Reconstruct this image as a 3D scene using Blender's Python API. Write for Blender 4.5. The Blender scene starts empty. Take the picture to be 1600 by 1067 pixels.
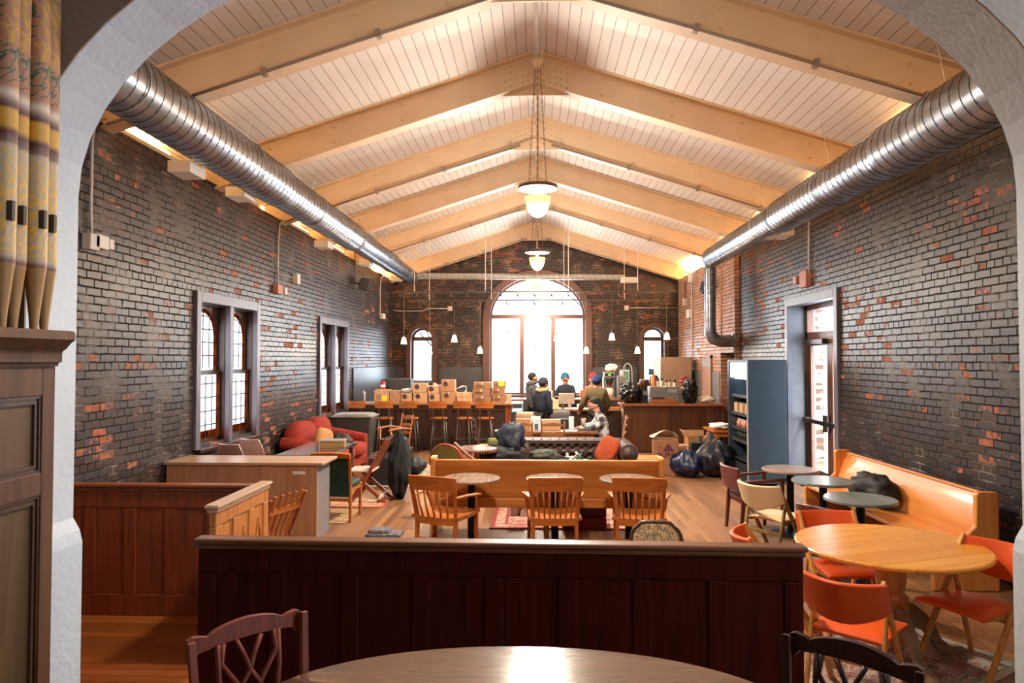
import bpy, bmesh, math, random
from mathutils import Vector, Matrix, Euler
from mathutils.geometry import tessellate_polygon
random.seed(7)
S = bpy.context.scene
COL = S.collection
PI = math.pi
R = math.radians
# ------------------------------------------------------------------ camera, world, exposure
F = 1080.0
CAM = Vector((0, 0, 2.0))
YAW, PITCH = math.atan(38 / F), math.atan(28.5 / F)
cd = bpy.data.cameras.new('camera')
cam = bpy.data.objects.new('camera', cd)
COL.objects.link(cam)
cam.location = CAM
cam.rotation_euler = (PI / 2 + PITCH, 0, YAW)
cd.sensor_width = 36
cd.lens = F / 1600 * 36
cd.clip_start = 0.05
S.camera = cam
S.view_settings.view_transform = 'Standard'
S.view_settings.look = 'None'
S.view_settings.exposure = 1.0
S.view_settings.gamma = 1
S.view_settings.use_curve_mapping = False
S.cycles.use_denoising = True
S.cycles.max_bounces = 7
S.cycles.diffuse_bounces = 4
S.cycles.glossy_bounces = 3
S.cycles.transmission_bounces = 6
S.cycles.sample_clamp_indirect = 6
S.cycles.caustics_reflective = False
S.cycles.caustics_refractive = False
w = bpy.data.worlds.new('overcast sky')
S.world = w
w.use_nodes = True
wn = w.node_tree.nodes['Background']
wn.inputs[0].default_value = (0.74, 0.87, 1.0, 1)
wn.inputs[1].default_value = 6.5

sl = bpy.data.lights.new('hazy sun', 'SUN'); sl.energy = 9.0; sl.angle = R(20); sl.color = (1, .97, .92)
so_ = bpy.data.objects.new('hazy sun', sl); COL.objects.link(so_); so_.rotation_euler = (R(48), 0, R(10)); so_.location = (0, -10, 20)
M3 = cam.rotation_euler.to_matrix()
def ray(px, py):
    return M3 @ Vector(((px - 800) / F, -(py - 533.5) / F, -1))
def atY(px, py, Y):
    d = ray(px, py); return CAM + d * (Y / d.y)
def atX(px, py, X):
    d = ray(px, py); return CAM + d * (X / d.x)
def atZ(px, py, Z=0.0):
    d = ray(px, py); return CAM + d * ((Z - CAM.z) / d.z)

# ------------------------------------------------------------------ materials
def srgb(r, g, b):
    return tuple(((c / 255) / 12.92 if c <= 10 else (((c / 255) + .055) / 1.055) ** 2.4) for c in (r, g, b)) + (1,)
MATS = {}
def base(name):
    m = bpy.data.materials.new(name); m.use_nodes = True
    nt = m.node_tree; return m, nt, nt.nodes, nt.links, nt.nodes['Principled BSDF']
def ramp(N, stops):
    r = N.new('ShaderNodeValToRGB'); e = r.color_ramp.elements
    while len(e) < len(stops): e.new(0.5)
    for k, (p, c) in enumerate(stops):
        e[k].position = p; e[k].color = c
    return r
def mat(name, rgb, rough=0.5, metal=0.0, var=0.12, scale=6, bump=0.0, bscale=60, sheen=0, emit=None, estr=0, coat=0, alpha=None):
    """plain procedural finish: colour broken up by noise, optional bump"""
    if name in MATS: return MATS[name]
    m, nt, N, L, b = base(name)
    c = srgb(*rgb)
    tc = N.new('ShaderNodeTexCoord'); nz = N.new('ShaderNodeTexNoise')
    nz.inputs['Scale'].default_value = scale; nz.inputs['Detail'].default_value = 4
    L.new(tc.outputs['Object'], nz.inputs['Vector'])
    lo = tuple(max(0, x * (1 - var)) for x in c[:3]) + (1,); hi = tuple(min(1, x * (1 + var)) for x in c[:3]) + (1,)
    r = ramp(N, [(0.3, lo), (0.7, hi)])
    L.new(nz.outputs['Fac'], r.inputs['Fac']); L.new(r.outputs['Color'], b.inputs['Base Color'])
    b.inputs['Roughness'].default_value = rough; b.inputs['Metallic'].default_value = metal
    if coat: b.inputs['Coat Weight'].default_value = coat
    if sheen: b.inputs['Sheen Weight'].default_value = sheen
    if emit:
        b.inputs['Emission Color'].default_value = srgb(*emit); b.inputs['Emission Strength'].default_value = estr
    if bump:
        n2 = N.new('ShaderNodeTexNoise'); n2.inputs['Scale'].default_value = bscale; n2.inputs['Detail'].default_value = 3
        L.new(tc.outputs['Object'], n2.inputs['Vector'])
        bp = N.new('ShaderNodeBump'); bp.inputs['Strength'].default_value = bump; bp.inputs['Distance'].default_value = 0.01
        L.new(n2.outputs['Fac'], bp.inputs['Height']); L.new(bp.outputs['Normal'], b.inputs['Normal'])
    MATS[name] = m; return m
def wood(name, rgb1, rgb2, rough=0.4, axis='Z', scale=1.0, coat=0.0, bump=0.1, knots=False):
    """wood grain running along the given object axis"""
    if name in MATS: return MATS[name]
    m, nt, N, L, b = base(name)
    tc = N.new('ShaderNodeTexCoord'); mp = N.new('ShaderNodeMapping')
    s = {'X': (1.2, 22, 22), 'Y': (22, 1.2, 22), 'Z': (22, 22, 1.2)}[axis]
    mp.inputs['Scale'].default_value = tuple(v * scale for v in s)
    L.new(tc.outputs['Object'], mp.inputs['Vector'])
    nz = N.new('ShaderNodeTexNoise'); nz.inputs['Scale'].default_value = 1.3; nz.inputs['Detail'].default_value = 6
    nz.inputs['Distortion'].default_value = 1.2
    L.new(mp.outputs['Vector'], nz.inputs['Vector'])
    r = ramp(N, [(0.28, srgb(*rgb1)), (0.62, srgb(*rgb2)), (0.8, srgb(*rgb1))])
    L.new(nz.outputs['Fac'], r.inputs['Fac'])
    out = r.outputs['Color']
    if knots:
        mp2 = N.new('ShaderNodeMapping'); mp2.inputs['Scale'].default_value = tuple(v * .35 * scale for v in s)
        L.new(tc.outputs['Object'], mp2.inputs['Vector'])
        vo = N.new('ShaderNodeTexVoronoi'); vo.inputs['Scale'].default_value = 1.1
        L.new(mp2.outputs['Vector'], vo.inputs['Vector'])
        r2 = ramp(N, [(0.1, srgb(96, 52, 18)), (0.24, (1, 1, 1, 1))])
        L.new(vo.outputs['Distance'], r2.inputs['Fac'])
        mx = N.new('ShaderNodeMix'); mx.data_type = 'RGBA'; mx.blend_type = 'MULTIPLY'; mx.inputs[0].default_value = 0.7
        L.new(out, mx.inputs[6]); L.new(r2.outputs['Color'], mx.inputs[7]); out = mx.outputs[2]
    L.new(out, b.inputs['Base Color'])
    b.inputs['Roughness'].default_value = rough
    if coat: b.inputs['Coat Weight'].default_value = coat; b.inputs['Coat Roughness'].default_value = 0.12
    bp = N.new('ShaderNodeBump'); bp.inputs['Strength'].default_value = bump; bp.inputs['Distance'].default_value = 0.003
    L.new(nz.outputs['Fac'], bp.inputs['Height']); L.new(bp.outputs['Normal'], b.inputs['Normal'])
    MATS[name] = m; return m
def math_(N, L, op, a, b=None):
    n = N.new('ShaderNodeMath'); n.operation = op
    for i, v in enumerate((a, b)):
        if v is None: continue
        if isinstance(v, (int, float)): n.inputs[i].default_value = v
        else: L.new(v, n.inputs[i])
    return n.outputs[0]
def brick(name, axes, dark, mid, red, red_amount, mortar, patch=0.5, rough=0.38, zoff=0.0, bw=0.225, rh=0.079):
    """painted old brick: mostly dark paint, single bricks and patches worn to bare clay"""
    m, nt, N, L, b = base(name)
    tc = N.new('ShaderNodeTexCoord'); sp = N.new('ShaderNodeSeparateXYZ'); cb = N.new('ShaderNodeCombineXYZ')
    L.new(tc.outputs['Object'], sp.inputs[0])
    nw = N.new('ShaderNodeTexNoise'); nw.inputs['Scale'].default_value = 9; nw.inputs['Detail'].default_value = 3
    L.new(tc.outputs['Object'], nw.inputs['Vector'])
    wob = math_(N, L, 'MULTIPLY', math_(N, L, 'SUBTRACT', nw.outputs['Fac'], 0.5), 0.022)
    L.new(math_(N, L, 'ADD', sp.outputs[axes[0]], wob), cb.inputs[0])
    L.new(math_(N, L, 'ADD', math_(N, L, 'ADD', sp.outputs[axes[1]], zoff), wob), cb.inputs[1])
    bt = N.new('ShaderNodeTexBrick')
    bt.offset = 0.5; bt.squash = 0.5; bt.squash_frequency = 6
    bt.inputs['Scale'].default_value = 1.0
    bt.inputs['Color1'].default_value = (0, 0, 0, 1); bt.inputs['Color2'].default_value = (1, 1, 1, 1)
    bt.inputs['Mortar'].default_value = (0.5, 0.5, 0.5, 1)
    bt.inputs['Mortar Size'].default_value = 0.009; bt.inputs['Mortar Smooth'].default_value = 0.4
    bt.inputs['Brick Width'].default_value = bw; bt.inputs['Row Height'].default_value = rh
    L.new(cb.outputs[0], bt.inputs['Vector'])
    bwv = N.new('ShaderNodeRGBToBW'); L.new(bt.outputs['Color'], bwv.inputs[0])
    n1 = N.new('ShaderNodeTexNoise'); n1.inputs['Scale'].default_value = 0.7; n1.inputs['Detail'].default_value = 5; n1.inputs['Roughness'].default_value = .65
    L.new(tc.outputs['Object'], n1.inputs['Vector'])
    n2 = N.new('ShaderNodeTexNoise'); n2.inputs['Scale'].default_value = 22; n2.inputs['Detail'].default_value = 5
    L.new(tc.outputs['Object'], n2.inputs['Vector'])
    # dark paint tones per brick
    r1 = ramp(N, [(0.0, srgb(*dark)), (1.0, srgb(*mid))])
    L.new(math_(N, L, 'ADD', math_(N, L, 'MULTIPLY', bwv.outputs[0], .4), math_(N, L, 'ADD', math_(N, L, 'MULTIPLY', n2.outputs['Fac'], .5), math_(N, L, 'MULTIPLY', math_(N, L, 'SUBTRACT', n1.outputs['Fac'], .4), .7))), r1.inputs['Fac'])
    # worn mask
    v = math_(N, L, 'ADD', bwv.outputs[0], math_(N, L, 'MULTIPLY', math_(N, L, 'SUBTRACT', n1.outputs['Fac'], 0.5), patch * 2.2))
    v = math_(N, L, 'ADD', v, math_(N, L, 'MULTIPLY', math_(N, L, 'SUBTRACT', n2.outputs['Fac'], 0.5), 0.55))
    rm = ramp(N, [(0.0, (0, 0, 0, 1)), (1.0, (1, 1, 1, 1))])
    e = rm.color_ramp.elements; e[0].position = 1 - red_amount; e[1].position = min(1, 1 - red_amount + 0.06)
    L.new(v, rm.inputs['Fac'])
    r3 = ramp(N, [(0.3, srgb(*[c * .62 for c in red])), (0.7, srgb(*red))])
    L.new(n2.outputs['Fac'], r3.inputs['Fac'])
    # some bricks are thinly painted and read brown
    tb = N.new('ShaderNodeMix'); tb.data_type = 'RGBA'; jit = math_(N, L, 'FRACT', math_(N, L, 'MULTIPLY', bwv.outputs[0], 7.31))
    L.new(math_(N, L, 'MULTIPLY', math_(N, L, 'GREATER_THAN', math_(N, L, 'ADD', jit, math_(N, L, 'MULTIPLY', math_(N, L, 'SUBTRACT', n1.outputs['Fac'], .5), 1.6)), .62), .75), tb.inputs[0])
    L.new(r1.outputs['Color'], tb.inputs[6]); tb.inputs[7].default_value = srgb(*[d_ * .35 + m_ * .25 + r_ * .22 for d_, m_, r_ in zip(dark, mid, red)])
    mx = N.new('ShaderNodeMix'); mx.data_type = 'RGBA'
    L.new(rm.outputs['Color'], mx.inputs[0]); L.new(tb.outputs[2], mx.inputs[6]); L.new(r3.outputs['Color'], mx.inputs[7])
    mo = N.new('ShaderNodeMix'); mo.data_type = 'RGBA'
    n3 = N.new('ShaderNodeTexNoise'); n3.inputs['Scale'].default_value = 3.2; n3.inputs['Detail'].default_value = 6
    L.new(tc.outputs['Object'], n3.inputs['Vector'])
    rmo = ramp(N, [(0.52, srgb(*[c * .45 for c in dark])), (0.68, srgb(*mortar))])
    L.new(n3.outputs['Fac'], rmo.inputs['Fac'])
    L.new(bt.outputs['Fac'], mo.inputs[0]); L.new(mx.outputs[2], mo.inputs[6]); L.new(rmo.outputs['Color'], mo.inputs[7])
    L.new(mo.outputs[2], b.inputs['Base Color'])
    rr = N.new('ShaderNodeMapRange'); rr.inputs['To Min'].default_value = rough; rr.inputs['To Max'].default_value = 0.9
    L.new(math_(N, L, 'MAXIMUM', bt.outputs['Fac'], rm.outputs['Color']), rr.inputs['Value'])
    L.new(rr.outputs[0], b.inputs['Roughness'])
    h = math_(N, L, 'ADD', math_(N, L, 'MULTIPLY', bt.outputs['Fac'], -1.0), math_(N, L, 'MULTIPLY', n2.outputs['Fac'], 0.35))
    h = math_(N, L, 'ADD', h, math_(N, L, 'MULTIPLY', bwv.outputs[0], 0.4))
    bp = N.new('ShaderNodeBump'); bp.inputs['Strength'].default_value = 0.8; bp.inputs['Distance'].default_value = 0.012
    L.new(h, bp.inputs['Height']); L.new(bp.outputs['Normal'], b.inputs['Normal'])
    MATS[name] = m; return m
def planks(name, ax, width, rgb, seam, seamw=0.035, rough=0.5, length=None, var=0.25, rgb2=None, grain=0.3, coat=0):
    """boards: seams every width metres across object axis ax[0], boards run along ax[1]"""
    m, nt, N, L, b = base(name)
    tc = N.new('ShaderNodeTexCoord'); sp = N.new('ShaderNodeSeparateXYZ'); L.new(tc.outputs['Object'], sp.inputs[0])
    u = math_(N, L, 'DIVIDE', sp.outputs[ax[0]], width)
    fr = math_(N, L, 'FRACT', math_(N, L, 'ADD', u, 1000.0))
    idx = math_(N, L, 'FLOOR', math_(N, L, 'ADD', u, 1000.0))
    wn_ = N.new('ShaderNodeTexWhiteNoise'); wn_.noise_dimensions = '2D'
    cb = N.new('ShaderNodeCombineXYZ'); L.new(idx, cb.inputs[0])
    edge = math_(N, L, 'LESS_THAN', fr, seamw)
    if length:
        w1 = N.new('ShaderNodeTexWhiteNoise'); w1.noise_dimensions = '1D'; L.new(idx, w1.inputs['W'])
        v = math_(N, L, 'ADD', math_(N, L, 'DIVIDE', sp.outputs[ax[1]], length), math_(N, L, 'MULTIPLY', w1.outputs['Value'], 7.0))
        v = math_(N, L, 'ADD', v, 1000.0)
        L.new(math_(N, L, 'FLOOR', v), cb.inputs[1])
        edge = math_(N, L, 'MAXIMUM', edge, math_(N, L, 'LESS_THAN', math_(N, L, 'FRACT', v), 0.004))
    L.new(cb.outputs[0], wn_.inputs['Vector'])
    mp = N.new('ShaderNodeMapping'); sc = [18, 18, 18]; sc['XYZ'.index(ax[1])] = 1.3
    mp.inputs['Scale'].default_value = sc; L.new(tc.outputs['Object'], mp.inputs['Vector'])
    ad = N.new('ShaderNodeVectorMath'); ad.operation = 'ADD'; L.new(mp.outputs['Vector'], ad.inputs[0])
    sc2 = N.new('ShaderNodeVectorMath'); sc2.operation = 'SCALE'; sc2.inputs['Scale'].default_value = 9; L.new(wn_.outputs['Color'], sc2.inputs[0]); L.new(sc2.outputs[0], ad.inputs[1])
    nz = N.new('ShaderNodeTexNoise'); nz.inputs['Scale'].default_value = 1; nz.inputs['Detail'].default_value = 5; L.new(ad.outputs[0], nz.inputs['Vector'])
    t = math_(N, L, 'ADD', math_(N, L, 'MULTIPLY', wn_.outputs['Value'], 1 - grain), math_(N, L, 'MULTIPLY', nz.outputs['Fac'], grain))
    c = srgb(*rgb); c2 = srgb(*rgb2) if rgb2 else tuple(x * (1 - var) for x in c[:3]) + (1,)
    r = ramp(N, [(0.15, c2), (0.85, c)]); L.new(t, r.inputs['Fac'])
    mx = N.new('ShaderNodeMix'); mx.data_type = 'RGBA'; L.new(edge, mx.inputs[0]); L.new(r.outputs['Color'], mx.inputs[6]); mx.inputs[7].default_value = srgb(*seam)
    L.new(mx.outputs[2], b.inputs['Base Color'])
    n4 = N.new('ShaderNodeTexNoise'); n4.inputs['Scale'].default_value = 1.5; n4.inputs['Detail'].default_value = 5; L.new(tc.outputs['Object'], n4.inputs['Vector'])
    mr = N.new('ShaderNodeMapRange'); mr.inputs['From Min'].default_value = .3; mr.inputs['From Max'].default_value = .7
    mr.inputs['To Min'].default_value = rough * .9; mr.inputs['To Max'].default_value = rough * 1.15; L.new(n4.outputs['Fac'], mr.inputs['Value']); L.new(mr.outputs[0], b.inputs['Roughness'])
    if coat: b.inputs['Coat Weight'].default_value = coat; b.inputs['Coat Roughness'].default_value = .15
    bp = N.new('ShaderNodeBump'); bp.inputs['Strength'].default_value = .5; bp.inputs['Distance'].default_value = 0.003
    L.new(math_(N, L, 'ADD', math_(N, L, 'MULTIPLY', edge, -1), math_(N, L, 'MULTIPLY', nz.outputs['Fac'], .2)), bp.inputs['Height']); L.new(bp.outputs['Normal'], b.inputs['Normal'])
    MATS[name] = m; return m

# ------------------------------------------------------------------ mesh building
class MB:
    def __init__(s): s.v = []; s.f = []
    def add(s, vs, fs):
        o = len(s.v); s.v += [tuple(v) for v in vs]; s.f += [tuple(i + o for i in f) for f in fs]; return s
    def box(s, c, d, rot=None):
        x, y, z = (k / 2 for k in d)
        vs = [Vector((a * x, b_ * y, e * z)) for a in (-1, 1) for b_ in (-1, 1) for e in (-1, 1)]
        if rot is not None:
            m = Euler(rot).to_matrix(); vs = [m @ v for v in vs]
        c = Vector(c)
        return s.add([v + c for v in vs], [(0, 1, 3, 2), (4, 6, 7, 5), (0, 4, 5, 1), (2, 3, 7, 6), (0, 2, 6, 4), (1, 5, 7, 3)])
    def bb(s, x0, x1, y0, y1, z0, z1):
        return s.box(((x0 + x1) / 2, (y0 + y1) / 2, (z0 + z1) / 2), (abs(x1 - x0), abs(y1 - y0), abs(z1 - z0)))
    def bar(s, p0, p1, w, t, up=(0, 0, 1)):
        """rectangular bar; w across, t along the up-ish direction; w, t may be (start, end)"""
        p0, p1 = Vector(p0), Vector(p1); d = (p1 - p0).normalized(); up = Vector(up)
        if abs(d.dot(up)) > .98: up = Vector((0, 1, 0)) if abs(d.y) < .9 else Vector((1, 0, 0))
        sx = d.cross(up).normalized(); su = sx.cross(d).normalized()
        w = w if isinstance(w, tuple) else (w, w); t = t if isinstance(t, tuple) else (t, t)
        vs = []
        for p, ww, tt in ((p0, w[0], t[0]), (p1, w[1], t[1])):
            for a, b_ in ((-1, -1), (1, -1), (1, 1), (-1, 1)): vs.append(p + sx * a * ww / 2 + su * b_ * tt / 2)
        return s.add(vs, [(3, 2, 1, 0), (4, 5, 6, 7), (0, 1, 5, 4), (1, 2, 6, 5), (2, 3, 7, 6), (3, 0, 4, 7)])
    def tube(s, pts, r, n=8, closed=False, caps=True, flat=1.0):
        pts = [Vector(p) for p in pts]; k = len(pts)
        rs = r if isinstance(r, (list, tuple)) else [r] * k
        rings = []; prev = None
        for i, p in enumerate(pts):
            a = pts[(i - 1) % k] if (i or closed) else p; b_ = pts[(i + 1) % k] if (i < k - 1 or closed) else p
            d = (b_ - a).normalized()
            if prev is None:
                ref = Vector((0, 0, 1)) if abs(d.z) < .9 else Vector((1, 0, 0))
                x = d.cross(ref).normalized()
            else:
                x = (prev - d * prev.dot(d)).normalized()
            prev = x; y = d.cross(x)
            rings.append([p + (x * math.cos(2 * PI * j / n) + y * math.sin(2 * PI * j / n) * flat) * rs[i] for j in range(n)])
        vs = [v for g in rings for v in g]; fs = []
        for i in range(k if closed else k - 1):
            i2 = (i + 1) % k
            for j in range(n): fs.append((i * n + j, i * n + (j + 1) % n, i2 * n + (j + 1) % n, i2 * n + j))
        if caps and not closed: fs += [tuple(range(n))[::-1], tuple((k - 1) * n + j for j in range(n))]
        return s.add(vs, fs)
    def cyl(s, p0, p1, r, n=16): return s.tube([p0, p1], r, n)
    def lathe(s, prof, c=(0, 0, 0), n=24, caps=True, m=None, sx=1, sy=1):
        vs = []; fs = []; c = Vector(c)
        for r, z in prof:
            for j in range(n):
                v = Vector((r * math.cos(2 * PI * j / n) * sx, r * math.sin(2 * PI * j / n) * sy, z))
                vs.append((m @ v if m else v) + c)
        for i in range(len(prof) - 1):
            for j in range(n): fs.append((i * n + j, i * n + (j + 1) % n, (i + 1) * n + (j + 1) % n, (i + 1) * n + j))
        if caps: fs += [tuple(range(n))[::-1], tuple((len(prof) - 1) * n + j for j in range(n))]
        return s.add(vs, fs)
    def ell(s, c, r, n=12, e=1.0, rot=None):
        """ellipsoid; e < 1 squares it off into a cushion"""
        c = Vector(c); vs = []; fs = []; k = n // 2 + 1; m = Euler(rot).to_matrix() if rot else None
        pw = lambda x: math.copysign(abs(x) ** e, x)
        for i in range(k):
            ph = -PI / 2 + PI * i / (k - 1)
            for j in range(n):
                th = 2 * PI * j / n
                v = Vector((r[0] * pw(math.cos(ph)) * pw(math.cos(th)), r[1] * pw(math.cos(ph)) * pw(math.sin(th)), r[2] * pw(math.sin(ph))))
                vs.append((m @ v if m else v) + c)
        for i in range(k - 1):
            for j in range(n): fs.append((i * n + j, i * n + (j + 1) % n, (i + 1) * n + (j + 1) % n, (i + 1) * n + j))
        return s.add(vs, fs)
    def prism(s, poly, o, u, v, depth):
        """2-D polygon (with optional holes) in frame o,u,v, pushed depth along u x v"""
        loops = poly if isinstance(poly[0][0], (list, tuple)) else [poly]
        o, u, v = Vector(o), Vector(u), Vector(v); nrm = u.cross(v).normalized() * depth
        flat = [p for l in loops for p in l]
        tris = tessellate_polygon([[Vector((p[0], p[1], 0)) for p in l] for l in loops])
        n = len(flat); vs = [o + u * p[0] + v * p[1] for p in flat]; vs += [q + nrm for q in vs]
        fs = [tuple(t) for t in tris] + [tuple(i + n for i in t) for t in tris]
        st = 0
        for l in loops:
            for i in range(len(l)):
                a, b_ = st + i, st + (i + 1) % len(l); fs.append((a, b_, b_ + n, a + n))
            st += len(l)
        return s.add(vs, fs)
    def surf(s, fn, nu, nv, th=0.0):
        """parametric sheet fn(u,v); th > 0 gives it thickness"""
        P = [[Vector(fn(i / nu, j / nv)) for j in range(nv + 1)] for i in range(nu + 1)]
        flat = [p for r_ in P for p in r_]; W = nv + 1
        q = [(i * W + j, (i + 1) * W + j, (i + 1) * W + j + 1, i * W + j + 1) for i in range(nu) for j in range(nv)]
        if not th: return s.add(flat, q)
        nr = []
        for i in range(nu + 1):
            for j in range(nv + 1):
                a = P[min(i + 1, nu)][j] - P[max(i - 1, 0)][j]; b_ = P[i][min(j + 1, nv)] - P[i][max(j - 1, 0)]
                nr.append(a.cross(b_).normalized() * th)
        n = len(flat); vs = flat + [p + d for p, d in zip(flat, nr)]
        fs = q + [tuple(i + n for i in f[::-1]) for f in q]
        rim = [i * W for i in range(nu + 1)] + [nu * W + j for j in range(1, W)] + [i * W + nv for i in range(nu - 1, -1, -1)] + [j for j in range(nv - 1, 0, -1)]
        for k in range(len(rim)):
            a, b_ = rim[k], rim[(k + 1) % len(rim)]; fs.append((b_, a, a + n, b_ + n))
        return s.add(vs, fs)
    def build(s, name, m, parent=None, smooth=False, bevel=0.0, sub=0, loc=None, fix=True, label=None, auto=None):
        me = bpy.data.meshes.new(name); me.from_pydata([tuple(v) for v in s.v], [], s.f); me.validate()
        if fix:
            b_ = bmesh.new(); b_.from_mesh(me); bmesh.ops.recalc_face_normals(b_, faces=b_.faces); b_.to_mesh(me); b_.free()
        me.materials.append(m)
        o = bpy.data.objects.new(name, me); COL.objects.link(o)
        if parent: o.parent = parent
        if loc: o.location = loc
        if bevel:
            md = o.modifiers.new('bevel', 'BEVEL'); md.width = bevel; md.segments = 2; md.limit_method = 'ANGLE'; md.angle_limit = R(40)
        if sub:
            md = o.modifiers.new('sub', 'SUBSURF'); md.levels = sub; md.render_levels = sub
        if smooth or sub:
            me.polygons.foreach_set('use_smooth', [True] * len(me.polygons))
        if auto:
            me.polygons.foreach_set('use_smooth', [True] * len(me.polygons)); me.set_sharp_from_angle(angle=R(auto))
        if label: o['label'] = label
        return o
def tag(o, label, cat, group=None, kind=None):
    o['label'] = label; o['category'] = cat
    if group: o['group'] = group
    if kind: o['kind'] = kind
    return o
def thing(name, label, cat, loc=(0, 0, 0), rz=0.0, group=None):
    o = bpy.data.objects.new(name, None); COL.objects.link(o)
    o.location = loc; o.rotation_euler = (0, 0, rz); o.empty_display_size = .1
    return tag(o, label, cat, group)
def struct(o): o['kind'] = 'structure'; return o
def tree(o):
    r_ = [o]
    for c in list(o.children): r_ += tree(c)
    return r_
def dup(src, loc=None, rz=None, label=None, group=None, parent=None, sc=None):
    c = src.copy(); COL.objects.link(c); c.parent = parent
    if loc is not None: c.location = loc
    if rz is not None: c.rotation_euler = (0, 0, rz)
    if sc is not None: c.scale = sc
    if label: c['label'] = label
    if group: c['group'] = group
    for ch in list(src.children): dup(ch, parent=c)
    return c
def arch(hw, z0, zs, rise, n=16, cx=0):
    """closed outline of an arched opening, straight to zs then a (semi-)elliptical head"""
    p = [(cx - hw, z0)] + [(cx - hw * math.cos(PI * i / n), zs + rise * math.sin(PI * i / n)) for i in range(n + 1)] + [(cx + hw, z0)]
    return p[::-1]
def text(txt, size, loc, rot, m, name='lettering', parent=None, depth=.002, label=None):
    cu = bpy.data.curves.new(name, 'FONT'); cu.body = txt; cu.size = size; cu.extrude = depth; cu.align_x = 'CENTER'; cu.align_y = 'CENTER'; cu.offset = size * .035
    cu.materials.append(m); o = bpy.data.objects.new(name, cu); COL.objects.link(o); o.location = loc; o.rotation_euler = rot
    dg = bpy.context.evaluated_depsgraph_get(); me = bpy.data.meshes.new_from_object(o.evaluated_get(dg)); bpy.data.objects.remove(o)
    o = bpy.data.objects.new(name, me); COL.objects.link(o); o.location = loc; o.rotation_euler = rot
    if parent: o.parent = parent
    return o
# ------------------------------------------------------------------ dimensions of the hall
XL, XR, YB, YA, YF = -4.2, 4.2, 20.07, 3.45, 3.1      # side walls, back wall, arch wall back and front faces
ZW, ZR, SL = 4.3, 6.0, 0.32                            # top of brick, ridge, roof slope
roofz = lambda x: ZR - SL * abs(x)

m_brickL = brick('black painted brick', ('Y', 'Z'), (15, 13, 14), (78, 69, 70), (186, 110, 80), 0.075, (140, 125, 112), patch=0.42, rough=.34)
m_brickR = m_brickL
m_brickB = brick('black painted brick of the gable', ('X', 'Z'), (30, 23, 21), (66, 50, 43), (138, 76, 52), 0.07, (160, 132, 108), patch=0.9, rough=.5)
m_brickC = brick('orange brick chimney breast', ('Y', 'Z'), (160, 108, 84), (214, 166, 138), (220, 172, 144), 0.3, (190, 150, 125), patch=0.5, rough=.35)
m_brickX = brick('sunlit street brick', ('Y', 'Z'), (170, 120, 96), (215, 170, 140), (110, 80, 66), 0.2, (225, 215, 205), patch=0.2, rough=.8)
m_ceil = planks('white ceiling boards', 'XY', 0.125, (232, 227, 224), (92, 80, 70), seamw=0.05, rough=.42, var=.08)
m_floor = planks('oak floor boards', 'XY', 0.085, (160, 114, 78), (60, 38, 26), seamw=0.035, rough=.30, length=1.4, rgb2=(112, 76, 50), grain=.45)
m_floor2 = planks('dark stained floor boards', 'YX', 0.085, (168, 92, 40), (46, 22, 11), seamw=0.05, rough=.34, length=1.6, rgb2=(118, 60, 26), grain=.5)
m_cream = mat('cream painted steel', (226, 200, 168), .45, var=.05, scale=3)
m_plaster = mat('pale grey plaster', (186, 193, 202), .8, var=.05, scale=2, bump=.5, bscale=28)
m_taupe = mat('shade toned plaster', (138, 122, 110), .8, var=.08, scale=2, bump=.5, bscale=30)
m_trimw = mat('violet grey window paint', (104, 101, 112), .38, var=.06, scale=4)
m_darkwood = wood('dark window wood', (34, 20, 15), (62, 38, 27), .4, 'Z')
m_brown = mat('brown painted trim', (84, 54, 44), .45, var=.08, scale=5)
m_glass = None
def glassmat():
    m, nt, N, L, b = base('clear window glass')
    b.inputs['Base Color'].default_value = (1, 1, 1, 1); b.inputs['Roughness'].default_value = 0.0; b.inputs['IOR'].default_value = 1.05
    b.inputs['Transmission Weight'].default_value = 1; b.inputs['Specular IOR Level'].default_value = .3
    nt.nodes.remove(b); out = N['Material Output']
    tr = N.new('ShaderNodeBsdfTransparent'); tr.inputs[0].default_value = (.97, .98, .98, 1); gl = N.new('ShaderNodeBsdfGlossy'); gl.inputs['Roughness'].default_value = .02
    fr = N.new('ShaderNodeMath'); fr.operation = 'MULTIPLY'; lw_ = N.new('ShaderNodeLayerWeight'); lw_.inputs[0].default_value = .15; L.new(lw_.outputs['Facing'], fr.inputs[0]); fr.inputs[1].default_value = .3
    mx = N.new('ShaderNodeMixShader'); L.new(fr.outputs[0], mx.inputs[0]); L.new(tr.outputs[0], mx.inputs[1]); L.new(gl.outputs[0], mx.inputs[2]); L.new(mx.outputs[0], out.inputs[0])
    return m
m_glass = glassmat()
def stained():
    """leaded light: clear milky panes, amber border, dark cames; object X across, Z up"""
    m, nt, N, L, b = base('leaded stained glass'); out = N['Material Output']
    tc = N.new('ShaderNodeTexCoord'); nz = N.new('ShaderNodeTexNoise'); nz.inputs['Scale'].default_value = 5
    L.new(tc.outputs['Object'], nz.inputs['Vector'])
    r = ramp(N, [(.35, (.93, .9, .95, 1)), (.6, (1, .97, .9, 1)), (.72, (1, .85, .75, 1))]); L.new(nz.outputs['Fac'], r.inputs['Fac'])
    tr = N.new('ShaderNodeBsdfTransparent'); L.new(r.outputs['Color'], tr.inputs[0])
    tl = N.new('ShaderNodeBsdfTranslucent'); L.new(r.outputs['Color'], tl.inputs[0])
    mx = N.new('ShaderNodeMixShader'); mx.inputs[0].default_value = .35; L.new(tr.outputs[0], mx.inputs[1]); L.new(tl.outputs[0], mx.inputs[2]); L.new(mx.outputs[0], out.inputs[0])
    nt.nodes.remove(b); return m
m_stain = stained()
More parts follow.
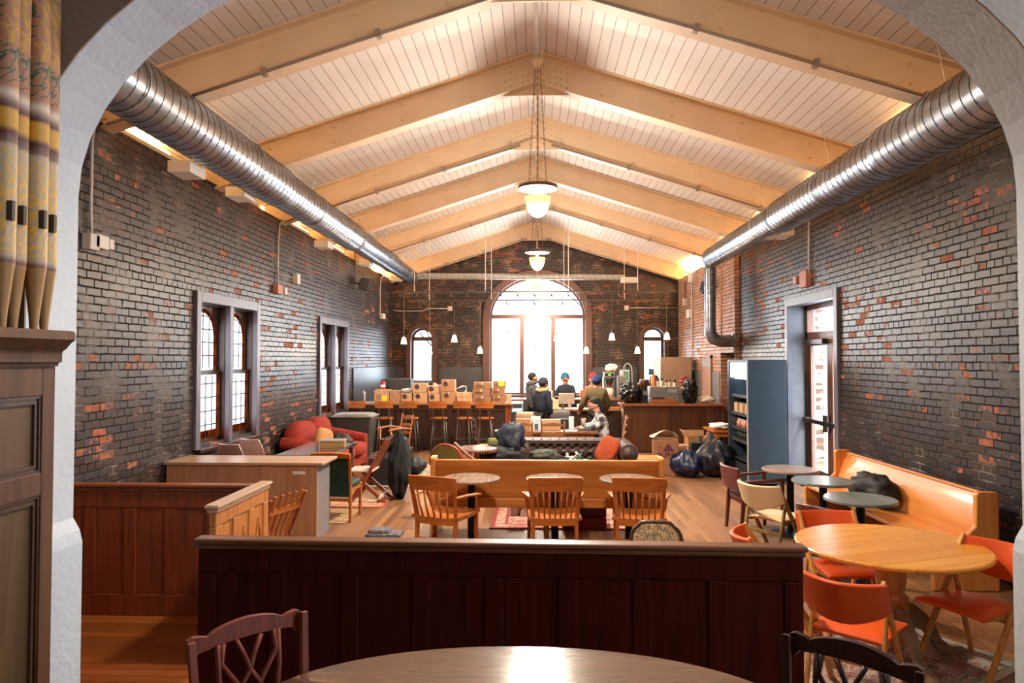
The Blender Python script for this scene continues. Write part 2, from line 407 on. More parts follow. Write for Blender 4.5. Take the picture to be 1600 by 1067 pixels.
def amber():
    m, nt, N, L, b = base('amber border glass'); out = N['Material Output']
    tc = N.new('ShaderNodeTexCoord'); nz = N.new('ShaderNodeTexNoise'); nz.inputs['Scale'].default_value = 14
    L.new(tc.outputs['Object'], nz.inputs['Vector'])
    r = ramp(N, [(.35, (.35, .07, .01, 1)), (.65, (.9, .38, .08, 1))]); L.new(nz.outputs['Fac'], r.inputs['Fac'])
    tr = N.new('ShaderNodeBsdfTransparent'); L.new(r.outputs['Color'], tr.inputs[0])
    L.new(tr.outputs[0], out.inputs[0]); nt.nodes.remove(b); return m
m_amber = amber()
m_lead = mat('lead came', (40, 34, 32), .6)

# ------------------------------------------------------------------ floor, ceiling
fl = MB().bb(-6, 6, -3.2, YB + .4, -.1, 0).build('floor', m_floor); struct(fl)
f2 = MB().bb(XL, -1.75, YA - .36, 5.58, 0.0, 0.004).build('floor', m_floor2); struct(f2)
for s_, nm in ((-1, 'ceiling'), (1, 'ceiling')):
    c = MB(); xe = 4.62
    c.prism([(0, ZR), (s_ * xe, roofz(xe)), (s_ * xe, roofz(xe) + .12), (0, ZR + .12)], (0, YB + .3, 0), (1, 0, 0), (0, 0, 1), YB + .3 - YF)
    struct(c.build(nm, m_ceil))
# ------------------------------------------------------------------ left wall with two paired windows
def yz(px, py, X): p = atX(px, py, X); return p.y, p.z
wins = []
for (a, b_, zt, zb) in ((yz(303.3, 453, XL), yz(402.8, 473.5, XL), None, yz(300, 704, XL)), (yz(497, 492, XL), yz(542.6, 504, XL), None, yz(499, 652, XL))):
    wins.append((a[0], b_[0], (a[1] + b_[1]) / 2, zb[1]))
TH = .45
hole = lambda a, b_, z0, z1: [(a, z0), (a, z1), (b_, z1), (b_, z0)]
frw = .07
wl = MB().prism([[(YA, 0), (YB, 0), (YB, ZW), (YA, ZW)]] + [hole(w_[0] + .04, w_[1] - .04, w_[3] + .04, w_[2] - .04) for w_ in wins], (XL, 0, 0), (0, 1, 0), (0, 0, 1), -TH)
struct(wl.build('wall_left', m_brickL))
def outerwall(sx):
    o = MB().bb(sx * 4.55, sx * 4.65, YF, YB + .3, ZW - .02, roofz(4.6) + .1)
    struct(o.build('wall_left' if sx < 0 else 'wall_right', m_cream))
outerwall(-1)
# right wall, door opening and the recess behind the drinks fridge
dA, dB_ = atX(1229.5, 468, XR), atX(1311.7, 448.7, XR)
dy0, dy1, dzt = dB_.y, dA.y, (dA.z + dB_.z) / 2
yc = atX(1155.5, 480, XR).y
wr = MB().prism([[(YA, 0), (yc, 0), (yc, ZW), (YA, ZW)], hole(dy0 + .04, dy1 - .04, -0.001, dzt - .04)], (XR, 0, 0), (0, 1, 0), (0, 0, 1), TH)
struct(wr.build('wall_right', m_brickR))
outerwall(1)
XC = XR - .1
ry1 = atX(1126, 560, XC).y
zl = atX(1140, 551, XC).z
wc = MB().prism([[(yc, 0), (YB, 0), (YB, ZW), (yc, ZW)], hole(yc + .02, ry1, -.001, zl)], (XC, 0, 0), (0, 1, 0), (0, 0, 1), .55)
struct(wc.build('wall_right', m_brickC))
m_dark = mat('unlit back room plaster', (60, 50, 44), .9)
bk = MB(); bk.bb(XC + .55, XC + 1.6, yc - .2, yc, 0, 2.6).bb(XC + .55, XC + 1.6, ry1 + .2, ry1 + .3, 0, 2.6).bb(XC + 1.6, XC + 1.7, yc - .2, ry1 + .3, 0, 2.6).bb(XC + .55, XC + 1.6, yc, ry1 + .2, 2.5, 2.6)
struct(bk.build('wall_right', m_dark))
struct(MB().bb(XC - .02, XC + .5, yc + .02, ry1 + .1, zl, zl + .06).build('trim_1', mat('steel lintel', (150, 132, 120), .5)))
# ------------------------------------------------------------------ gable wall
def frameY(px0, px1, pyt, pyb, Y): a = atY(px0, pyt, Y); b_ = atY(px1, pyb, Y); return a.x, b_.x, b_.z, a.z
bw = frameY(765.5, 914.5, 433, 617, YB)       # x0 x1 z0 ztop
sw1 = frameY(642, 675.5, 513, 597, YB)
sw2 = frameY(1006, 1038, 512, 597, YB)
def archspec(w_): hw = (w_[1] - w_[0]) / 2; return ((w_[0] + w_[1]) / 2, hw, w_[2], w_[3] - hw, w_[3])
loops = [[(-4.75, 0), (4.75, 0), (4.75, roofz(4.75)), (0, ZR + .02), (-4.75, roofz(4.75))]]
for w_ in (bw, sw1, sw2):
    cx, hw, z0, zs, zt = archspec(w_)
    zs2 = zs if w_ is not bw else atY(840, 494, YB).z
    loops.append(arch(hw + .03, z0 - .03, zs2, zt - zs2 + .03, 20, cx))
wb = MB().prism(loops, (0, YB, 0), (1, 0, 0), (0, 0, 1), -TH)
struct(wb.build('wall_back', m_brickB))
# charcoal sheet wainscot
m_char = mat('charcoal painted board', (62, 62, 68), .34, var=.25, scale=5, bump=.15, bscale=15)
zc = atY(600, 574, YB).z
yp = atX(550.5, 578, XL).y
for (x0, x1) in ((XL, sw1[0] - .2), (sw1[1] + .2, bw[0] - .22), (bw[1] + .22, sw2[0] - .2), (sw2[1] + .2, XC)):
    struct(MB().bb(x0, x1, YB - .025, YB, 0, zc).build('trim_2', m_char))
struct(MB().bb(XL, XL + .03, yp, YB - .03, 0, zc + .03).build('trim_3', m_char))
yp2 = atX(1080, 580, XC).y
struct(MB().bb(XC - .02, XC, 15.6, YB - .03, 0, atX(1100, 580, XC).z).build('trim_4', mat('grey metal wall sheet', (120, 116, 116), .35, .4)))

# ------------------------------------------------------------------ arch wall between the rooms
XA = 2.35
def archout(X0, up, n=28):
    zs = 2 + (562 - 300) / F * YA
    pts = [(-X0 + .05, 0), (-X0 + .05, 1.08), (-X0 + .035, 1.14), (-X0 + .0, 1.2)]
    for i in range(n + 1):
        t = PI * i / n
        pts.append((-X0 * math.cos(t), zs + 1.36 * math.sin(t)))
    pts += [(X0 - 0, 1.2), (X0 - .035, 1.14), (X0 - .05, 1.08), (X0 - .05, 0)]
    return pts
ao = archout(XA, 0)
outer = [(-5.4, 0)] + ao + [(5.4, 0), (5.4, 6.6), (-5.4, 6.6)]
wa = MB().prism(outer, (0, YA, 0), (1, 0, 0), (0, 0, 1), YA - YF)
struct(wa.build('wall_front', m_plaster))
# thin skin on the near face, the wall's shade put into its darker colour
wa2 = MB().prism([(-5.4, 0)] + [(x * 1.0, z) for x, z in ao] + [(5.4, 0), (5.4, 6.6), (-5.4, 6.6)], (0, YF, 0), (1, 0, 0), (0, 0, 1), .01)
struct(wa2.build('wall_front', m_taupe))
# near room shell
nr = MB().bb(-5.5, -5.4, -3.2, YF, 0, 6.6)
struct(nr.build('wall_left', m_taupe))
# right side of the near room has a tall window that lights the arch reveal
nr = MB().prism([[(-3.2, 0), (YF, 0), (YF, 6.6), (-3.2, 6.6)], hole(.6, 2.4, 1.6, 4.6)], (3.9, 0, 0), (0, 1, 0), (0, 0, 1), .3)
struct(nr.build('wall_right', m_taupe))
struct(MB().bb(-5.5, 4.2, -3.3, -3.2, 0, 6.6).build('wall_back', m_taupe))
struct(MB().bb(-5.5, 4.2, -3.3, YF, 6.6, 6.7).build('ceiling', m_taupe))

# ------------------------------------------------------------------ windows
def portal(loc, rot, sx, sy):
    l = bpy.data.lights.new('daylight opening', 'AREA'); l.shape = 'RECTANGLE'; l.size = sx; l.size_y = sy; l.cycles.is_portal = True
    o = bpy.data.objects.new('daylight opening', l); COL.objects.link(o); o.location = loc; o.rotation_euler = rot
wi = 0
def paired_window(w_, k):
    y0, y1, zt, zb = w_
    root = bpy.data.objects.new('window_%d' % k, None); COL.objects.link(root); root.location = (XL, (y0 + y1) / 2, zb); struct(root)
    W, H = (y1 - y0), zt - zb; h = W / 2
    f = MB()   # casing, proud of the brick
    for a, b_, z0, z1 in ((-h, -h + .115, 0, H), (h - .115, h, 0, H), (-h + .115, h - .115, H - .13, H), (-.05, .05, 0, H - .13)):
        f.bb(-.03, .045, a, b_, z0, z1)
    f.build('window_frame', m_trimw, root, bevel=.006)
    j = MB()
    for a, b_, z0, z1 in ((-h + .05, -h + .12, 0, H), (h - .12, h - .05, 0, H), (-h + .12, h - .12, H - .13, H - .06), (-.06, .06, .02, H - .13)):
        j.bb(-.4, -.03, a, b_, z0, z1)
    j.build('window_jamb', m_darkwood, root)
    MB().bb(-.4, .08, -h + .05, h - .05, -.05, .0).build('window_sill', m_darkwood, root, bevel=.006)
    for sgn in (-1, 1):
        c = sgn * (h - .12 + .06) / 2; hw = (h - .12 - .06) / 2
        for part_, (z0, z1, x) in (('lower_sash', (.03, H * .48, -.10)), ('upper_sash', (H * .48, H - .14, -.145))):
            s_ = MB(); st = .045
            if part_ == 'lower_sash':
                s_.bb(x - .02, x + .02, c - hw, c - hw + st, z0, z1).bb(x - .02, x + .02, c + hw - st, c + hw, z0, z1).bb(x - .02, x + .02, c - hw, c + hw, z0, z0 + .06).bb(x - .02, x + .02, c - hw, c + hw, z1 - .03, z1 + .02)
                g = [(c - hw + st, z0 + .06), (c + hw - st, z0 + .06), (c + hw - st, z1 - .03), (c - hw + st, z1 - .03)]
                gi = [(c - hw + st + .05, z0 + .06 + .1), (c + hw - st - .05, z0 + .16), (c + hw - st - .05, z1 - .03), (c - hw + st + .05, z1 - .03)]
            else:
                rr = hw - st
                ar = arch(rr, z0, z1 - .05 - rr, rr, 14, c)
                s_.prism([[(c - hw, z0), (c - hw, z1), (c + hw, z1), (c + hw, z0)], [(p[0], max(p[1], z0 + .03)) for p in ar]], (x - .02, 0, 0), (0, 1, 0), (0, 0, 1), .04)
                g = [(p[0], max(p[1], z0 + .03)) for p in ar]
                gi = [(p[0], max(p[1], z0 + .03)) for p in arch(rr - .05, z0, z1 - .05 - rr, rr - .05, 14, c)]
            so = s_.build(part_, m_darkwood, root)
            MB().prism(gi, (x, 0, 0), (0, 1, 0), (0, 0, 1), .004).build('pane', m_stain, so)
            MB().prism([g, gi], (x, 0, 0), (0, 1, 0), (0, 0, 1), .004).build('border_glass', m_amber, so)
            ld = MB(); zz0, zz1 = z0 + .05, z1 - .04
            for t in (.25, .5, .75):
                yy = c - hw + st + t * 2 * (hw - st)
                top = zz1 if part_ == 'lower_sash' else min(zz1, z1 - .05 - rr + math.sqrt(max(0, rr ** 2 - (yy - c) ** 2)))
                ld.bb(x - .003, x + .012, yy - .007, yy + .007, zz0, top)
            nz_ = 4
            for q in range(1, nz_ + 1):
                z = zz0 + (zz1 - zz0) * q / (nz_ + .6)
                hh = hw - st
                if part_ == 'upper_sash' and z > z1 - .05 - rr: hh = math.sqrt(max(0.001, rr ** 2 - (z - (z1 - .05 - rr)) ** 2))
                ld.bb(x - .003, x + .012, c - hh, c + hh, z - .007, z + .007)
            ld.build('lead_came', m_lead, so)
    portal((XL - .44, (y0 + y1) / 2, zb + H / 2), (0, -PI / 2, 0), H, W)
paired_window(wins[0], 1); paired_window(wins[1], 2)
def arch_window(w_, k, mull, zt_override=None, trans=None):
    cx, hw, z0, zs, zt = archspec(w_)
    if zt_override: zs = zt_override
    rise = zt - zs
    root = bpy.data.objects.new('window_%d' % k, None); COL.objects.link(root); root.location = (cx, YB, z0); struct(root)
    zs -= z0; cw = .2 if hw > 1 else .13
    MB().prism([arch(hw + cw, -.12, zs, rise + cw, 24), arch(hw, 0, zs, rise, 24)], (0, .02, 0), (1, 0, 0), (0, 0, 1), .06).build('window_casing', m_brown, root)
    MB().prism([arch(hw + .02, -.02, zs, rise + .02, 24), arch(hw - .05, .05, zs, rise - .05, 24)], (0, .3, 0), (1, 0, 0), (0, 0, 1), .07).build('window_frame', m_brown, root)
    MB().bb(-hw - cw - .04, hw + cw + .04, -.1, .2, -.1, 0).build('window_sill', m_brown, root, bevel=.006)
    mm = MB()
    for x in mull: mm.bb(x - .065, x + .065, .18, .3, 0, trans)
    mm.bb(-hw, hw, .16, .3, trans - .06, trans + .06)
    mm.build('mullion', m_brown, root)
    MB().prism(arch(hw, 0, zs, rise, 24), (0, .29, 0), (1, 0, 0), (0, 0, 1), .006).build('pane', m_glass, root)
    portal((cx, YB + .42, z0 + (zt - z0) / 2), (-PI / 2, 0, 0), 2 * hw, zt - z0)
ztr = atY(840, 494, YB).z
arch_window(bw, 3, [atY(815, 550, YB).x - (bw[0] + bw[1]) / 2, atY(864.5, 550, YB).x - (bw[0] + bw[1]) / 2], ztr - .02, ztr - bw[2])
arch_window(sw1, 4, [], None, atY(650, 529, YB).z - sw1[2])
arch_window(sw2, 5, [], None, atY(1020, 529, YB).z - sw2[2])
portal((3.85 + .3, 1.5, 3.1), (0, PI / 2, 0), 3.0, 1.8)

# ------------------------------------------------------------------ right door
root = bpy.data.objects.new('door_1', None); COL.objects.link(root); root.location = (XR, (dy0 + dy1) / 2, 0); struct(root)
h = (dy1 - dy0) / 2; H = dzt
c = MB()
for a, b_, z0, z1 in ((-h, -h + .12, 0, H), (h - .12, h, 0, H), (-h + .12, h - .12, H - .13, H)): c.bb(-.045, .03, a, b_, z0, z1)
c.build('door_casing', m_trimw, root, bevel=.006)
j = MB().bb(.03, .42, -h + .05, -h + .1, 0, H).bb(.03, .42, h - .1, h - .05, 0, H).bb(.03, .42, -h + .1, h - .1, H - .12, H - .06)
j.build('door_jamb', mat('pale painted reveal', (104, 106, 112), .4), root)
xd = .3; zt1 = atX(1280, 528, XR + xd).z
j = MB().bb(xd - .04, xd + .06, -h + .1, -h + .19, 0, H - .12).bb(xd - .04, xd + .06, h - .19, h - .1, 0, H - .12).bb(xd - .04, xd + .06, -h + .1, h - .1, zt1, zt1 + .1).bb(xd - .04, xd + .06, -h + .1, h - .1, H - .2, H - .12)
m_bronze = mat('brown door wood', (112, 74, 54), .4, var=.15)
j.build('door_frame', m_bronze, root)
MB().bb(xd, xd + .01, -h + .19, h - .19, zt1 + .1, H - .2).build('transom_pane', m_glass, root)
lw = (2 * h - .38) * .5
for k_, (a, b_) in enumerate(((-h + .19, 0), (0, h - .19))):
    l = MB().bb(xd - .03, xd + .02, a, a + .1, 0, zt1).bb(xd - .03, xd + .02, b_ - .1, b_, 0, zt1).bb(xd - .03, xd + .02, a + .1, b_ - .1, 0, .25).bb(xd - .03, xd + .02, a + .1, b_ - .1, zt1 - .12, zt1)
    lo = l.build('door_leaf', m_bronze, root, bevel=.004)
    MB().bb(xd - .01, xd, a + .1, b_ - .1, .25, zt1 - .12).build('pane', m_glass, lo)
m_steel = mat('brushed steel', (120, 120, 122), .3, .9, var=.1)
zb_ = atX(1280, 660, XR + .2).z
pb = MB().bb(xd - .13, xd - .08, -h + .16, h - .16, zb_ - .03, zb_ + .03)
pb.bb(xd - .12, xd - .03, -h + .18, -h + .26, zb_ - .04, zb_ + .04).bb(xd - .12, xd - .03, h - .26, h - .18, zb_ - .04, zb_ + .04)
pb.cyl((xd - .09, 0, zb_ - .13), (xd - .09, 0, zb_ + .13), .05)
pb.build('panic_bar', mat('dark bronze hardware', (70, 58, 54), .35, .7), root, auto=40)
MB().bb(xd - .12, xd - .02, .05, h - .3, zt1 - .1, zt1 - .02).build('door_closer', mat('dark bronze hardware', (70, 58, 54), .35, .7), root, bevel=.004)
portal((XR + .5, (dy0 + dy1) / 2, H / 2), (0, PI / 2, 0), H, 2 * h)
# outside: paving, neighbouring brick pier
struct(MB().bb(4.66, 30, -6, 40, -.12, -.02).build('floor', mat('snowy paving', (235, 236, 240), .9)))
nb = thing('brick_building', 'sunlit orange and brown brick pier seen through the glazed side door', 'building', (4.8, 13.7, 0))
MB().bb(0, .8, 0, .34, 0, 6).build('wall', m_brickX, nb)
struct(MB().bb(-30, 30, YB + .46, 60, -.5, -.1).build('floor', mat('snowy paving', (235, 236, 240), .9)))

m_bark = mat('frosted bark', (40, 42, 46), .9)
def bare_tree(label, loc, h_, seed):
    rnd = random.Random(seed); t = thing('bare_tree', label, 'tree', loc); br = MB()
    def grow(p, d, L, r_, lv):
        q = p + d * L; br.tube([p, p.lerp(q, .5) + Vector((rnd.uniform(-.04, .04), 0, rnd.uniform(-.04, .04))) * L, q], [r_, r_ * .85, r_ * .7], 5)
        if lv == 0: return
        for k in range(4 if lv > 1 else 3):
            dd = (d + Vector((rnd.uniform(-.9, .9), rnd.uniform(-.6, .6), rnd.uniform(-.35, .5)))).normalized(); grow(p.lerp(q, rnd.uniform(.5, 1)), dd, L * rnd.uniform(.55, .8), r_ * .68, lv - 1)
    grow(Vector((0, 0, h_ * .25)), Vector((0, 0, 1)), h_ * .3, .06, 4)
    MB().tube([(0, 0, 0), (0.05, 0, h_ * .3)], [.12, .07], 8).build('trunk', m_bark, t, smooth=True)
    o = br.build('branches', m_bark, t, smooth=True)
bare_tree('frosted bare tree outside the right pane of the big arched window', (2.3, 25.5, -.1), 6.5, 5)
bare_tree('frosted bare tree outside the small left window', (-4.0, 26.5, -.1), 5.5, 9)
# ------------------------------------------------------------------ roof beams
beamY = [6.55, 8.92, 11.25, 13.5, 15.95, 19.85]
ords = ['nearest the arch', 'second from the arch', 'third from the arch', 'fourth from the arch', 'fifth from the arch', 'against the brick gable']
m_flang = mat('grey beige pipe paint', (150, 132, 116), .5)
for i, y in enumerate(beamY):
    root = thing('roof_beam', 'cream painted steel roof beam with bolt heads, ' + ords[i], 'beam', (0, y, 0), 0, 'cream steel roof beams')
    last = i == len(beamY) - 1
    D = .42
    for s_ in (-1, 1):
        xe = 4.5; b_ = MB(); zt = lambda x: roofz(x) - .002
        q = [(0, zt(0)), (s_ * xe, zt(xe)), (s_ * xe, zt(xe) - D + .1), (s_ * (XR + .0), zt(XR) - D - .0), (0, zt(0) - D)]
        b_.prism(q, (0, .012, 0), (1, 0, 0), (0, 0, 1), .024)
        for zz, fw in ((-.0, .2), (-D + .02, .2)):
            x1_ = 4.5 if zz == 0 else 4.19
            b_.prism([(0, zt(0) + zz), (s_ * x1_, zt(x1_) + zz), (s_ * x1_, zt(x1_) + zz - .022), (0, zt(0) + zz - .022)], (0, fw / 2, 0), (1, 0, 0), (0, 0, 1), fw)
        ra = b_.build('rafter', m_cream, root)
        bo = MB()
        k = 0
        for x in [.85, 1.75, 2.65, 3.5]:
            for dz in (-.11, -.30): bo.ell((s_ * x, -.02, roofz(x) + dz), (.018, .012, .018), 8)
        for cxx in range(5):
            for dz in (-.08, -.16, -.25, -.34): bo.ell((s_ * (.1 + cxx * .075), -.022, roofz(.1 + cxx * .075) + dz), (.015, .012, .015), 6)
        bo.build('bolt_head', m_cream, ra, smooth=True)
    if i in (0, 2, 4, 5):
        for s_ in (-1, 1):
            q = [(s_ * .25, -.115, roofz(.25) - D - .02), (s_ * 4.12, -.115, roofz(4.12) - D - .0)]
            MB().tube(q, .016, 7).build('conduit', m_flang, root, smooth=True)
            for x in (.4, 1.5, 2.6, 3.6): MB().box((s_ * x, -.1, roofz(x) - D + .0), (.05, .06, .08), (0, s_ * .31, 0)).build('pipe_clamp', m_flang, root)
    MB().prism([(-.45, ZR - D - .145), (.45, ZR - D - .145), (0, ZR - D)], (0, .01, 0), (1, 0, 0), (0, 0, 1), .02).build('gusset_plate', m_cream, root)
# ridge conduit
r_ = MB().cyl((0.0, YA + .1, 5.86), (0.0, 19.7, 5.86), .02, 8).cyl((.07, YA + .1, 5.9), (.07, 19.7, 5.9), .013, 8)
tag(r_.build('conduit_pipe', mat('old painted pipe', (196, 186, 176), .5), smooth=True), 'pair of pale conduits running along the roof ridge above the lamps', 'pipe')

# ------------------------------------------------------------------ tube lights on the wall heads
m_tube = mat('warm fluorescent tube', (255, 220, 160), .5, emit=(255, 196, 118), estr=22)
m_white = mat('white enamel', (225, 218, 208), .45, var=.04)
def cove(sx, y, label):
    t = thing('tube_light', label, 'light', (sx * (4.24), y, ZW), 0, 'fluorescent lights on the wall heads')
    MB().bb(-.05, .05, -.62, .62, 0, .045).build('housing', m_white, t, bevel=.004)
    MB().cyl((-.0, -.58, .065), (0, .58, .065), .018, 8).build('tube', m_tube, t, smooth=True)
    l = bpy.data.lights.new('tube glow', 'AREA'); l.shape = 'RECTANGLE'; l.size = 1.2; l.size_y = .1; l.energy = COVE * (2.2 if sx > 0 else 1.1); l.color = (1, .58, .22)
    o = bpy.data.objects.new('tube glow', l); COL.objects.link(o); o.parent = t; o.location = (0, 0, .1)
    o.rotation_euler = (PI, 0, PI / 2); o.rotation_euler = Euler((0, R(180 - (-50 if sx > 0 else 50)), 0)); l.size, l.size_y = .08, 1.2
    return t
COVE = 52
cy = [4.6, 7.2, 9.6, 12.0, 14.4, 16.8, 18.9]
for sx, nm in ((-1, 'left'), (1, 'right')):
    for k, y in enumerate(cy):
        cove(sx, y, 'warm tube light on top of the %s brick wall, %s from the arch' % (nm, ['first', 'second', 'third', 'fourth', 'fifth', 'sixth', 'seventh'][k]))
# ------------------------------------------------------------------ spiral ducts
m_duct = mat('galvanised spiral duct', (150, 154, 162), .3, .95, var=.25, scale=7)
m_seam = mat('dark duct seam', (84, 82, 82), .5, .6)  # darker metal for the helical seam lines
m_galv = mat('galvanised sheet', (190, 188, 182), .4, .7, var=.1)
def spiral(mb, p0, p1, rads, pitch=.13, n=28):
    """duct shell with raised helical seams drawn as close rings; rads = [(t, r)...]"""
    p0, p1 = Vector(p0), Vector(p1); L = (p1 - p0).length; k = int(L / pitch)
    pts, rs = [], []
    def rad(t):
        for (a, ra), (b_, rb) in zip(rads, rads[1:]):
            if a <= t <= b_: return ra + (rb - ra) * (t - a) / max(1e-6, b_ - a)
        return rads[-1][1]
    for i in range(41):
        t = i / 40; pts.append(p0.lerp(p1, t)); rs.append(rad(t))
    for a, ra in rads[1:-1]:
        pts.append(p0.lerp(p1, a)); rs.append(ra)
    o_ = sorted(range(len(pts)), key=lambda i: (pts[i] - p0).length)
    mb.tube([pts[i] for i in o_], [rs[i] for i in o_], n)
    return mb
def helix(p0, p1, rads, pitch, parent, m=None):
    p0, p1 = Vector(p0), Vector(p1); L = (p1 - p0).length; ax = (p1 - p0).normalized(); k = int(L / pitch)
    x = ax.cross(Vector((0, 0, 1)) if abs(ax.z) < .9 else Vector((1, 0, 0))).normalized(); y = ax.cross(x); pts = []
    def rad(t):
        for (a, ra), (b_, rb) in zip(rads, rads[1:]):
            if a <= t <= b_: return ra + (rb - ra) * (t - a) / max(1e-6, b_ - a)
        return rads[-1][1]
    for i in range(k * 24):
        t = i / (k * 24); a = 2 * PI * i / 24; r_ = rad(t) + .001; pts.append(p0.lerp(p1, t) + x * r_ * math.cos(a) + y * r_ * math.sin(a))
    MB().tube(pts, .004, 4).build('duct_seam', m or m_seam, parent)
RL = [(0, .265), (.36, .265), (.37, .245), (.6, .245), (.61, .215), (.83, .215), (.84, .19), (1, .19)]
RR = [(0, .27), (.33, .27), (.34, .245), (.62, .245), (.63, .215), (1, .19)]
pL0 = Vector((-3.42, YA + .05, 4.30)); pL1 = Vector((-3.42, 18.75, 4.27))
root = thing('air_duct', 'long galvanised spiral air duct along the left wall, stepping down in diameter', 'duct', pL0)
spiral(MB(), (0, 0, 0), pL1 - pL0, RL).build('duct_shell', m_duct, root, auto=40)
helix((0, 0, 0), pL1 - pL0, RL, .13, root)
xr_ = thing('air_duct', 'thin galvanised cross duct hanging level in front of the gable wall', 'duct', pL0 + Vector((.19, 15.2, -.02)))
cr = MB(); spiral(cr, (0, 0, 0), (5.62, 0, -.06), [(0, .085), (1, .075)], .16, 14)
cr.build('duct_shell', m_galv, xr_, auto=40)
helix((0, 0, 0), (5.62, 0, -.06), [(0, .085), (1, .075)], .16, xr_)
bxs = [(293, 262, 42), (376, 300, 38), (0, 0, 0)]
diff = []
for px, py, sz in ((292, 266, .42), (376, 304, .42), (506, 383, .4), (572, 411, .4), (620, 436, .36), (650, 450, .3)):
    p = atX(px, py, -3.68); q = p - pL0
    MB().box(q, (.24, sz * .8, .12)).build('diffuser_box', m_white, root, bevel=.006)
for y in (2.0, 4.4, 6.8, 9.2, 11.6, 14.0):
    h_ = MB(); rr = .27
    h_.tube([(rr * math.cos(a), y, rr * math.sin(a)) for a in [i * PI / 12 for i in range(24)]], .006, 6, closed=True)
    h_.cyl((-.02, y, .24), (-.12, y, roofz(3.54) - 4.3), .004, 5).cyl((.02, y, .24), (.12, y, roofz(3.3) - 4.3), .004, 5)
    h_.build('hanger', m_galv, root)
pR0 = Vector((3.6, YA + .05, 4.12)); pR1 = Vector((3.6, 14.3, 4.10))
root = thing('air_duct', 'galvanised spiral air duct along the right wall, ending in a vertical drop', 'duct', pR0)
spiral(MB(), (0, 0, 0), pR1 - pR0, RR).build('duct_shell', m_duct, root, auto=40)
helix((0, 0, 0), pR1 - pR0, RR, .13, root)
e = MB(); d = pR1 - pR0
yv = d.y; zv = atY(1106, 520, 14.4).z - 4.12
xv = 0.0
dr = MB()
dr.tube([(0, yv - .1, 0), (0, yv + .03, -.02), (0, yv + .1, -.08), (0, yv + .13, -.2)], [.19, .19, .17, .14], 18)
spiral(dr, (0, yv + .13, -.15), (0, yv + .13, zv + .1), [(0, .12), (1, .115)], .16, 18)
dr.tube([(0, yv + .13, zv + .12), (.0, yv + .13, zv), (.07, yv + .13, zv - .12), (.2, yv + .13, zv - .17), (.5, yv + .13, zv - .17)], [.12, .125, .125, .125, .125], 18)
dr.tube([(.44, yv + .13, zv - .17), (.5, yv + .13, zv - .17)], .155, 18)
dr.build('drop_duct', m_duct, root, auto=40)
helix((0, yv + .13, -.2), (0, yv + .13, zv + .1), [(0, .12), (1, .115)], .16, root)
p = atX(1216, 363, 3.75) - pR0
MB().box(p, (.34, .42, .16)).build('diffuser_box', m_white, root, bevel=.006)
p = atX(1118, 412, 3.7) - pR0
MB().box(p, (.3, .36, .14)).build('diffuser_box', m_white, root, bevel=.006)
for y in (2.6, 5.0, 7.4, 9.6):
    h_ = MB(); rr = .27
    h_.tube([(rr * math.cos(a), y, rr * math.sin(a)) for a in [i * PI / 12 for i in range(24)]], .006, 6, closed=True)
    h_.cyl((-.02, y, .24), (-.12, y, roofz(3.48) - 4.12), .004, 5)
    h_.build('hanger', m_galv, root)
p = atY(983, 446, 18.65) - (pL0 + Vector((.19, 15.2, -.02)))
MB().box((p.x, 0, -.13), (.42, .2, .14)).build('diffuser_box', m_white, xr_, bevel=.008)
MB_ = None
